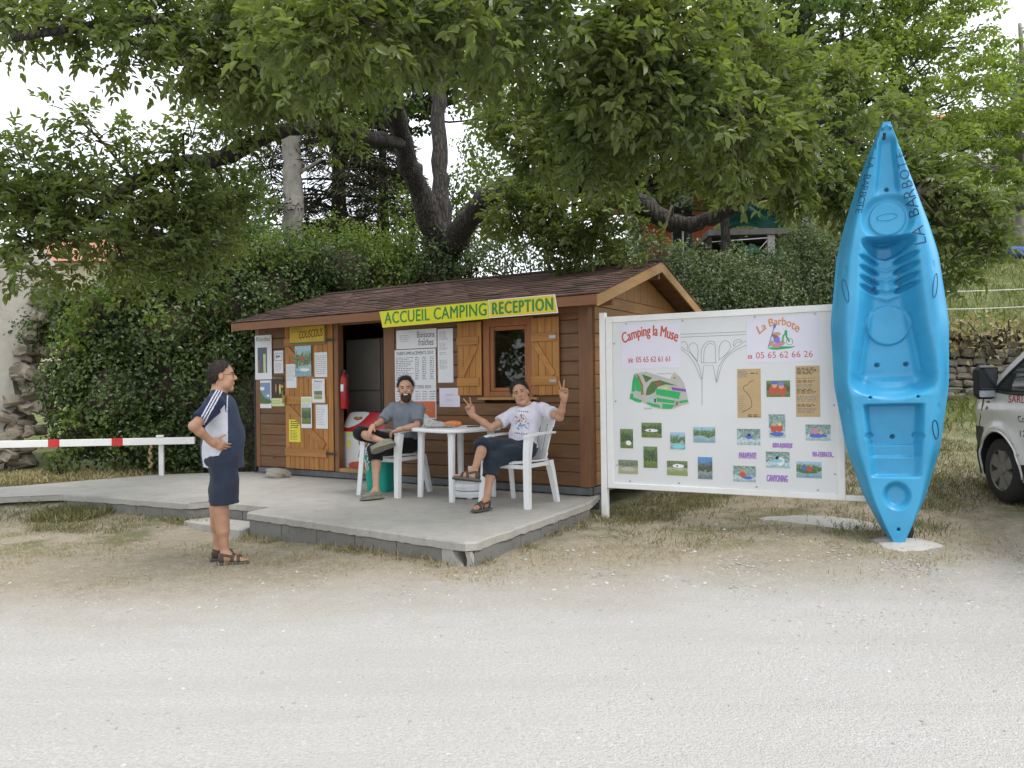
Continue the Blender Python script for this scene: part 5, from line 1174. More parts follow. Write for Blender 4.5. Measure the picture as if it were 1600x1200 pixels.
def foot(v, an, heel, toe, k=.02):
    h, d, u, l, L = footframe(an, heel, toe); h = h + u * .012
    v.rc(h + d * .03 + u * .03, h + d * .60 * L + u * .024, .031, .026, k); v.rc(an, h + d * .05 + u * .035, .036, .034, .025); v.rc(A3(an) + d * .012, h + d * .55 * L + u * .032, .034, .024, .03)
    v.el(h + d * .66 * L + u * .02, (.05, .042, .02), [d, l, u], k)
    for i, (o, e, r) in enumerate(((.028, .0, .0125), (.010, -.002, .0105), (-.006, -.010, .010), (-.020, -.018, .0095), (-.033, -.030, .009))):
        v.rc(h + d * (.74 * L + e) + l * o * .95 + u * .014, h + d * (L - .012 + e) + l * o + u * .010, r, r, .006)
def sandal(an, heel, toe, parent, skinless=True, clog=False):
    h, d, u, l, L = footframe(an, heel, toe); pts = np.array([A3(heel), A3(toe), A3(an)]); v = Vol(pts.min(0) - .11, pts.max(0) + .11, .005); foot(v, an, heel, toe); X = v.grid(); F = v.D.copy()
    co = lambda ax, o: sum((X[i] - o[i]) * ax[i] for i in range(3))
    a, b, z = co(d, h), co(l, h), co(u, h)
    hw = np.interp(a / L, [-.05, .1, .35, .7, .95, 1.08], [.025, .034, .034, .045, .035, .012]); solez = np.abs(z - 0.0) - .012
    sole = np.maximum(np.maximum(np.abs(b - .003) - hw, solez), np.maximum(a - L * 1.05, -a - .022)); 
    if clog:
        up = np.maximum(F - .013, z - .068 - .0 * a); v.D = np.minimum(np.maximum(up, -z - .0), np.maximum(np.abs(b) - hw - .008, np.maximum(np.abs(z + .004) - .014, np.maximum(a - L * 1.06, -a - .03)))).astype(np.float32)
        return vmesh(v, 'clog', M['clog'], parent)
    v.D = sole.astype(np.float32); o = vmesh(v, 'sandal', M['sole'], parent)
    band = lambda ca, cz, tilt, w: np.abs((a - ca) * math.cos(tilt) + (z - cz) * math.sin(tilt)) - w
    st = np.minimum(np.minimum(band(.70 * L, 0, .15, .013), band(.46 * L, .03, -.25, .014)), np.maximum(np.abs(z - .075 + .25 * (a - .05)) - .012, a - .11)); st = np.minimum(st, np.maximum(np.maximum(a - .045, z - .07), -a - .05))
    v.D = np.maximum(np.maximum(F - .008, st), -z).astype(np.float32); vmesh(v, 'sandal_strap', M['sandal'], o); return o
def hair(H, parent, k, grow, mat, rip, low=-.075, name='hair', top=0.0):
    c, f, u = A3(H['c']), nrm(H['f']), A3(H['u']); u = nrm(u - f * (u @ f)); l = np.cross(u, f); s = H.get('s', 1.0); v = Vol(c - .19, c + .19, .0055); ax = [f, l, u]
    v.el(c + s * (f * -.014 + u * (.031 + top)), (A3((.099, .078, .100)) + grow) * s, ax, 0); v.el(c + s * (f * -.045 - u * .03), (A3((.055, .066, .06)) + grow * .7) * s, ax, .03); v.ripple(rip, 70, 3)
    v.plane(c + s * f * k, f * .79 - u * .61); v.plane(c + s * u * low, -u)
    X = v.grid(); e = np.abs(sum((X[i] - c[i]) * l[i] for i in range(3))); zz = sum((X[i] - c[i]) * u[i] for i in range(3)) / s; ff = sum((X[i] - c[i]) * f[i] for i in range(3)) / s
    back = -(ff - k) * .79 + zz * .61; v.D = (v.D + (grow * s + .004) * (1 - ss(0.0, .045, back + .008 * np.sin(e * 260) + .005 * np.sin(zz * 300)))).astype(np.float32)
    ear = np.sqrt(((ff + .006) / .026) ** 2 + ((zz + .004) / .036) ** 2) - 1; v.D = np.maximum(v.D, np.where(e > .06, -ear * .02, -1)).astype(np.float32)
    ho = vmesh(v, name, mat, parent)
    # loose strands over the cap of hair
    me = ho.data; nv = len(me.vertices); co = np.empty(nv * 3, np.float32); me.vertices.foreach_get('co', co); co = co.reshape(-1, 3); no = np.empty(nv * 3, np.float32); me.vertex_normals.foreach_get('vector', no); no = no.reshape(-1, 3)
    r = np.random.default_rng(9); ix = r.integers(0, nv, 2600); P = co[ix]; N_ = no[ix]; ok = (N_ @ u) > -.55; P, N_ = P[ok], N_[ok]; n = len(P)
    D_ = N_ * (.35 + 22 * rip) + (-u * .55 - f * .25) + r.normal(size=(n, 3)) * (.35 + 60 * rip); D_ /= np.linalg.norm(D_, axis=1)[:, None]; S_ = np.cross(D_, N_); S_ /= np.linalg.norm(S_, axis=1)[:, None] + 1e-9
    L = r.uniform(.012, .024, n)[:, None] * (1 + 330 * rip); V = np.stack([P - N_ * .003 - S_ * .0016, P - N_ * .003 + S_ * .0016, P + D_ * L], 1).reshape(-1, 3)
    so = np_mesh('hair_strands', V, np.arange(n * 3).reshape(-1, 3), mat, ho, False); so['kind'] = 'stuff'
    return ho
def beard(H, parent, mat):
    c, f, u = A3(H['c']), nrm(H['f']), A3(H['u']); u = nrm(u - f * (u @ f)); l = np.cross(u, f); s = H.get('s', 1.0); v = Vol(c - .19, c + .17, .005); ax = [f, l, u]; q = lambda a, b, d: c + s * (f * a + l * b + u * d)
    v.el(q(.026, 0, -.066), A3((.076, .070, .080)) * s, ax, 0); v.el(q(.055, 0, -.122), A3((.036, .042, .034)) * s, ax, .03); v.ripple(.0022, 90, 5)
    X = v.grid(); a, b, z = [sum((X[i] - c[i]) * ax[j][i] for i in range(3)) / s for j in range(3)]
    lim = np.where(np.abs(b) < .03, -.050, -.030 - .0 * b) + np.clip(.045 - a, 0, .1) * .6; v.D = np.maximum(v.D, (z - lim) * s); v.D = np.maximum(v.D, (-a - .0) * s)
    mouth = np.sqrt((b / .026) ** 2 + ((z + .063 - 6 * b * b) / .0095) ** 2) - 1; v.D = np.maximum(v.D, np.where(a > .04, -mouth * .01, -1)).astype(np.float32)
    return vmesh(v, 'beard', mat, parent)
def limb_leg(v, hip, kn, an, k=.04, s=1.0):
    hip, kn, an = A3(hip), A3(kn), A3(an); v.rc(hip, kn, .083 * s, .056 * s, k); v.rc(kn, an, .052 * s, .034 * s, .03)
    d = nrm(an - kn); th = nrm(hip - kn); back = nrm(th - d * (th @ d)) if np.linalg.norm(np.cross(d, th)) > .2 else A3((0, 0, 0)); v.el(kn + (an - kn) * .3 + back * .016, (.05 * s, .05 * s, .11), [np.cross(d, nrm(back + 1e-6)) if back.any() else A3((1, 0, 0)), nrm(back + 1e-9) if back.any() else A3((0, 1, 0)), d], .03) if back.any() else v.rc(kn + (an - kn) * .12, kn + (an - kn) * .48, .054 * s, .050 * s, .04)
def arm(v, sh, el, wr, s=1.0):
    v.rc(sh, el, .052 * s, .040 * s, .03); m = A3(el) * .65 + A3(wr) * .35; v.rc(el, m, .040 * s, .039 * s, .02); v.rc(m, wr, .039 * s, .027 * s, .02)
def torso(v, J, g=0.0, belly=0.0, k=.05, wide=1.0):
    hip, neck, R, L = A3(J['hip']), A3(J['neck']), A3(J['shR']), A3(J['shL']); u = nrm(neck - hip); l = L - R; l = nrm(l - u * (l @ u)); f = np.cross(l, u); ax = [l, f, u]; T = neck - hip; H = np.linalg.norm(T) / .52
    v.el(hip, A3((.165 * wide, .125, .115)) + g, ax, .02); v.el(hip + T * .32 + f * (.012 + belly * .6), A3((.150 * wide + belly * .45, .112 + belly, .17 * H)) + g, ax, k); v.el(hip + T * .68 + f * .012, A3((.163 * wide, .112 + belly * .3, .165 * H)) + g, ax, k)
    v.rc(R + l * .02, L - l * .02, .055 + g, .055 + g, .04); b = neck + u * .01
    for q, sg in ((R, 1), (L, -1)): v.rc(b, q + l * .05 * sg, .05 + g * .7, .045 + g * .7, .04)
    return l, f, u

# ---------------------------------------------------------------- standing man
SK_A = skin_mat('skin_tan', (.43, .24, .15)); NAVY = cloth_mat('navy_cotton', (.036, .050, .085)); WHT = cloth_mat('white_cotton', (.55, .56, .62)); SHORT = cloth_mat('slate_shorts', (.030, .036, .058)); SLEEVE = cloth_mat('sleeve_navy', (.016, .024, .062))
pa = empty('person', (-2.535, 6.76, gz1(-2.535, 6.76) + .004), R_(20), 'man in navy T-shirt with white stripes and shorts, standing hand on hip beside the terrace', 'person')
pa.scale = (1.0, 1.0, 1.0)
JA = dict(hip=(-.025, 0, .95), neck=(-.045, 0, 1.475), shR=(-.075, -.175, 1.385), shL=(-.075, .175, 1.40), elR=(-.235, -.345, 1.215), wrR=(-.10, -.245, 1.075), elL=(-.17, .31, 1.14), wrL=(.0, .235, 1.0))
HA = dict(c=(-.012, 0, 1.632), f=(1, -.05, .02), u=(0, 0, 1), s=1.02)
LA_ = dict(R=dict(hip=(-.02, -.095, .90), kn=(-.035, -.11, .50), an=(-.005, -.12, .088), heel=(-.055, -.12, .012), toe=(.185, -.165, .012)), L=dict(hip=(-.02, .095, .90), kn=(-.07, .10, .50), an=(-.065, .10, .088), heel=(-.115, .10, .012), toe=(.125, .13, .012)))
v = Vol((-.42, -.50, -.02), (.32, .46, 1.82), .006)
torso(v, JA, 0, .03); q, _ = head(v, HA); v.rc(q(-.03, 0, -.07), (-.05, 0, 1.44), .058, .064, .03)
for s_ in 'RL':
    arm(v, JA['sh' + s_], JA['el' + s_], JA['wr' + s_]); L_ = LA_[s_]; limb_leg(v, L_['hip'], L_['kn'], L_['an'], s=1.03); foot(v, L_['an'], L_['heel'], L_['toe'])
hand(v, JA['wrR'], (.80, .12, -.42), (.15, .95, .1), True, [(18, 22, 12), (20, 24, 14), (24, 26, 14), (28, 30, 16)], thumb=(60, 10)); hand(v, JA['wrL'], (.80, -.12, -.42), (.15, -.95, .1), False, [(18, 22, 12)] * 4, thumb=(60, 10))
vmesh(v, 'body', FACE(SK_A), pa, head_colour(HA, True))
hair(HA, pa, .004, .010, M['hair_dark'], .0014, -.072)
# shirt
v = Vol((-.42, -.48, .74), (.34, .46, 1.60), .0062)
torso(v, JA, .018, .035); v.el((-.02, 0, 1.06), (.160, .172, .22), None, .06); v.rc((-.022, 0, 1.08), (-.010, 0, .80), .155, .178, .06); v.el((-.05, 0, 1.27), (.148, .17, .18), None, .06)
for s_ in 'RL': a, b = A3(JA['sh' + s_]), A3(JA['el' + s_]); v.rc(a, a + (b - a) * .74, .070, .072, .04, cut=True)
v.ripple(.0028, 16, 2); v.plane((0, 0, .835), (-.05, 0, -1)); v.el((-.02, 0, 1.535), (.085, .078, .075), None, .012, sub=True)
POLY = np.array([(.005, 1.385), (.03, 1.2), (.02, 1.06), (-.04, .965), (-.15, .80), (-.23, .79), (-.19, 1.0), (-.15, 1.2), (-.06, 1.30)])
def inpoly(x, z, P):
    r = np.zeros(len(x), bool); n = len(P)
    for i in range(n):
        (x1, z1), (x2, z2) = P[i], P[(i + 1) % n]; c = ((z1 > z) != (z2 > z)) & (x < (x2 - x1) * (z - z1) / (z2 - z1 + 1e-9) + x1); r ^= c
    return r
def shirtcol(P):
    m = np.zeros(len(P), int); ab = np.abs(P[:, 1]); a, b = A3((-.075, .175, 1.385)), A3((-.20, .31, 1.24)); Q = P.copy(); Q[:, 1] = ab
    t = (Q - a) @ (b - a) / ((b - a) @ (b - a)); perp = np.linalg.norm(Q - a - np.clip(t, 0, 1)[:, None] * (b - a), axis=1); sl = (t > .0) & (ab > .15) & (perp < .10)
    sl |= (P[:, 2] > 1.30 + .9 * (P[:, 0] + .02)) & (P[:, 2] > 1.30) & (ab > .05) & (P[:, 0] < .03)
    panel = inpoly(P[:, 0], P[:, 2], POLY) & (ab > .06) & ~((t > .12) & (perp < .085) & (ab > .2)); m[sl] = 2; m[panel] = 1
    # three stripes along the top of shoulder and sleeve
    line = P[:, 0] + .045 + .52 * (1.50 - P[:, 2]); top = (P[:, 2] > 1.22) & (ab > .055)
    for o in (-.024, 0, .024): m[top & (np.abs(line - o - .005) < .0062) & (sl)] = 1
    pip = (np.abs(P[:, 0] - (.022 + .10 * (P[:, 2] - 1.2) ** 2)) < .0045) & (P[:, 2] > 1.02) & (P[:, 2] < 1.47) & (ab > .07); m[pip] = 1
    return m
vmesh(v, 'shirt', [NAVY, WHT, SLEEVE], pa, shirtcol)
v = Vol((-.34, -.36, .44), (.34, .36, 1.06), .0062); v.el((-.02, 0, .92), (.168, .185, .14), None, .03)
for s_, y in (('R', -1), ('L', 1)): v.rc((-.01, y * .085, .88), (.0 - .02 * (y > 0), y * .105, .50), .118, .122, .05, cut=True)
v.ripple(.0035, 15, 4); v.plane((0, 0, .525), (.06, 0, -1)); vmesh(v, 'shorts', SHORT, pa)
for s_ in 'RL': L_ = LA_[s_]; sandal(L_['an'], L_['heel'], L_['toe'], pa)
gl = MB()
for e in (-1, 1):
    pts = [q(.094, e * (.034 + .021 * math.cos(t * .524)), .006 + .015 * math.sin(t * .524)) for t in range(13)]; gl.tube([tuple(p) for p in pts], .0016, 5, cap=False); gl.tube([tuple(q(.092, e * .054, .012)), tuple(q(.03, e * .080, .014)), tuple(q(-.01, e * .084, .008))], .0016, 5)
gl.tube([tuple(q(.098, -.013, .010)), tuple(q(.100, 0, .013)), tuple(q(.098, .013, .010))], .0016, 5); gl.build('glasses', M['dark_metal'], pa)['kind'] = 'stuff'

# ---------------------------------------------------------------- bearded man seated
SK_B = skin_mat('skin_fair', (.46, .27, .18)); GREY = cloth_mat('grey_jersey', (.165, .19, .225)); BLK = cloth_mat('black_shorts', (.012, .012, .014))
pb = empty('person', (-1.45, 9.40, ZS), A_SH, 'bearded man in grey T-shirt sitting cross-legged, hand on his shin', 'person')
JB = dict(hip=(.11, .10, .605), neck=(.11, .105, 1.10), shR=(-.095, .085, 1.03), shL=(.285, .14, 1.02))
HB = dict(c=(.137, .065, 1.275), f=(.58, -.80, -.02), u=(-.05, -.02, 1), s=1.06)
B_ = dict(elR=(-.125, -.11, .865), wrR=(-.045, -.34, .825), elL=(.40, -.05, .835), wrL=(.30, -.25, .80), hipR=(.02, .05, .60), hipL=(.19, .05, .60), knR=(-.27, -.30, .745), anR=(.235, -.43, .655), knL=(.06, -.41, .56), anL=(.145, -.50, .10))
fB = dict(R=((.235, -.43, .655), (.325, -.405, .640), (.165, -.58, .565)), L=((.145, -.50, .10), (.185, -.455, .022), (.085, -.68, .022)))
v = Vol((-.45, -.78, -.02), (.56, .34, 1.46), .006); torso(v, JB); q, _ = head(v, HB); v.rc(q(-.03, 0, -.07), JB['neck'], .055, .062, .03)
for s_ in 'RL': arm(v, JB['sh' + s_], B_['el' + s_], B_['wr' + s_]); limb_leg(v, B_['hip' + s_], B_['kn' + s_], B_['an' + s_]); foot(v, *fB[s_])
hand(v, B_['wrR'], (.10, -.72, -.62), (.25, .55, -.75), True, [(20, 28, 20), (22, 30, 20), (26, 32, 20), (30, 34, 22)], thumb=(50, 25)); hand(v, B_['wrL'], (-.82, -.42, -.28), (-.1, .1, -1), False, [(28, 35, 25), (30, 38, 25), (34, 40, 25), (38, 42, 25)], thumb=(40, 25))
vmesh(v, 'body', FACE(SK_B), pb, head_colour(HB, True)); hair(HB, pb, -.008, .017, M['hair_dark'], .0035, -.065, top=.006); beard(HB, pb, M['beard'])
v = Vol((-.40, -.28, .50), (.56, .36, 1.22), .0062); torso(v, JB, .018, .012)
for s_ in 'RL': a, b = A3(JB['sh' + s_]), A3(B_['el' + s_]); v.rc(a, a + (b - a) * .82, .068, .074, .04, cut=True)
v.ripple(.003, 17, 8); v.el((.125, .075, 1.165), (.082, .082, .078), None, .012, sub=True); v.plane((.1, .1, .60), (0, .15, -1)); vmesh(v, 'shirt', GREY, pb)
v = Vol((-.42, -.60, .36), (.42, .30, .92), .0062); v.el(JB['hip'], (.185, .145, .12), None, .03)
a, b = A3(B_['hipR']), A3(B_['knR']); v.rc(a, b, .105, .088, .05); c_ = A3(B_['anR']); v.rc(b, b + (c_ - b) * .12, .086, .082, .03, cut=True)
a, b = A3(B_['hipL']), A3(B_['knL']); v.rc(a, b, .105, .088, .05); c_ = A3(B_['anL']); v.rc(b, b + (c_ - b) * .26, .086, .088, .03, cut=True)
v.ripple(.0035, 17, 9); vmesh(v, 'shorts', BLK, pb)
for s_ in 'RL': sandal(*fB[s_], pb, clog=True)
w = A3(B_['wrR']); e = nrm(A3(B_['elR']) - w); bb = Matrix.Translation(w + e * .035) @ Vector(e).to_track_quat('Z', 'Y').to_matrix().to_4x4(); MB().lathe([(.033, -.007), (.036, -.005), (.036, .005), (.033, .007)], 18, M=bb, cap=False).build('wristband', M['black'], pb)

# ---------------------------------------------------------------- man making victory signs
SK_C = skin_mat('skin_olive', (.44, .25, .155)); TEE = cloth_mat('white_tee', (.60, .58, .66)); CAP = cloth_mat('blue_black_capri', (.022, .032, .045))
pc = empty('person', (0.067, 8.45, ZS), A_SH, 'man in printed white T-shirt sitting cross-legged, making two victory signs', 'person')
JC = dict(hip=(-.02, .11, .60), neck=(.0, .215, 1.05), shR=(-.175, .17, .975), shL=(.19, .225, 1.03))
HC = dict(c=(-.072, .17, 1.205), f=(.42, -.90, .05), u=(-.27, -.17, .95), s=1.05)
C_ = dict(elR=(-.30, -.09, .83), wrR=(-.505, -.17, .985), elL=(.455, .11, .945), wrL=(.555, .03, 1.155), hipR=(-.11, .05, .60), hipL=(.07, .05, .60), knR=(-.21, -.40, .665), anR=(-.068, -.77, .43), knL=(-.105, -.38, .50), anL=(-.042, -.595, .105))
fC = dict(R=((-.068, -.77, .43), (-.005, -.775, .335), (-.235, -.90, .365)), L=((-.042, -.595, .105), (-.035, -.555, .022), (-.085, -.785, .022)))
v = Vol((-.74, -1.02, -.02), (.72, .40, 1.46), .006); torso(v, JC); q, _ = head(v, HC); v.rc(q(-.03, 0, -.07), JC['neck'], .054, .06, .03)
for s_ in 'RL': arm(v, JC['sh' + s_], C_['el' + s_], C_['wr' + s_]); limb_leg(v, C_['hip' + s_], C_['kn' + s_], C_['an' + s_]); foot(v, *fC[s_])
VC = [(4, 3, 2), (4, 3, 2), (85, 95, 50), (88, 95, 50)]
hand(v, C_['wrR'], (-.36, -.16, .92), (.60, -.78, .1), True, VC, (14, -18, -6, -10), (12, 50), 1.08); hand(v, C_['wrL'], (.06, -.1, .98), (.52, -.85, .0), False, VC, (13, -7, -6, -10), (12, 50), 1.08)
vmesh(v, 'body', FACE(SK_C), pc, head_colour(HC, False)); hair(HC, pc, -.004, .017, M['hair_dark'], .0034, -.06, top=.006)
v = Vol((-.40, -.22, .52), (.52, .46, 1.18), .0062); lf_, ff_, uf_ = torso(v, JC, .018, .006)
for s_ in 'RL': a, b = A3(JC['sh' + s_]), A3(C_['el' + s_]); v.rc(a, a + (b - a) * .62, .068, .078, .04, cut=True)
v.ripple(.003, 17, 12); v.el((-.02, .185, 1.11), (.085, .085, .075), None, .012, sub=True); v.plane((0, .1, .60), (0, .1, -1))
orig = A3(JC['hip']); 
def teecol(P):
    d = P - orig; a, z, f = d @ lf_, d @ uf_, d @ ff_; m = np.zeros(len(P), int); fr = (f > .02) & (np.abs(a - .005) < .10) & (z > .18) & (z < .36); nn = np.sin(a * 95 + 3 * np.sin(z * 60)) + np.sin(z * 80 + 2 * np.sin(a * 70)); 
    rr = np.sqrt(((a - .005) / .095) ** 2 + ((z - .27) / .09) ** 2); fr &= rr < 1 + .25 * np.sin(a * 60 + z * 40); m[fr & (nn > .8)] = 1; m[fr & (nn < -.95) & (z > .27)] = 2; m[fr & (z < .25) & (np.abs(nn) < .35)] = 3; m[(f > .02) & (np.abs(a) < .07) & (z > .385) & (z < .402) & (np.sin(a * 260) > -.2)] = 1; m[(f > .02) & (np.abs(a - .02) < .085) & (z > .135) & (z < .15) & (np.sin(a * 240) > -.3)] = 1; return m
vmesh(v, 'shirt', [TEE, cloth_mat('tee_print_grey', (.16, .16, .22)), cloth_mat('tee_print_ochre', (.48, .33, .18)), cloth_mat('tee_print_blue', (.18, .30, .48))], pc, teecol)
v = Vol((-.42, -.62, .28), (.36, .34, .90), .0062); v.el(JC['hip'], (.185, .145, .12), None, .03)
a, b = A3(C_['hipR']), A3(C_['knR']); v.rc(a, b, .105, .088, .05); c_ = A3(C_['anR']); v.rc(b, b + (c_ - b) * .14, .086, .086, .03, cut=True)
a, b = A3(C_['hipL']), A3(C_['knL']); v.rc(a, b, .105, .088, .05); c_ = A3(C_['anL']); v.rc(b, b + (c_ - b) * .40, .086, .084, .03, cut=True)
v.ripple(.0042, 17, 14); vmesh(v, 'capri_trousers', CAP, pc)
for s_ in 'RL': sandal(*fC[s_], pc)
WAL_L = {
    'A': [(-1.33, 14.8, 4.13, 0.25), (-1.67, 14.2, 5.11, 0.2), (-1.84, 13.2, 5.8, 0.17), (-1.79, 11.8, 6.28, 0.145), (-1.77, 11.0, 6.78, 0.15), (-1.94, 10.0, 7.14, 0.1)],
    'B': [(-1.32, 15.0, 4.19, 0.2), (-1.37, 15.2, 5.62, 0.165), (-1.41, 15.4, 7.22, 0.14), (-1.33, 15.4, 8.76, 0.16), (-1.18, 15.4, 10.31, 0.1)],
    'C': [(-1.19, 14.7, 4.11, 0.24), (-0.63, 13.8, 4.65, 0.2), (-0.23, 13.0, 4.79, 0.17), (0.51, 11.3, 4.58, 0.14), (1.18, 10.6, 4.25, 0.15), (1.83, 10.3, 3.86, 0.13), (2.22, 10.1, 3.58, 0.11), (2.75, 9.9, 3.68, 0.08), (3.27, 9.7, 3.87, 0.06), (4.03, 9.6, 3.63, 0.045)],
    'D': [(-1.8, 13.4, 5.75, 0.1), (-2.32, 11.8, 5.38, 0.1), (-3.11, 10.8, 5.14, 0.095), (-3.64, 9.8, 4.47, 0.1), (-4.19, 9.2, 4.16, 0.08), (-4.69, 8.7, 3.53, 0.06), (-5.17, 8.4, 3.08, 0.04)],
    'E': [(-1.79, 11.8, 6.28, 0.13), (-2.3, 9.4, 5.94, 0.1), (-3.29, 8.0, 5.37, 0.07), (-4.03, 7.5, 5.07, 0.05), (-4.65, 7.2, 4.81, 0.03)],
    'F': [(-1.76, 11.2, 6.5, 0.13), (-0.22, 8.2, 5.56, 0.1), (0.61, 6.8, 4.62, 0.08), (1.32, 6.2, 3.97, 0.055), (1.87, 6.3, 3.64, 0.035)],
    'G': [(0.51, 11.3, 4.58, 0.1), (1.0, 9.6, 4.63, 0.08), (1.47, 8.2, 4.3, 0.06), (2.25, 7.6, 4.34, 0.045), (3.62, 8.6, 4.34, 0.03), (4.76, 9.0, 3.71, 0.025)],
    'S': [(1.18, 10.6, 4.23, 0.05), (0.91, 10.0, 4.31, 0.04), (0.94, 9.4, 4.33, 0.03)],
}
WAL_B = [
    (-4.84, 7.6, 5.32, 0.5, 0.9),    (-4.21, 7.6, 5.32, 0.55, 0.9),    (-3.39, 7.4, 5.11, 0.6, 1),    (-2.76, 7.3, 4.84, 0.62, 1.0),    (-2.37, 7.6, 4.97, 0.7, 1.1),    (-4.28, 7.4, 4.97, 0.3, 0.8),    (-3.67, 7.4, 4.8, 0.35, 0.7),    (-3.01, 7.3, 4.59, 0.38, 0.7),    (-2.77, 8.2, 4.83, 0.5, 0.9),    (-2.58, 9.0, 5.31, 0.5, 1),    (-1.4, 5.2, 3.95, 0.42, 0.9),    (-0.97, 5.0, 3.89, 0.45, 1),    (-0.66, 5.2, 3.98, 0.36, 0.9),    (-1.09, 5.6, 3.99, 0.33, 0.7),    (-0.31, 5.1, 4.02, 0.4, 1),    (-0.01, 5.5, 4.1, 0.38, 0.9),    (0.3, 5.4, 4.14, 0.33, 0.9),    (-0.52, 6.0, 4.27, 0.36, 0.8),    (-1.61, 6.8, 4.4, 0.42, 0.9),    (-0.08, 6.5, 4.25, 0.34, 0.8),    (0.25, 6.6, 4.29, 0.34, 0.7),    (-3.12, 10.0, 5.4, 0.6, 1.0),    (-2.51, 10.2, 5.47, 0.6, 1.0),    (-2.52, 11.4, 5.32, 0.4, 0.6),    (-3.39, 9.9, 4.87, 0.45, 0.8),    (-1.95, 10.0, 5.64, 0.55, 0.9),    (-0.2, 9.5, 5.01, 0.4, 0.7),    (0.11, 8.5, 4.56, 0.45, 0.9),    (0.43, 8.0, 4.31, 0.5, 1.0),    (-0.45, 10.0, 5.74, 0.6, 0.8),    (0.81, 5.8, 4.11, 0.5, 1.1),    (1.24, 6.0, 4.2, 0.55, 1.1),    (1.01, 5.9, 3.81, 0.5, 1.1),    (1.45, 6.1, 3.83, 0.5, 1.1),    (0.75, 6.6, 4.03, 0.5, 1),    (0.88, 6.8, 3.8, 0.45, 1.1),    (1.4, 6.6, 3.75, 0.42, 1.1),    (1.8, 6.6, 4.35, 0.55, 1),    (1.96, 6.6, 3.74, 0.45, 1.1),    (0.66, 7.6, 3.91, 0.5, 1),    (0.39, 8.6, 4.09, 0.5, 0.9),    (1.11, 7.6, 3.78, 0.36, 0.9),    (1.87, 7.6, 3.8, 0.36, 1),    (2.34, 7.6, 3.77, 0.42, 1.1),    (2.9, 8.0, 4.15, 0.6, 1.1),    (3.11, 8.4, 3.79, 0.4, 1),    (3.7, 8.8, 4.11, 0.55, 1.1),    (4.01, 9.0, 3.8, 0.4, 1),    (2.44, 7.4, 4.38, 0.6, 1),    (3.56, 8.6, 4.63, 0.6, 0.9),    (4.56, 9.2, 4.07, 0.5, 1),    (5.02, 9.2, 3.84, 0.5, 1),    (5.4, 9.2, 3.52, 0.4, 1),    (5.04, 9.4, 3.42, 0.4, 0.9),    (5.54, 9.2, 3.06, 0.3, 0.8),    (5.29, 9.3, 2.93, 0.35, 0.7),    (5.68, 9.1, 3.42, 0.3, 0.8),    (4.74, 9.4, 4.6, 0.5, 0.8),    (0.03, 11.0, 4.09, 0.5, 1.1),    (0.65, 10.6, 3.9, 0.5, 1.2),    (1.14, 10.3, 3.57, 0.45, 1.2),    (0.72, 10.4, 3.34, 0.3, 0.9),    (1.36, 10.0, 3.84, 0.4, 1),    (1.56, 10.0, 3.3, 0.2, 0.6),    (1.88, 9.7, 3.2, 0.16, 0.4),    (0.39, 10.8, 4.31, 0.4, 0.9),    (2.89, 9.8, 3.77, 0.25, 0.6),    (-5.42, 8.6, 3.95, 0.55, 0.75),    (-4.85, 8.6, 3.73, 0.6, 0.82),    (-4.43, 8.9, 3.72, 0.6, 0.82),    (-3.96, 9.2, 3.79, 0.6, 0.82),    (-3.65, 9.8, 4.02, 0.55, 0.75),    (-5.38, 8.3, 3.45, 0.5, 0.75),    (-4.95, 8.4, 3.33, 0.5, 0.82),    (-4.45, 8.5, 3.2, 0.45, 0.75),    (-4.06, 8.9, 3.27, 0.5, 0.75),    (-3.7, 9.3, 3.35, 0.45, 0.68),    (-5.18, 8.2, 2.95, 0.35, 0.68),    (-4.7, 8.2, 2.87, 0.25, 0.54),    (-4.24, 8.5, 2.84, 0.25, 0.48),    (-3.81, 9.0, 2.92, 0.28, 0.48),    (-4.74, 8.8, 4.37, 0.42, 0.34),    (-4.25, 9.0, 4.27, 0.42, 0.48),    (-4.97, 8.7, 4.66, 0.25, 0.24),    (-3.8, 9.2, 4.52, 0.4, 0.41),    (-3.26, 8.8, 4.86, 0.4, 0.41),    (-4.92, 8.0, 2.71, 0.2, 0.41),
]
ROB1 = [ (8.96, 20.0, 10.47, 1.7), (10.47, 20.0, 10.79, 1.6), (10.11, 20.0, 9.29, 1.5), (11.44, 20.0, 8.94, 1.5), (8.33, 19.0, 8.75, 1.4), (12.39, 21.0, 10.88, 1.3), (10.65, 19.5, 7.61, 1.2), (9.11, 19.0, 7.63, 1.1), (9.32, 20.0, 12.14, 2), (10.99, 20.0, 12.12, 1.6) ]
ROB2 = [ (14.05, 22.0, 9.66, 1.4), (14.77, 22.0, 8.37, 1.7), (13.05, 21.0, 8.07, 1.3), (12.17, 21.0, 7.81, 1.0), (15.16, 22.0, 9.65, 1.5), (15.87, 22.0, 8.35, 1.8), (14.95, 22.5, 10.78, 1.0), (12.91, 20.0, 6.75, 0.6) ]
ROB3 = [ (7.24, 19.0, 10.2, 1.6), (6.45, 20.0, 10.0, 1.7), (6.76, 20.0, 8.49, 1.5), (5.73, 21.0, 10.97, 1.8), (7.54, 19.0, 8.6, 1.4), (5.35, 21.0, 9.21, 1.7), (7.15, 20.0, 12.17, 2), (6.42, 20.0, 7.58, 1.2) ]
BACK1 = [ (3.03, 22.0, 8.88, 2), (4.48, 22.0, 7.94, 1.9), (1.99, 23.0, 7.69, 1.4), (3.57, 23.0, 10.94, 2), (1.25, 23.0, 9.62, 1.0), (4.98, 21.0, 7.55, 1.1), (5.91, 20.0, 7.33, 1.1) ]
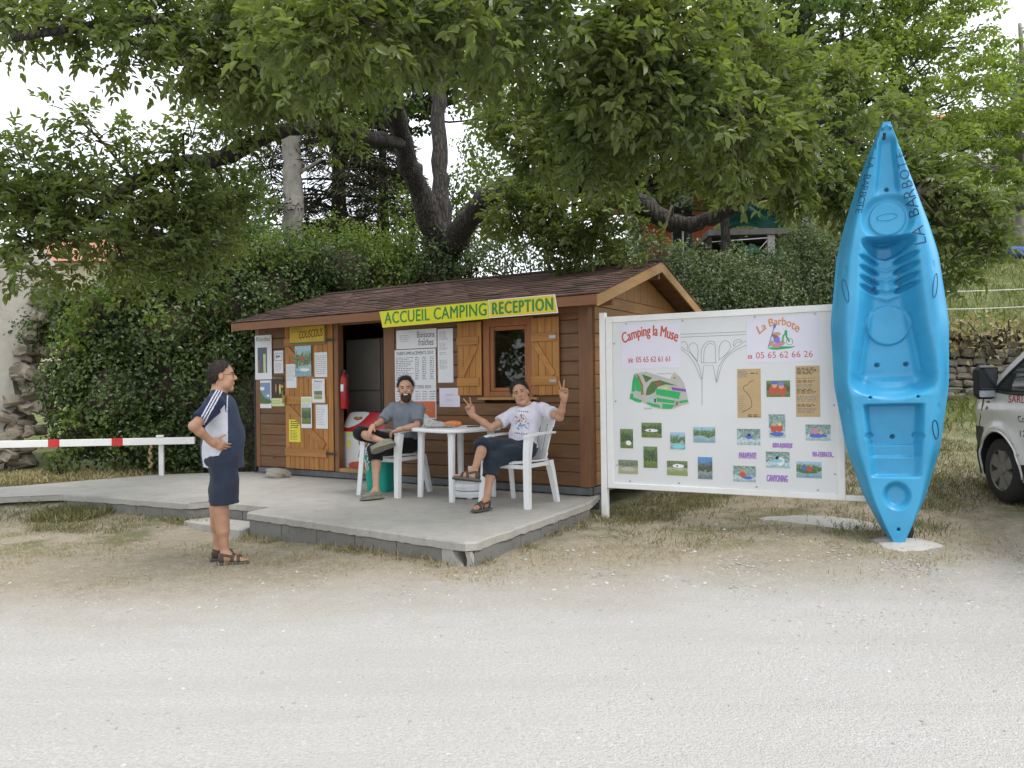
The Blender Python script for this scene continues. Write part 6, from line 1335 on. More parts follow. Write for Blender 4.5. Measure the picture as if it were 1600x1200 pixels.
BACK2 = [ (-3.24, 20.0, 9.45, 1.1), (-3.94, 21.0, 8.63, 0.9), (-2.4, 20.0, 9.77, 1.2), (-2.89, 20.0, 10.95, 1.5), (-1.56, 20.0, 10.27, 1.3), (-3.9, 20.0, 10.63, 1.4), (-0.95, 21.0, 9.82, 0.9), (-2.58, 20.0, 8.77, 0.7), (-0.56, 20.0, 10.59, 1.2) ]
PALE = [ (-0.81, 24.0, 8.9, 0.8), (-0.5, 23.0, 7.53, 1.0), (0.06, 22.0, 6.53, 1.0), (-1.27, 23.0, 7.35, 0.8), (-0.68, 22.0, 6.35, 1.0), (-2.61, 20.0, 6.1, 0.8), (-2.33, 19.0, 5.07, 0.7) ]
MIDL = [ (-6.05, 17.0, 5.74, 0.9), (-5.96, 16.0, 4.96, 0.9), (-5.17, 16.0, 4.48, 0.6), (-6.17, 15.5, 4.72, 0.9), (-6.47, 17.0, 5.88, 0.6), (-6.47, 15.0, 4.25, 0.8) ]
YBUSH = [ (-4.53, 15.2, 4.13, 0.5), (-3.64, 15.2, 4.31, 0.6), (-2.85, 15.0, 4.14, 0.6), (-2.35, 15.0, 4.01, 0.5), (-3.92, 14.8, 3.93, 0.6), (-3.04, 14.7, 3.78, 0.6), (-2.41, 14.6, 3.64, 0.5), (-1.97, 15.0, 3.82, 0.45), (-4.54, 14.8, 4.07, 0.5) ]
SHR = [ (3.08, 13.6, 3.31, 0.55), (3.48, 13.4, 3.0, 0.55), (3.93, 13.4, 3.11, 0.55), (4.45, 13.3, 3.03, 0.6), (5.01, 13.3, 3.08, 0.6), (5.52, 13.2, 2.9, 0.6), (5.36, 13.6, 3.63, 0.5), (5.23, 13.7, 4.1, 0.38), (5.58, 13.6, 3.74, 0.45), (5.72, 13.4, 3.37, 0.5), (3.53, 14.0, 3.54, 0.45), (3.99, 14.0, 3.47, 0.5), (4.39, 13.8, 3.32, 0.5), (3.11, 14.2, 3.75, 0.4), (4.29, 14.6, 3.86, 0.34), (4.77, 14.4, 3.76, 0.34), (3.21, 13.2, 2.71, 0.6), (3.94, 13.1, 2.58, 0.6), (4.67, 13.0, 2.51, 0.6), (5.43, 13.0, 2.44, 0.6), (6.07, 13.2, 2.78, 0.6), (6.15, 13.6, 3.39, 0.5), (-0.09, 14.8, 4.01, 0.5), (0.65, 14.8, 4.0, 0.5), (1.39, 14.8, 4.06, 0.5), (2.01, 14.8, 4.11, 0.5), (2.4, 14.2, 3.94, 0.45), (-0.71, 14.8, 4.02, 0.5), (2.79, 14.4, 3.85, 0.4) ]
IVYB = [ (-6.98, 12.9, 2.8, 0.6), (-7.24, 12.6, 2.36, 0.5), (-7.29, 12.5, 1.62, 0.5), (-6.93, 12.4, 0.79, 0.55), (-6.58, 13.2, 3.27, 0.7), (-6.45, 12.7, 2.25, 0.7), (-6.46, 12.5, 1.4, 0.7), (-6.11, 12.2, 0.59, 0.6), (-5.9, 13.4, 3.51, 0.75), (-5.73, 13.0, 2.47, 0.8), (-5.76, 12.8, 1.5, 0.8), (-5.57, 12.6, 0.66, 0.7), (-5.19, 13.6, 3.87, 0.75), (-5.01, 13.4, 2.94, 0.8), (-5.02, 13.1, 1.92, 0.8), (-4.99, 13.0, 0.95, 0.8), (-4.49, 13.9, 3.8, 0.7), (-4.35, 13.8, 3.09, 0.7), (-4.49, 13.5, 2.27, 0.8), (-4.55, 13.3, 1.15, 0.7), (-4.56, 13.0, 0.4, 0.6), (-3.76, 14.2, 3.72, 0.65), (-3.72, 14.0, 3.1, 0.6), (-3.1, 14.4, 3.62, 0.6), (-3.08, 14.3, 3.19, 0.5), (-2.58, 15.6, 3.66, 0.5), (-5.08, 12.4, 0.35, 0.5), (-5.61, 12.1, 0.34, 0.32), (-7.62, 12.9, 3.03, 0.3), (-7.36, 12.6, 1.04, 0.42), (-7.09, 12.9, 2.0, 0.5), (-7.52, 13.2, 2.84, 0.45), (-8.14, 13.4, 2.53, 0.35) ]
IVYT = [ (-1.62, 14.6, 3.75, 0.46), (-1.19, 14.6, 3.69, 0.5), (-1.43, 14.6, 4.12, 0.38), (-0.82, 14.5, 3.79, 0.38), (-1.94, 14.7, 3.65, 0.38) ]
IVYEDGE = [ (-6.65, 12.3, 2.95, 0.28), (-6.29, 12.4, 3.11, 0.3), (-5.97, 12.6, 3.23, 0.3), (-5.63, 12.8, 3.42, 0.33), (-5.18, 13.0, 3.6, 0.3), (-4.71, 13.2, 3.79, 0.3), (-6.8, 12.1, 2.62, 0.25), (-6.89, 12.0, 2.21, 0.22), (-4.22, 13.4, 3.88, 0.3), (-3.6, 13.6, 3.85, 0.28), (-7.0, 11.9, 0.43, 0.22), (-6.91, 12.0, 1.01, 0.2), (-5.54, 12.1, 2.61, 0.2), (-4.92, 12.6, 2.96, 0.22) ]
CED = [ (-4.69, 21.0, 4.6, 0.3), (-4.66, 21.0, 10.39, 0.12) ]
GREYT = [ (-5.35, 19.0, 4.48, 0.24), (-5.36, 19.0, 6.38, 0.235), (-5.36, 19.0, 7.73, 0.225), (-5.37, 19.0, 9.56, 0.2), (-5.44, 19.0, 11.15, 0.16) ]
# ================================================================== VEGETATION
def rot_any(v, k, a):
    """rotate vectors v about unit axes k by angles a"""
    c = np.cos(a)[:, None]; s = np.sin(a)[:, None]; return v * c + np.cross(k, v) * s + k * (np.sum(k * v, 1)[:, None]) * (1 - c)
def un(v): return v / (np.linalg.norm(v, axis=1)[:, None] + 1e-9)
def leaf_mesh(name, P, D, N, L, Wd, mat, parent, rnd, six=False, fold=.22, droop=.12):
    n = len(P); D = un(D); N = un(N - D * np.sum(N * D, 1)[:, None]); S = np.cross(D, N); L = np.broadcast_to(L, n)[:, None]; Wd = np.broadcast_to(Wd, n)[:, None]
    if six:
        l1 = P + D * L * .30 + S * Wd * .46 + N * Wd * fold; l2 = P + D * L * .68 + S * Wd * .40 + N * (Wd * fold - L * droop * .4); tp = P + D * L - N * L * droop
        r1 = P + D * L * .30 - S * Wd * .46 + N * Wd * fold; r2 = P + D * L * .68 - S * Wd * .40 + N * (Wd * fold - L * droop * .4)
        V = np.stack([P, l1, l2, tp, r2, r1], 1).reshape(-1, 3); b = np.arange(n)[:, None] * 6; F = np.concatenate([b + [0, 3, 2, 1], b + [0, 5, 4, 3]], 0); R2 = np.concatenate([rnd, rnd])
    else:
        l = P + D * L * .45 + S * Wd * .5 + N * Wd * fold; r = P + D * L * .45 - S * Wd * .5 + N * Wd * fold; t = P + D * L - N * L * droop
        V = np.stack([P, l, t, r], 1).reshape(-1, 3); b = np.arange(n)[:, None] * 4; F = b + [0, 3, 2, 1]; R2 = rnd
    return np_mesh(name, V, F, mat, parent, False, None, {'rnd': R2})
def bark_mat(name, c, c2, sc=9.0, st=.9):
    n = NT(name); v = n.mapping(n.coord('Object'), (1, 1, .13)); a = n.noise(v, sc, 6, .75); vo = n.n('ShaderNodeTexVoronoi', feature='DISTANCE_TO_EDGE'); vo.inputs['Scale'].default_value = sc * .9; n.l(v, vo.inputs['Vector'])
    cr = n.ramp(vo.outputs['Distance'], [(.02, (0, 0, 0)), (.22, (1, 1, 1))]); n.col(n.mix(cr, c, n.ramp(a, [(.3, c), (.7, c2)]))); n.rough(.95); n.bump(n.math('ADD', cr, a), st, .05); return n.mat
M['bark'] = bark_mat('walnut_bark', (.018, .015, .012), (.085, .075, .062), 22.0, .6); M['bark_grey'] = plain('grey_bark', (.24, .225, .195), .95, .22, 7, .5, 26); M['twig'] = plain('twig', (.07, .055, .035), .9, .3, 8)
M['stem'] = plain('ivy_stem_and_backing', (.045, .038, .022), .95, .4, 5, .6, 20)  # brown of the woody stems, also the painted shade backing in the ivy
LW = leafmat('walnut_leaf', [(0, (.056, .104, .036)), (.35, (.088, .146, .054)), (.7, (.130, .190, .086)), (.93, (.19, .25, .14)), (1, (.38, .31, .05))], .50, .40, .6, 1.35)
LI = leafmat('ivy_leaf', [(0, (.022, .045, .012)), (.45, (.045, .085, .022)), (.8, (.090, .145, .036)), (1, (.16, .22, .055))], .28, .35, .5)
LR = leafmat('robinia_leaf', [(0, (.125, .175, .045)), (.5, (.195, .25, .068)), (1, (.28, .33, .12))], .5, .6, .2)
LB = leafmat('broad_leaf', [(0, (.050, .088, .026)), (.5, (.088, .135, .042)), (1, (.15, .20, .07))], .4, .5, .3)
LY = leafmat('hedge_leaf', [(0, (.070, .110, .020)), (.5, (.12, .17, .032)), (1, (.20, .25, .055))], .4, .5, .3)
LS = leafmat('shrub_leaf', [(0, (.045, .075, .028)), (.5, (.085, .120, .050)), (1, (.15, .185, .090))], .3, .4, .45)
LN = leafmat('needle', [(0, (.016, .028, .014)), (.6, (.030, .046, .022)), (.9, (.05, .06, .03)), (1, (.10, .06, .035))], .1, .6, .2)

def sphere_pts(n, rng, surf=.55):
    d = un(rng.normal(size=(n, 3))); r = rng.uniform(0, 1, n) ** (1 / 3); r = np.where(rng.uniform(size=n) < surf, .82 + .2 * rng.uniform(size=n), r); return d, r

# ---- the walnut tree
wal = empty('walnut_tree', (WAL_L['A'][0][0] - .05, WAL_L['A'][0][1], 0.0), 0, 'big spreading walnut tree leaning over the shed, ivy at its foot', 'tree')
W0 = Vector(wal.location)
def limb(par, pts, name, mat, n=9, seg=7, knob=.06, org=None, rs=0):
    P = cat_pts([p[:3] for p in pts], seg); R = np.interp(np.linspace(0, len(pts) - 1, len(P)), range(len(pts)), [p[3] for p in pts]); r = np.random.default_rng(rs)
    P = [p + Vector(r.normal(size=3) * R[i] * .12) for i, p in enumerate(P)]; R = R * (1 + r.normal(size=len(R)) * knob)
    mb = MB(); mb.tube([p - (org or W0) for p in P], list(R), n); return mb.build(name, mat, par, True), P, R
tr = [(WAL_L['A'][0][0] - .10, 14.8, -.2, .55), (WAL_L['A'][0][0] - .05, 14.8, .6, .44), (WAL_L['A'][0][0], 14.8, 2.2, .40), (WAL_L['A'][0][0], 14.8, 3.4, .42), (WAL_L['A'][0][0] + .03, 14.8, 4.0, .33)]
limb(wal, tr, 'trunk', M['bark'], 18, 8, .04)
LP = []
for i, (k, pts) in enumerate(WAL_L.items()):
    o, P, R = limb(wal, pts, 'limb', M['bark'], 10, 8, .07, rs=i + 3); LP += [np.array(p) for p in P]
LP = np.array(LP)
rng = np.random.default_rng(11); cb_, cd_, tw = [], [], MB()
for (bx, by, bz, br, bd) in WAL_B:
    c = np.array((bx, by, bz)); j = np.argmin(np.sum((LP - c) ** 2, 1)); a = LP[j]
    mid = (a + c) / 2 + rng.normal(size=3) * .12 + np.array((0, 0, .12)); tw.tube(cat_pts([a - W0, mid - W0, c - W0], 4), [.022, .02, .019, .018, .017, .016, .015, .014, .012], 5)
    nt_ = int(50 * bd * br ** 1.6 / .5)
    out = un(((c - a) + 1e-6)[None, :])[0]
    for t in range(nt_):
        d0 = un(rng.normal(size=(1, 3)) + out * .5 + np.array((0, 0, .05)))[0]; st = c + d0 * br * rng.uniform(.02, .35); ln = br * rng.uniform(.40, .72); e = st + d0 * ln + np.array((0, 0, -.10)) * ln
        tw.tube([st - W0, (st + e) / 2 + np.array((0, 0, .04)) * ln - W0, e - W0], [.008, .006, .004], 4, cap=False)
        k = 5; ts = np.linspace(.25, 1, k); P = st + (e - st) * ts[:, None]; cb_.append(P); dd = un(rng.normal(size=(k, 3)) * .8 + d0 * .8 + np.array((0, 0, -.14))); cd_.append(dd)
tw.build('twigs', M['twig'], wal)['kind'] = 'stuff'
cb_ = np.concatenate(cb_); cd_ = np.concatenate(cd_); m = len(cb_)
rl = rng.uniform(.15, .27, m); up = un(np.array((0, 0, 1.0)) + rng.normal(size=(m, 3)) * .35); side = un(np.cross(cd_, up)); tone = rng.uniform(0, .8, m)
PP, DD, NN, LL, RR = [], [], [], [], []
for (t, s) in ((.35, 1), (.35, -1), (.62, 1), (.62, -1), (.88, 1), (.88, -1), (1.0, 0)):
    p = cb_ + cd_ * (rl * t)[:, None] + np.array((0, 0, -.06)) * (rl * t * t)[:, None]; d = un(cd_ * (.55 if s else 1) + side * s * .85 + np.array((0, 0, -.16)) + rng.normal(size=(m, 3)) * .30)
    PP.append(p); DD.append(d); NN.append(un(up + rng.normal(size=(m, 3)) * .55)); LL.append(rng.uniform(.055, .110, m) * (.75 + .4 * t)); RR.append(np.clip(tone + rng.normal(size=m) * .10, 0, 1) * .92 + (rng.uniform(size=m) < .006) * .3)
PP = np.concatenate(PP); DD = np.concatenate(DD); NN = np.concatenate(NN); LL = np.concatenate(LL); RR = np.concatenate(RR)
crown = leaf_mesh('crown', PP - np.array(W0), DD, NN, LL, LL * .50, LW, wal, np.clip(RR, 0, 1), six=True)
# ---- ivy climbing the trunk, ivy bank, hedges, shrubs: leaf shells on lumps with a stem core
def lumps(name, label, cat, spec, mat, nper, ll, group=None, core=True, seed=1, jitter=.16, up=.35, pads=0, corename='stems', crownname='foliage', kind=None, base=None, trunk=None, six=False):
    r = np.random.default_rng(seed); sp_ = np.array(spec); o0 = np.array((sp_[:, 0].mean(), sp_[:, 1].mean(), 0.0)); o0[2] = gz1(o0[0], o0[1]) if base is None else base
    e = empty(name, o0, 0, label, cat, group); Ps, Ds, Ns, Rs = [], [], [], []; cm = MB()
    for (x, y, z, rad) in spec:
        c = np.array((x, y, z)); n = int(nper * rad ** 2); d, q = sphere_pts(n, r, .75); wob = 1 + .34 * np.sin(d[:, 0] * 5 + x * 7) * np.sin(d[:, 2] * 6 + z * 5) + .12 * np.sin(d[:, 1] * 11 + y); p = c + d * (rad * q * wob)[:, None] + r.normal(size=(n, 3)) * jitter * rad * .5
        if pads:   # foliage in layered sprays with gaps between them
            npd = max(6, int(pads * rad ** 2)); pc_, pq = sphere_pts(npd, r, .6); pcs = c + pc_ * (rad * pq * .95)[:, None]; ix = r.integers(0, npd, n); pr = r.uniform(.22, .42, npd) * (.5 + .35 * rad); off = d * (q ** .8)[:, None] * pr[ix][:, None]; off[:, 2] = off[:, 2] * .42 - .25 * (off[:, 0] ** 2 + off[:, 1] ** 2); p = pcs[ix] + off; d = un(d * .5 + np.array((0, 0, .8)))
        Ps.append(p); Ns.append(un(d + np.array((0, 0, up)) + r.normal(size=(n, 3)) * .45)); Ds.append(un(np.cross(Ns[-1], r.normal(size=(n, 3))) + np.array((0, 0, -.35)))); Rs.append(np.clip(r.normal(.42, .22, n) + .22 * np.sin(p[:, 0] * 3.1 + p[:, 2] * 2.3), 0, 1))
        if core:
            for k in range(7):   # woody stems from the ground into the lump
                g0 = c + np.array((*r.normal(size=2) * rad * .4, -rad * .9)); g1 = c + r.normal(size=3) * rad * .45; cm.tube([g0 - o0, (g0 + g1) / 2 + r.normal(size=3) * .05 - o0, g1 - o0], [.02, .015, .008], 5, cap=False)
    P = np.concatenate(Ps); n = len(P); L = r.uniform(.7, 1.25, n) * ll
    f = leaf_mesh(crownname, P - o0, np.concatenate(Ds), np.concatenate(Ns), L, L * .72, mat, e, np.concatenate(Rs), six=six)
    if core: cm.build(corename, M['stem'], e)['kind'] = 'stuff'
    if trunk:
        for pts in trunk: limb(e, pts, 'trunk', trunk_mat.get(name, M['bark']), 9, 6, .05, org=Vector(o0), rs=seed)
    return e
trunk_mat = {}
_r = np.random.default_rng(4); IVYB = [(x, y + _r.uniform(-.28, .22), z, rad * _r.uniform(.72, 1.18)) for x, y, z, rad in IVYB]
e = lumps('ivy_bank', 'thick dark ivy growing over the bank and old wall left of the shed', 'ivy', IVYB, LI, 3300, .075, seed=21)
# dark backing inside the ivy lumps: deep shade put into its colour
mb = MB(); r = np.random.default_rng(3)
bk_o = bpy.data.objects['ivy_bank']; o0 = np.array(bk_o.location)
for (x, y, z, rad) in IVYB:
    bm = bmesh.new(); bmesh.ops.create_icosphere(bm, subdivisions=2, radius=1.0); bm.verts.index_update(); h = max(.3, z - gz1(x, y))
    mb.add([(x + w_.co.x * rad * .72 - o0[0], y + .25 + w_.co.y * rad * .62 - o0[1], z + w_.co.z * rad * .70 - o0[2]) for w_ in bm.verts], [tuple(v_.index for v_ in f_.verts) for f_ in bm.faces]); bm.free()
mb.build('dark_backing', M['stem'], bk_o)['kind'] = 'stuff'
lumps('ivy_edge', 'lighter green leaves sprawling over the edge of the dark ivy', 'ivy_edge', IVYEDGE, LY, 2300, .085, seed=22, jitter=.5, up=.6)  # lighter leaf colour on lumps along the upper and left ivy edge
ob = lumps('trunk_ivy', 'ivy wrapped round the foot of the walnut trunk', 'ivy', IVYT + [(IVYT[0][0] + .1, 14.5, 2.9, .5), (IVYT[1][0] - .1, 14.5, 2.5, .5)], LI, 3300, .07, seed=5)
lumps('hedge', 'yellow-green hedge bush behind the ivy bank', 'bush', YBUSH, LY, 3000, .07, seed=6)
lumps('hedge', 'tall loose green bush rising behind the dark ivy bank', 'bush', MIDL, LB, 1500, .10, seed=7)
lumps('shrub', 'dense small-leaved green shrubs growing behind the shed gable and notice board', 'bush', SHR, LS, 3600, .062, seed=8)
lumps('bush', 'pale green trees seen through the gap beside the walnut trunk', 'tree', PALE, LY, 900, .12, seed=9)
# ---- trees on the hillside
def hill_tree(name, label, spec, mat, nper, ll, tpx, seed, group='trees on the hillside', tm=None):
    sp_ = np.array(spec); e = lumps(name, label, 'tree', spec, mat, nper, ll, group, False, seed, .35, .2, pads=16, crownname='crown'); o0 = np.array(e.location); r = np.random.default_rng(seed)
    for (tx, ty, lean, th, tr_) in tpx:
        b = np.array((tx, ty, gz1(tx, ty) - .3)); top = b + np.array((lean, 0, th)); pts = [(*(b + (top - b) * t + r.normal(size=3) * .12 * (t > 0)), tr_ * (1 - .75 * t)) for t in np.linspace(0, 1, 6)]; _, P, _ = limb(e, pts, 'trunk', tm or M['bark'], 9, 5, .05, org=Vector(o0), rs=seed)
        br = MB()
        for (x, y, z, rad) in spec:
            c = np.array((x, y, z)); cand = [np.array(p) for p in P if p[2] < z - .2] or [b]; a = cand[-1]; 
            for k in range(4):
                e2 = c + r.normal(size=3) * rad * .5; br.tube(cat_pts([a - o0, (a + e2) / 2 + np.array((0, 0, -.2)) + r.normal(size=3) * .1 - o0, e2 - o0], 3), [.05, .045, .04, .03, .025, .02, .012], 5, cap=False)
        br.build('branches', tm or M['bark'], e)['kind'] = 'stuff'
    return e
def at(px, y): return (px - 800) / 1200 * y
hill_tree('robinia_tree', 'tall feathery light green tree with slim dark trunk behind the kayak bow', ROB1, LR, 1150, .115, [(at(1420, 20), 20, .1, 9.5, .15), (at(1330, 20.5), 20.5, -.2, 9, .12)], 31)
hill_tree('robinia_tree', 'light green tree standing beside the railed white house', ROB2, LR, 1150, .115, [(at(1592, 22), 22, .1, 6.5, .2)], 32, tm=M['bark_grey'])
hill_tree('robinia_tree', 'leafy light green tree behind the walnut crown right of the gable', ROB3, LB, 850, .14, [(at(1255, 19), 19, 0, 9.5, .16), (at(1130, 20.5), 20.5, 0, 9, .16)], 33)
hill_tree('broad_tree', 'dark leafy tree filling the gap behind the walnut trunk', BACK2, LB, 700, .15, [(at(640, 20), 20, 0, 8, .16)], 35)
hill_tree('broad_tree', 'darker tree behind the walnut limb above the shed ridge', BACK1, LB, 750, .16, [(at(1000, 22), 22, 0, 8, .2), (at(900, 23), 23, 0, 7, .18)], 34)
# ---- bare grey trunk and conifer
gt = empty('pine_tree', (GREYT[0][0], GREYT[0][1], gz1(*GREYT[0][:2])), 0, 'straight pale grey trunk with broken side branches behind the ivy', 'tree')
limb(gt, [(GREYT[0][0], 19, gz1(GREYT[0][0], 19) - .2, .27)] + GREYT, 'trunk', M['bark_grey'], 14, 6, .02, org=Vector(gt.location), rs=2)
for z, dx, dz in ((6.8, .75, .35), (5.9, -.45, .1), (7.6, -.6, .3)):
    MB().tube([Vector((0, 0, z)) - Vector((0, 0, gt.location.z)), Vector((dx * .5, -.1, z + dz * .4 - gt.location.z)), Vector((dx, -.15, z + dz - gt.location.z))], [.06, .045, .03], 6).build('branch_stub', M['bark_grey'], gt)
rng = np.random.default_rng(77)
def needles(name, par, P, D, ll, mat):
    n = len(P); return leaf_mesh(name, P, D, un(rng.normal(size=(n, 3)) + np.array((0, 0, 1.))), rng.uniform(.7, 1.3, n) * ll, ll * .16, mat, par, rng.uniform(0, 1, n), fold=.05)
P = []; D = []
for k in range(40):
    c = np.array((rng.normal() * 1.1, rng.normal() * 1.1, 8.2 + rng.normal() * 1.2 - gt.location.z)); d = un(rng.normal(size=(160, 3))); P.append(c + d * rng.uniform(.05, .5, 160)[:, None]); D.append(d)
needles('crown', gt, np.concatenate(P), np.concatenate(D), .2, LN)
def conifer(x, y, h, rb, label, seed, z0=1.2):
    r = np.random.default_rng(seed); g = gz1(x, y); e = empty('cedar_tree', (x, y, g), 0, label, 'tree'); MB().tube(cat_pts([(0, 0, -.2), (.05, 0, h * .5), (0, 0, h)], 6), list(np.linspace(.32, .04, 13)), 10).build('trunk', M['bark'], e, True)
    P, D = [], []; br = MB(); z = z0
    while z < h:
        L = rb * (1 - (z / h) ** 1.4) + .3
        for k in range(5):
            a = r.uniform(0, 6.28); d = np.array((math.cos(a), math.sin(a), 0)); n = 12; t = np.linspace(0, 1, n); pts = np.array((0, 0, z)) + d * (t * L)[:, None] + np.array((0, 0, 1)) * (.15 * t - .42 * t * t)[:, None] * L * .6; br.tube([tuple(p) for p in pts[::2]], list(np.linspace(.04, .01, 6)), 5, cap=False)
            s = np.cross(d, (0, 0, 1)); m = int(150 * L / 2)
            tt = r.uniform(.12, 1, m); b = np.array((0, 0, z)) + d * (tt * L)[:, None] + np.array((0, 0, 1)) * (.15 * tt - .42 * tt * tt)[:, None] * L * .6; w = r.normal(size=m) * .22 * (1.1 - tt * .6); P.append(b + s * w[:, None] * L * .8 + np.array((0, 0, -1)) * (np.abs(w) * .4 + r.uniform(0, .15, m))[:, None]); D.append(un(d * .6 + s * np.sign(w)[:, None] * .7 + r.normal(size=(m, 3)) * .3 + np.array((0, 0, -.3))))
        z += .42
    br.build('branches', M['bark'], e)['kind'] = 'stuff'; needles('crown', e, np.concatenate(P), np.concatenate(D), .26, LN); return e
conifer(at(530, 21), 21, 13, 3.3, 'dark conifer with drooping sparse branches left of the walnut trunk', 3)
conifer(at(600, 25), 25, 11, 2.6, 'slender dark conifer farther back behind the walnut trunk', 4)
# trees across the track, out of frame to the left and right: what the window pane mirrors
hill_tree('broad_tree', 'roadside tree on the far side of the track, left of the camera', [(-13, 3.2, 2.6, 1.7), (-13.5, 2, 4.2, 2.1), (-12.8, 4.6, 3.9, 1.8), (-13.2, 1.2, 1.9, 1.5), (-13.2, 5.2, 1.9, 1.5), (-13.6, 3.2, 5.8, 1.9)], LB, 420, .24, [(-13.4, 3.2, 0, 5, .25)], 40, group=None)
# ---- ground cover: grass, weeds, straw
def grass(name, n, xr_, yr_, hmin, hmax, mat, seed, accept=None, clump=1, spread=.06, kind='stuff', wd=.006):
    r = np.random.default_rng(seed); k = n // clump; x = r.uniform(*xr_, k * 3); y = r.uniform(*yr_, k * 3); keep = accept(x, y, r) if accept else np.ones(len(x), bool); x = x[keep][:k]; y = y[keep][:k]
    x = np.repeat(x, clump) + r.normal(size=len(x) * clump) * spread; y = np.repeat(y, clump) + r.normal(size=len(y) * clump) * spread; n = len(x); P = np.stack([x, y, gz(x, y) - .005], 1)
    D = un(r.normal(size=(n, 3)) * .45 + np.array((0, 0, 1.0))); N = un(np.cross(D, r.normal(size=(n, 3)))); L = r.uniform(hmin, hmax, n); o = leaf_mesh(name, P, D, N, L, wd + L * .02, mat, None, np.clip(r.normal(.5, .25, n), 0, 1), fold=.1, droop=.35); tag(o, kind=kind); return o
GR = leafmat('grass_blade', [(0, (.055, .070, .025)), (.45, (.095, .108, .042)), (.75, (.19, .175, .09)), (1, (.36, .31, .18))], .25, .7, .2); ST = leafmat('dry_grass', [(0, (.17, .14, .07)), (.5, (.32, .27, .15)), (1, (.50, .43, .27))], .2, .8, .15); HG = leafmat('hill_grass', [(0, (.06, .09, .02)), (.5, (.12, .155, .045)), (1, (.26, .24, .11))], .3, .7, .2)
def in_slab(x, y):
    P = SLAB; r = np.zeros(len(x), bool)
    for i in range(len(P)):
        (x1, y1), (x2, y2) = P[i], P[(i + 1) % len(P)]; c = ((y1 > y) != (y2 > y)) & (x < (x2 - x1) * (y - y1) / (y2 - y1 + 1e-9) + x1); r ^= c
    return r
def in_shed(x, y):
    a = (x - SO.x) * SX.x + (y - SO.y) * SX.y; b = (x - SO.x) * SY.x + (y - SO.y) * SY.y; return (a > -5.7) & (a < .05) & (b > -.1) & (b < 3.1)
def patch(x, y, s, th): return (np.sin(x * 1.7 * s + 1.3 * np.sin(y * 1.1 * s)) + np.sin(y * 2.3 * s + 1.7 * np.sin(x * .9 * s + 2)) + .5 * np.sin(x * 5.1 * s + y * 3.7)) > th
free = lambda x, y: ~in_slab(x, y) & ~in_shed(x, y)
grass('grass_blades', 22000, (1.0, 7.0), (6.9, 12.5), .03, .10, GR, 1, lambda x, y, r: free(x, y) & (patch(x, y, 1, .1) | (r.uniform(size=len(x)) < .12)) & (y > 7.0 + .25 * np.sin(x * 3) + .1 * (x - 1)), 6)
grass('dry_grass', 16000, (-8, 7.0), (5.7, 10.5), .02, .06, ST, 2, lambda x, y, r: free(x, y) & patch(x, y, 1.3, -.1) & (y > 5.9 + .4 * np.sin(x * 2.1)), 5, .07)
grass('grass_blades', 5200, (-9, -3.6), (8.0, 12.2), .03, .10, GR, 3, lambda x, y, r: free(x, y) & patch(x, y, 1.6, .2), 8, .05)
grass('weeds', 1500, (-5.6, -4.9), (8.75, 9.4), .05, .14, GR, 4, lambda x, y, r: free(x, y), 6, .05, wd=.014)
# tufts along the foot of the terrace
def along(x, y, r):
    d = np.full(len(x), 9.0)
    for (a, b) in (((-2.8, 8.09), (-.4, 6.35)), ((-.31, 6.38), (.86, 8.5)), ((-4.52, 9.17), (-3.72, 8.8)), ((-3.7, 8.62), (-2.86, 8.0))):
        a = np.array(a); b = np.array(b); t = np.clip(((x - a[0]) * (b - a)[0] + (y - a[1]) * (b - a)[1]) / ((b - a) @ (b - a)), 0, 1); d = np.minimum(d, np.hypot(x - a[0] - t * (b - a)[0], y - a[1] - t * (b - a)[1]))
    return free(x, y) & (d < .16) & patch(x, y, 2.5, .2)
grass('grass_blades', 5200, (-4.8, 1.0), (6.1, 9.3), .03, .11, GR, 5, along, 6, .03); grass('dry_grass', 5000, (-4.8, 1.0), (6.1, 9.3), .03, .12, ST, 6, along, 6, .04)
grass('hill_grass', 60000, (4.0, 22.0), (11.5, 32), .08, .30, HG, 7, lambda x, y, r: (y < 14.0) | (y > 14.5), 6, .15, wd=.02)
grass('bank_litter', 7000, (-9, -4.6), (11.0, 12.6), .03, .12, ST, 8, lambda x, y, r: free(x, y), 5, .08, wd=.02)
# ---- loose stones on the gravel track
def pebbles(n, xr_, yr_, smin, smax, mat, seed, dens=None):
    r = np.random.default_rng(seed); x = r.uniform(*xr_, n); y = yr_[0] + (yr_[1] - yr_[0]) * r.uniform(0, 1, n) ** 1.2; k = dens(x, y, r) if dens else np.ones(n, bool); k &= free(x, y); x = x[k]; y = y[k]; n = len(x)
    bv = np.array([(1, 0, 0), (.3, .95, 0), (-.8, .6, 0), (-.8, -.6, 0), (.3, -.95, 0), (.35, .25, .7), (-.45, .05, .75), (.1, -.4, .6)]); F = np.array([(0, 1, 5), (1, 6, 5), (1, 2, 6), (2, 3, 6), (3, 7, 6), (3, 4, 7), (4, 0, 7), (0, 5, 7), (5, 6, 7)])
    s = smin + (smax - smin) * r.uniform(0, 1, n) ** 3; a = r.uniform(0, 6.28, n); V = bv[None] * (1 + r.normal(size=(n, 8, 3)) * .16) * s[:, None, None] * np.stack([r.uniform(.8, 1.4, n), r.uniform(.6, 1, n), r.uniform(.5, .9, n)], 1)[:, None, :]
    c, q = np.cos(a)[:, None], np.sin(a)[:, None]; V = np.stack([V[..., 0] * c - V[..., 1] * q, V[..., 0] * q + V[..., 1] * c, V[..., 2]], -1) + np.stack([x, y, gz(x, y) - s * .12], 1)[:, None, :]
    o = np_mesh('gravel', V.reshape(-1, 3), (np.arange(n)[:, None, None] * 8 + F[None]).reshape(-1, 3), mat, None, False, None, {'rnd': np.repeat(r.uniform(0, 1, n), 9)}); tag(o, kind='stuff')
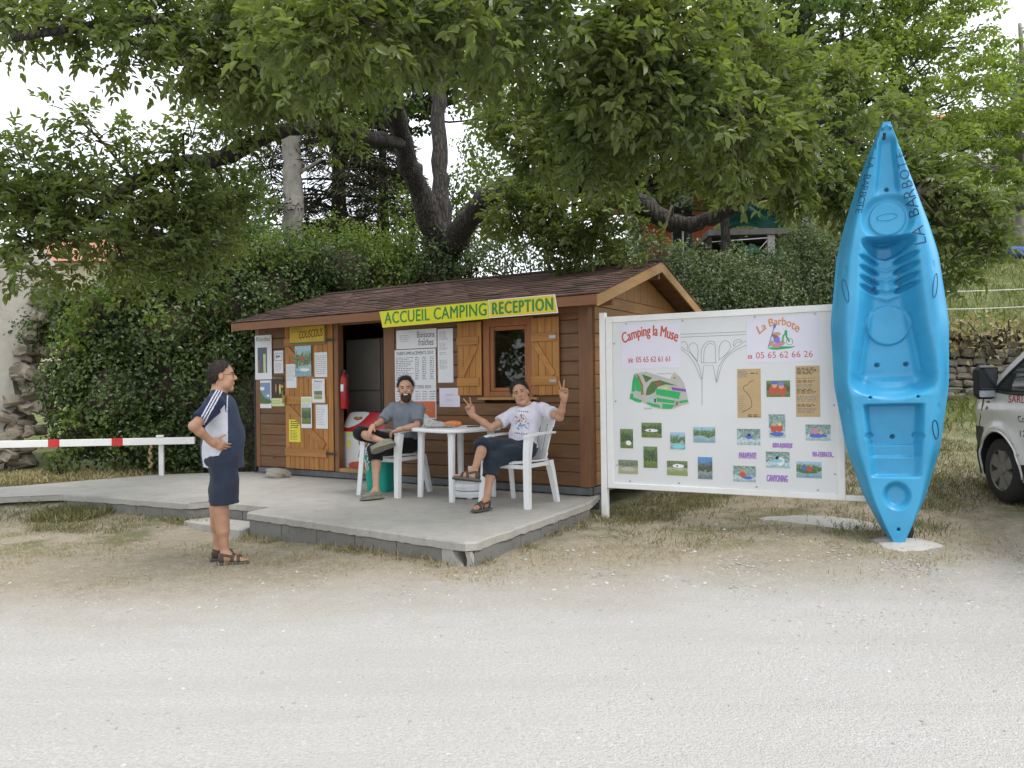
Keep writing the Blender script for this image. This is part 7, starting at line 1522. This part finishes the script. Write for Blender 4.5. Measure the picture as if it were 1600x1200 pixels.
GV = NT('gravel_stone'); GV.col(GV.ramp(GV.n('ShaderNodeAttribute', attribute_name='rnd').outputs['Fac'], [(0, (.27, .26, .25)), (.4, (.34, .33, .31)), (.8, (.42, .405, .38)), (1, (.50, .485, .46))])); GV.rough(.9); GV.bump(GV.noise(GV.coord('Object'), 120, 3), .4, .004)
pebbles(16000, (-5.5, 7), (1.8, 7.2), .004, .017, GV.mat, 1, lambda x, y, r: (r.uniform(size=len(x)) < .35 + .5 * ss(.5, 4, x)) & (y < 6.6 + .1 * x))
pebbles(1500, (-.5, 3.5), (5.6, 8.4), .004, .022, GV.mat, 2, lambda x, y, r: (y < 8.2)); pebbles(1000, (-6, 0), (5.2, 8.0), .004, .014, GV.mat, 3)
pebbles(5000, (1.5, 6.5), (4.2, 6.9), .003, .014, GV.mat, 4)
# ================================================================== OLD WALL, STONE TERRACE, HOUSES
M['stucco'] = concrete_mat('old_render', (0.40, 0.375, 0.33), (0.24, 0.22, 0.18)); M['rubble'] = concrete_mat('rubble_stone', (0.27, 0.235, 0.185), (0.13, 0.105, 0.075))
rw = empty('old_wall', (-9.0, 13.3, gz1(-9.0, 13.3)), 0, 'broken old rendered wall with rubble spilling from its end, beyond the barrier', 'wall')
edge_ = [(.62, 3.9), (.95, 3.4), (.80, 3.0), (.98, 2.7), (.62, 2.35), (.55, 1.9), (.35, 1.5), (.42, 1.1), (.18, .7), (.25, .3), (.1, -.3)]
poly = [(-6, -.3), (-6, 3.9)] + edge_
MB().add([(a, q, b) for q in (0, .5) for a, b in poly], [tuple(range(len(poly) - 1, -1, -1)), tuple(range(len(poly), 2 * len(poly)))] + [(i, (i + 1) % len(poly), len(poly) + (i + 1) % len(poly), len(poly) + i) for i in range(len(poly))]).build('rendered_face', M['stucco'], rw)
rocks = [rock_mesh('stone', i + 1, M['rubble'], 2, .2, .75) for i in range(6)]
r = random.Random(5)
for i in range(95):
    z = r.uniform(0, 3.3); xe = np.interp(z, [0, .7, 1.5, 2.3, 3, 3.9], [.2, .25, .4, .6, .85, .8]); x = xe + abs(r.gauss(0, .34)) * (1.25 - z * .22) - .02
    o = put(r.choice(rocks), 'stone', rw, (x, r.uniform(-.12, .32) - .15 * (z < .6), z)); s = r.uniform(.08, .20); o.scale = (s * r.uniform(.9, 1.6), s, s * r.uniform(.7, 1.1)); o.rotation_euler = (r.uniform(-.4, .4), r.uniform(-.4, .4), r.uniform(0, 6))
# rubble retaining wall on the hillside
tw_ = empty('stone_wall', (9.0, 14.2, gz1(9.0, 14.1)), 0, 'low dry-stone retaining wall at the foot of the grassy hillside', 'wall')
M['fieldstone'] = concrete_mat('field_stone', (0.20, 0.18, 0.145), (0.085, 0.08, 0.055)); fs_ = [rock_mesh('stone', i + 11, M['fieldstone'], 2, .16, .8) for i in range(6)]
zrow = .02
while zrow < 1.25:
    hgt = r.uniform(.11, .19); x = -3.2 + r.uniform(0, .2)
    while x < 4.6:
        w_ = r.uniform(.18, .42); o = put(r.choice(fs_), 'stone', tw_, (x + w_ / 2, .06 + zrow * .10 + r.uniform(-.04, .05), zrow + hgt / 2 + r.uniform(-.02, .02))); o.scale = (w_ * .54, .17, hgt * .66); o.rotation_euler = (r.uniform(-.1, .1), r.uniform(-.12, .12), r.uniform(-.15, .15)); x += w_ * .97
    zrow += hgt * .95
MB().box(-3.3, 4.7, .16, .5, -.2, 1.1).build('earth_fill', M['stem'], tw_)
# wire fence above it
wf = empty('wire_fence', (7.4, 14.75, gz1(7.4, 14.75)), 0, 'two-strand white wire fence on thin posts above the stone wall', 'fence')
g0 = gz1(7.4, 14.75)
for x in (0, 3.6, 7.2): MB().tube([(x, 0, gz1(7.4 + x, 14.75) - g0 - .2), (x, 0, gz1(7.4 + x, 14.75) - g0 + .95)], .025, 6).build('post', M['stem'], wf)
for z in (.52, .86): MB().tube([(x, -.03, z + gz1(7.4 + x, 14.75) - g0 - .03 * math.sin(math.pi * ((x / 3.6) % 1))) for x in np.linspace(-.2, 7.3, 26)], .0065, 5).build('wire', M['white_paint'], wf)
dr = empty('drum', (at(1593, 20), 20, gz1(at(1593, 20), 20) + .16), R_(10), 'blue plastic drum lying on the hillside grass', 'drum'); MB().lathe([(.0, -.4), (.15, -.4), (.165, -.36), (.165, -.12), (.155, -.1), (.165, -.08), (.165, .1), (.155, .12), (.165, .14), (.165, .36), (.15, .4), (0, .4)], 18, M=Matrix.Rotation(math.pi / 2, 4, 'Y')).build('shell', plain('drum_blue', (.02, .06, .22), .4, .1), dr); MB().lathe([(.04, 0), (.04, .03), (.0, .03)], 10, M=Matrix.Translation((-.41, 0, .08)) @ Matrix.Rotation(-math.pi / 2, 4, 'Y')).build('bung', M['black'], dr)
# white house with a railed balcony, up the slope
M['render_w'] = plain('house_render', (.66, .65, .62), .85, .06, 2, .2, 40); M['tile'] = plain('roof_tile', (.36, .17, .10), .85, .25, 9, .5, 18); M['shut'] = plain('shutter_grey', (.25, .27, .28), .6, .1); M['glass_dark'] = plain('dark_pane', (.03, .035, .04), .1, .1)
hx, hy = at(1640, 31.5), 31.5
hs = empty('house', (hx, hy, 8.6), R_(-6), 'white house with a railed balcony at the top of the hillside', 'house')
MB().box(-4.6, 5, 0, 6, -.5, 3.6).build('wall', M['render_w'], hs)
MB().add([(-5, -.5, 3.6), (5.4, -.5, 3.6), (5.4, 6.5, 3.6), (-5, 6.5, 3.6), (-5, 3, 5), (5.4, 3, 5)], [(0, 1, 5, 4), (2, 3, 4, 5), (3, 0, 4), (1, 2, 5), (3, 2, 1, 0)]).build('roof', M['tile'], hs)
for x in (-3.6, -1.6, .6, 2.8):
    w_ = MB().box(x, x + .9, -.03, .05, .9, 2.2).build('window', M['glass_dark'], hs); MB().box(x - .08, x, -.05, -.004, .85, 2.25).build('frame', M['white_paint'], w_); MB().box(x + .9, x + .98, -.05, -.004, .85, 2.25).build('frame', M['white_paint'], w_)
bal = MB().box(-3.0, 5, -1.6, -.02, -.05, .15).build('balcony', M['block'], hs)
for i in range(50): MB().box(-2.98 + i * .16, -2.955 + i * .16, -1.58, -1.555, .15, 1.05).build('railing_bar', M['white_paint'], bal)
MB().box(-3.0, 5, -1.6, -1.53, 1.05, 1.11).build('handrail', M['white_paint'], bal)
for x in (-2.8, 0, 2.8): MB().box(x, x + .25, -1.5, -1.25, -1.4, -.05).build('pillar', M['block'], bal)
# half-hidden house with red-orange cladding and a concrete lean-to
ox, oy = 4.0, 24.0
oh = empty('house', (ox, oy, 4.6), R_(-4), 'house with red-orange cladding half hidden behind the shrubs and walnut limb', 'house')
M['clad'] = plain('orange_cladding', (.50, .12, .045), .7, .18, 3, .3, 25)
MB().box(-.1, 2.35, .03, 4, -1.5, 3.2).build('wall', M['render_w'], oh)
for i in range(4): MB().cbox(.0 + i * .26, .25 + i * .26, -.02, .029, 0, 2.9, .008).build('cladding_board', M['clad'], oh)
for i in range(3): MB().cbox(1.72 + i * .21, 1.92 + i * .21, -.02, .029, 0, 2.9, .008).build('cladding_board', M['clad'], oh)
w_ = MB().box(1.08, 1.68, .0, .029, .8, 2.4).build('window', M['glass_dark'], oh); MB().box(1.35, 1.41, -.02, -.001, .8, 2.4).build('mullion', M['white_paint'], w_)
MB().add([(-.5, -.5, 3.2), (2.8, -.5, 3.2), (2.8, 4.4, 3.2), (-.5, 4.4, 3.2), (-.5, 2, 4.1), (2.8, 2, 4.1)], [(0, 1, 5, 4), (2, 3, 4, 5), (3, 0, 4), (1, 2, 5), (3, 2, 1, 0)]).build('roof', M['tile'], oh)
sh_ = empty('shelter', (at(1112, 21), 21, 4.55), R_(-3), 'low concrete shelter with dark opening and grey pillar above the shrubs', 'shelter')
MB().box(-.05, 2.1, -.1, 2.2, 1.0, 1.16).build('roof_slab', M['block'], sh_); MB().box(0, 2.05, 1.9, 2.1, -1.5, 1.0).build('back_wall', M['stem'], sh_); MB().cbox(1.55, 1.75, -.02, .18, -1.5, .999, .01).build('pillar', M['concrete'], sh_)
MB().box(0, .06, 0, 1.9, -1.5, .998).build('side_wall', M['stem'], sh_); MB().tube([(.06, .02, .84), (1.55, .02, .92)], .02, 5).build('rail', M['steel'], sh_); MB().tube([(1.0, .02, .25), (1.55, .02, .85)], .015, 5).build('rail', M['steel'], sh_)
def netting(name, label, c, w, h, seed):
    rr = random.Random(seed); o = curved_panel(lambda u, v: ((u - .5) * w, .15 * math.sin(u * 7 + v * 4) + .1 * math.sin(v * 9), (v - .5) * h + .12 * math.sin(u * 6) - .25 * (u - .5) ** 2), 14, 8, .006, name, plain('green_net_' + name, (.025, .11, .085), .8, .3, 20), None); o.location = c; return tag(o, label, 'net')
netting('debris_net', 'crumpled green netting hanging beside the shelter pillar', (at(1192, 20.4), 20.4, 4.85), .95, .5, 1); netting('shade_net', 'dark green netting stretched above the shelter roof', (at(1185, 22), 22, 6.3), 1.7, .7, 2)
# far house on the left, seen through the walnut leaves
fh = empty('house', (at(190, 36), 36, gz1(at(190, 36), 36)), R_(6), 'distant cream house with a tiled roof behind the walnut leaves', 'house')
MB().box(-5, 4.5, 0, 7, 0, 4.6).build('wall', plain('cream_render', (.52, .45, .33), .85, .08), fh); MB().add([(-5.4, -.5, 4.6), (4.9, -.5, 4.6), (4.9, 7.5, 4.6), (-5.4, 7.5, 4.6), (-5.4, 3.5, 6.4), (4.9, 3.5, 6.4)], [(0, 1, 5, 4), (2, 3, 4, 5), (3, 0, 4), (1, 2, 5), (3, 2, 1, 0)]).build('roof', M['tile'], fh)
for x in (-3.5, -.5, 2.5):
    w_ = MB().box(x, x + .9, -.03, .05, 2.6, 3.9).build('window', M['glass_dark'], fh); MB().box(x - .5, x - .02, -.06, -.004, 2.6, 3.9).build('shutter', M['shut'], w_)
# netting fence between shed and ivy
cf = empty('mesh_fence', tuple(sp(-5.78, .05, ZS)), A_SH + R_(8), 'rusty wire mesh fence between the shed corner and the ivy', 'fence')
for x in (-.02, -1.5): MB().tube([(x, 0, -.1), (x, 0, 1.55)], .02, 7).build('post', M['dark_metal'], cf)
mb = MB(); k = 22
for i in range(-26, 27):
    for sgn in (1, -1):
        x0 = i * .06; z0_, z1_ = 0.0, 1.5
        a = max(0, (-1.5 - x0) / sgn if sgn > 0 else (0 - x0) / -1) if True else 0
        pts = [(x0 + sgn * t, t) for t in np.linspace(0, 1.5, 26) if -1.5 <= x0 + sgn * t <= 0]
        if len(pts) > 1: mb.tube([(pts[0][0], sgn * .003, pts[0][1]), (pts[-1][0], sgn * .003, pts[-1][1])], .0022, 4, cap=False)
mb.build('wire_netting', plain('rusty_wire', (.10, .085, .07), .8, .2), cf)['kind'] = 'stuff'

# ================================================================== VAN
def van():
    e = empty('parked_van', (5.06, 8.02, .232), R_(-5), 'white delivery van with black bumper and red lettering, parked at the grass edge', 'van')
    paint = NT('van_white'); paint.col((.70, .71, .71)); paint.rough(.28); paint.b.inputs['Coat Weight'].default_value = .6; paint.b.inputs['Coat Roughness'].default_value = .08; paint.bump(paint.noise(paint.coord('Object'), 3, 2), .02, .01); paint = paint.mat
    T = [(-4.0, 1.93), (-1.15, 1.95), (-.78, 1.86), (-.45, 1.66), (-.1, 1.43), (.18, 1.24), (.45, 1.13), (.66, 1.00), (.78, .86), (.84, .70), (.85, .5)]
    ys = np.concatenate([np.linspace(-4.0, -1.2, 12), np.linspace(-1.1, .86, 50)]); half = .95
    def hw(y): return half - .02 * ss(-.2, .3, y) - .30 * ss(.25, .9, y) ** 2.2 - .05 * (1 - ss(-4, -3.7, y))
    def zt(y): return np.interp(y, [t[0] for t in T], [t[1] for t in T])
    def xs(y, z):   # half width of the body at height z
        w = hw(y); return w - .16 * ss(1.0, 1.95, z) ** 1.3 - .05 * (1 - ss(.25, .55, z)) + .018 * np.exp(-((z - .93) / .06) ** 2) - .012 * np.exp(-((z - .55) / .05) ** 2) + .03 * np.exp(-((np.hypot(y, z - .33) - .43) / .05) ** 2) * (z > .2)
    m = 26; V = []; 
    for y in ys:
        top = float(zt(y)); zz = .24 + (top - .10 - .24) * np.linspace(0, 1, m); row = [(-float(xs(y, z)), z) for z in zz]
        x1 = row[-1][0]
        for t in np.linspace(0, 1, 9)[1:]: a = t * math.pi / 2; row.append((x1 + (.12) * (1 - math.cos(a)) + 0 * t, top - .10 + .10 * math.sin(a)))
        for t in np.linspace(0, 1, 6)[1:]: row.append((row[m + 7][0] * (1 - t), top + .012 * math.sin(t * math.pi / 2)))
        full = row + [(-x, z) for x, z in row[-2::-1]]; V.append([(x + half, y, z) for x, z in full])
    n = len(V[0]); N_ = len(ys); vs = [p for row in V for p in row]; fs = [(i * n + j, i * n + j + 1, (i + 1) * n + j + 1, (i + 1) * n + j) for i in range(N_ - 1) for j in range(n - 1)] + [tuple(range(n)), tuple(range((N_ - 1) * n + n - 1, (N_ - 1) * n - 1, -1))] + [((i + 1) * n, (i + 1) * n + n - 1, i * n + n - 1, i * n) for i in range(N_ - 1)]
    mb = MB(); mb.add(vs, fs); body = mb.build('body', [paint, M['black']], e, True)
    cut = MB()
    for yy in (0, -3.1): cut.lathe([(.395, -.1), (.395, 2.0)], 36, M=Matrix.Translation((0, yy, .33)) @ Matrix.Rotation(math.pi / 2, 4, 'Y'))
    # cutter spans the lower body only: wheel bays
    co = cut.build('cutter', M['black']); md = body.modifiers.new('b', 'BOOLEAN'); md.object = co; md.operation = 'DIFFERENCE'; md.solver = 'EXACT'; co.parent = e
    bpy.context.view_layer.update(); dg = bpy.context.evaluated_depsgraph_get(); me = bpy.data.meshes.new_from_object(body.evaluated_get(dg)); body.modifiers.clear(); body.data = me; bpy.data.objects.remove(co)
    for p in me.polygons:
        c = p.center; p.use_smooth = True; nn = p.normal; inside = abs(nn.x) < .2 and (abs(math.hypot(c.y, c.z - .33) - .3945) < .004 or abs(math.hypot(c.y + 3.1, c.z - .33) - .3945) < .004)
        p.material_index = 1 if (inside or c.z < .245) else 0; p.use_smooth = not inside
    sx = lambda y, z: half - float(xs(y, z))
    def panel(pts, lift, mat, name, par=e):
        return MB().add([(sx(y, z) - lift, y, z) for y, z in pts], [tuple(range(len(pts)))]).build(name, mat, par)
    # bumper shell wrapped round the nose, and the sill trim
    for s in (-1, 1):
        rowsb = []
        for i in range(17):
            t = i / 16; row = []
            for j in range(9):
                z = .23 + .53 * j / 8; ya = max(.30, math.sqrt(max(0, .425 ** 2 - (z - .33) ** 2)) if abs(z - .33) < .425 else .30); y = ya + (.858 - ya) * t; row.append((half + s * (float(xs(y, z)) + .012), y, z))
            rowsb.append(row)
        rowsb.append([(half + s * .3, .875, p_[2]) for p_ in rowsb[-1]]); rowsb.append([(half, .88, p_[2]) for p_ in rowsb[-1]])
        MB().add([p_ for row in rowsb for p_ in row], [(i * 9 + j, (i + 1) * 9 + j, (i + 1) * 9 + j + 1, i * 9 + j + 1)[::s] for i in range(len(rowsb) - 1) for j in range(8)]).build('bumper', M['black'], e, True)
        mbs = MB(); yy_ = np.linspace(-2.66, -.44, 20); mbs.add([(half + s * (float(xs(y, z)) + .008), y, z) for y in yy_ for z in (.25, .33, .42)], [(i * 3 + j, (i + 1) * 3 + j, (i + 1) * 3 + j + 1, i * 3 + j + 1)[::s] for i in range(19) for j in range(2)]); mbs.build('sill_trim', M['black'], e, True)
        for y0 in (0, -3.1): MB().tube([(half + s * (float(xs(y0 + .40 * math.cos(a), .33 + .40 * math.sin(a))) + .004), y0 + .40 * math.cos(a), .33 + .40 * math.sin(a)) for a in np.linspace(-.15, math.pi + .15, 30)], .012, 6).build('arch_lip', paint, e, True)
    gl_m = plain('van_glass', (.02, .024, .026), .06, .1, spec=.6)
    # side window built as strips so that it follows the bodyside
    def window(y0, y1, name):
        mbw = MB(); K_ = 14; rowsv = []
        for i in range(K_ + 1):
            y = y0 + (y1 - y0) * i / K_; zb = 1.12 + .03 * ss(-.4, .2, y); zt_ = min(1.74, float(zt(y)) - .17); zt_ = max(zt_, zb + .02); rowsv.append([(sx(y, zb + (zt_ - zb) * j / 5) - .004, y, zb + (zt_ - zb) * j / 5) for j in range(6)])
        mbw.add([p for row in rowsv for p in row], [(i * 6 + j, (i + 1) * 6 + j, (i + 1) * 6 + j + 1, i * 6 + j + 1) for i in range(K_) for j in range(5)]); wo = mbw.build(name, gl_m, e, True)
        ring = [row[0] for row in rowsv] + [row[-1] for row in rowsv[::-1]]; MB().tube(ring + [ring[0]], .016, 5, cap=False).build('window_seal', M['black'], wo)
    window(-1.0, .02, 'side_window')
    def groove(pts, par): MB().tube([(sx(y, z) - .0, y, z) for y, z in pts], .005, 4, cap=False).build('door_gap', M['black'], par)
    groove([(.30, 1.10), (.31, .95), (.40, .80), (.44, .65)], e); groove([(-1.12, z) for z in np.linspace(.35, 1.75, 9)], e)
    MB().cbox(sx(-.9, .98) - .035, sx(-.9, .98) + .01, -1.02, -.82, .965, 1.005, .008).build('door_handle', M['black'], e)
    MB().box(half - .80, half + .80, .40, .55, .2, .3).build('skid_plate', M['black'], e)
    # mirror: seen from behind, glass faces the rear
    mr = MB().cbox(-.20, .03, -.02, .10, 1.06, 1.42, .05).build('wing_mirror', M['black'], e, False); mr.location = (.02, .06, .0)
    MB().cbox(-.175, .01, -.026, -.0215, 1.17, 1.395, .01).build('mirror_glass', gl_m, mr); MB().cbox(-.175, .01, -.026, -.0215, 1.085, 1.155, .008).build('mirror_glass', plain('mirror_wide', (.30, .33, .35), .1, .05), mr); MB().tube([(.0, .05, 1.15), (.09, .06, 1.10)], .04, 8).build('mirror_arm', M['black'], mr)
    # wheels
    for yy in (0, -3.1):
        for x0, s in ((.02, 1), (1.88, -1)):
            wl = empty('wheel', (x0 + s * .11, yy, .325), 0, parent=e); RY = Matrix.Rotation(-math.pi / 2 * s, 4, 'Y')
            MB().lathe([(.215, -.10), (.30, -.105), (.328, -.085), (.335, -.05), (.335, .05), (.328, .085), (.30, .105), (.215, .10)], 40, M=RY, cap=False).build('tyre', M['rubber'], wl, True)
            for k in range(28):
                a = 2 * math.pi * k / 28; MB_ = MB()
            rim = MB().lathe([(.0, .03), (.10, .04), (.20, .06), (.218, .085), (.218, -.09), (.0, -.09)], 32, M=RY).build('rim', M['dark_metal'], wl)
            for k in range(6):
                a = 2 * math.pi * k / 6; Mx = RY @ Matrix.Rotation(a, 4, 'Z'); MB().add([Mx @ Vector(p) for p in ((.03, -.035, .085), (.20, -.06, .095), (.20, .06, .095), (.03, .035, .085), (.03, -.04, .05), (.205, -.07, .06), (.205, .07, .06), (.03, .04, .05))], [(0, 1, 2, 3), (7, 6, 5, 4), (0, 4, 5, 1), (1, 5, 6, 2), (2, 6, 7, 3), (3, 7, 4, 0)]).build('spoke', M['hubcap'], rim)
            MB().lathe([(.21, .088), (.222, .10), (.235, .098), (.235, .085)], 32, M=RY, cap=False).build('rim_edge', M['hubcap'], rim); MB().lathe([(.055, .085), (.05, .10), (0, .102)], 16, M=RY).build('hub', M['hubcap'], rim)
    # lettering reads from the front towards the rear
    red = plain('van_red', (.42, .02, .03), .4, .1)
    for body_, y0, w, z0, h, mat in (('SARL CHE', -.22, .58, 1.03, .075, red), ('Com', -.40, .20, .84, .065, M['ink']), ('1273', -.42, .23, .70, .06, M['ink']), ('+33', -.30, .12, .50, .022, M['ink_grey'])):
        v, f = glyphs(body_, .015); mn, mx = v.min(0), v.max(0); t = (v - mn) / (mx - mn + 1e-6); pts = [(sx(y0 - a * w, z0 + b * h) - .003, y0 - a * w, z0 + b * h) for a, b, _ in t]; q = MB(); q.add(pts, [tuple(ff) for ff in f]); q.build('lettering', mat, e)
    for (yy, zz, ry, rz_, m_) in ((.20, 1.03, .045, .012, M['ink_grey']), (.21, .965, .022, .018, red)):
        panel([(yy + ry * math.cos(a), zz + rz_ * math.sin(a)) for a in np.linspace(0, 6.28, 13)[:-1]], .004, m_, 'sticker')
    # lamps and windscreen
    for s in (-1, 1):
        MB().add([(half + s * (hw(y) - .03 + d), y, z) for y, z, d in ((.70, .80, .02), (.80, .82, -.10), (.72, .98, -.10), (.56, 1.00, .02))], [(0, 1, 2, 3)]).build('headlight', plain('lamp_glass', (.5, .52, .55), .1, .1) if 'lamp_glass' not in bpy.data.materials else bpy.data.materials['lamp_glass'], e)
    pts = [(half + x, y, float(zt(y)) + .016) for y in (.12, -.72) for x in (-.68, .68)]; MB().add([pts[0], pts[1], pts[3], pts[2]], [(0, 1, 2, 3)]).build('windscreen', gl_m, e)
    return e
M['hubcap'] = plain('hubcap_silver', (.22, .215, .20), .45, .12, 12, metal=.3)
van()


lumps('wall_weeds', 'dry straggling weeds hanging over the top of the stone wall', 'weeds', [(at(px_, 14.1), 14.1 + .1 * (k_ % 2), 2.35 + .12 * math.sin(k_ * 2.1), .20 + .08 * (k_ % 3)) for k_, px_ in enumerate(range(1430, 1680, 22))], ST, 900, .10, seed=61, jitter=.7, up=.1, base=1.2)
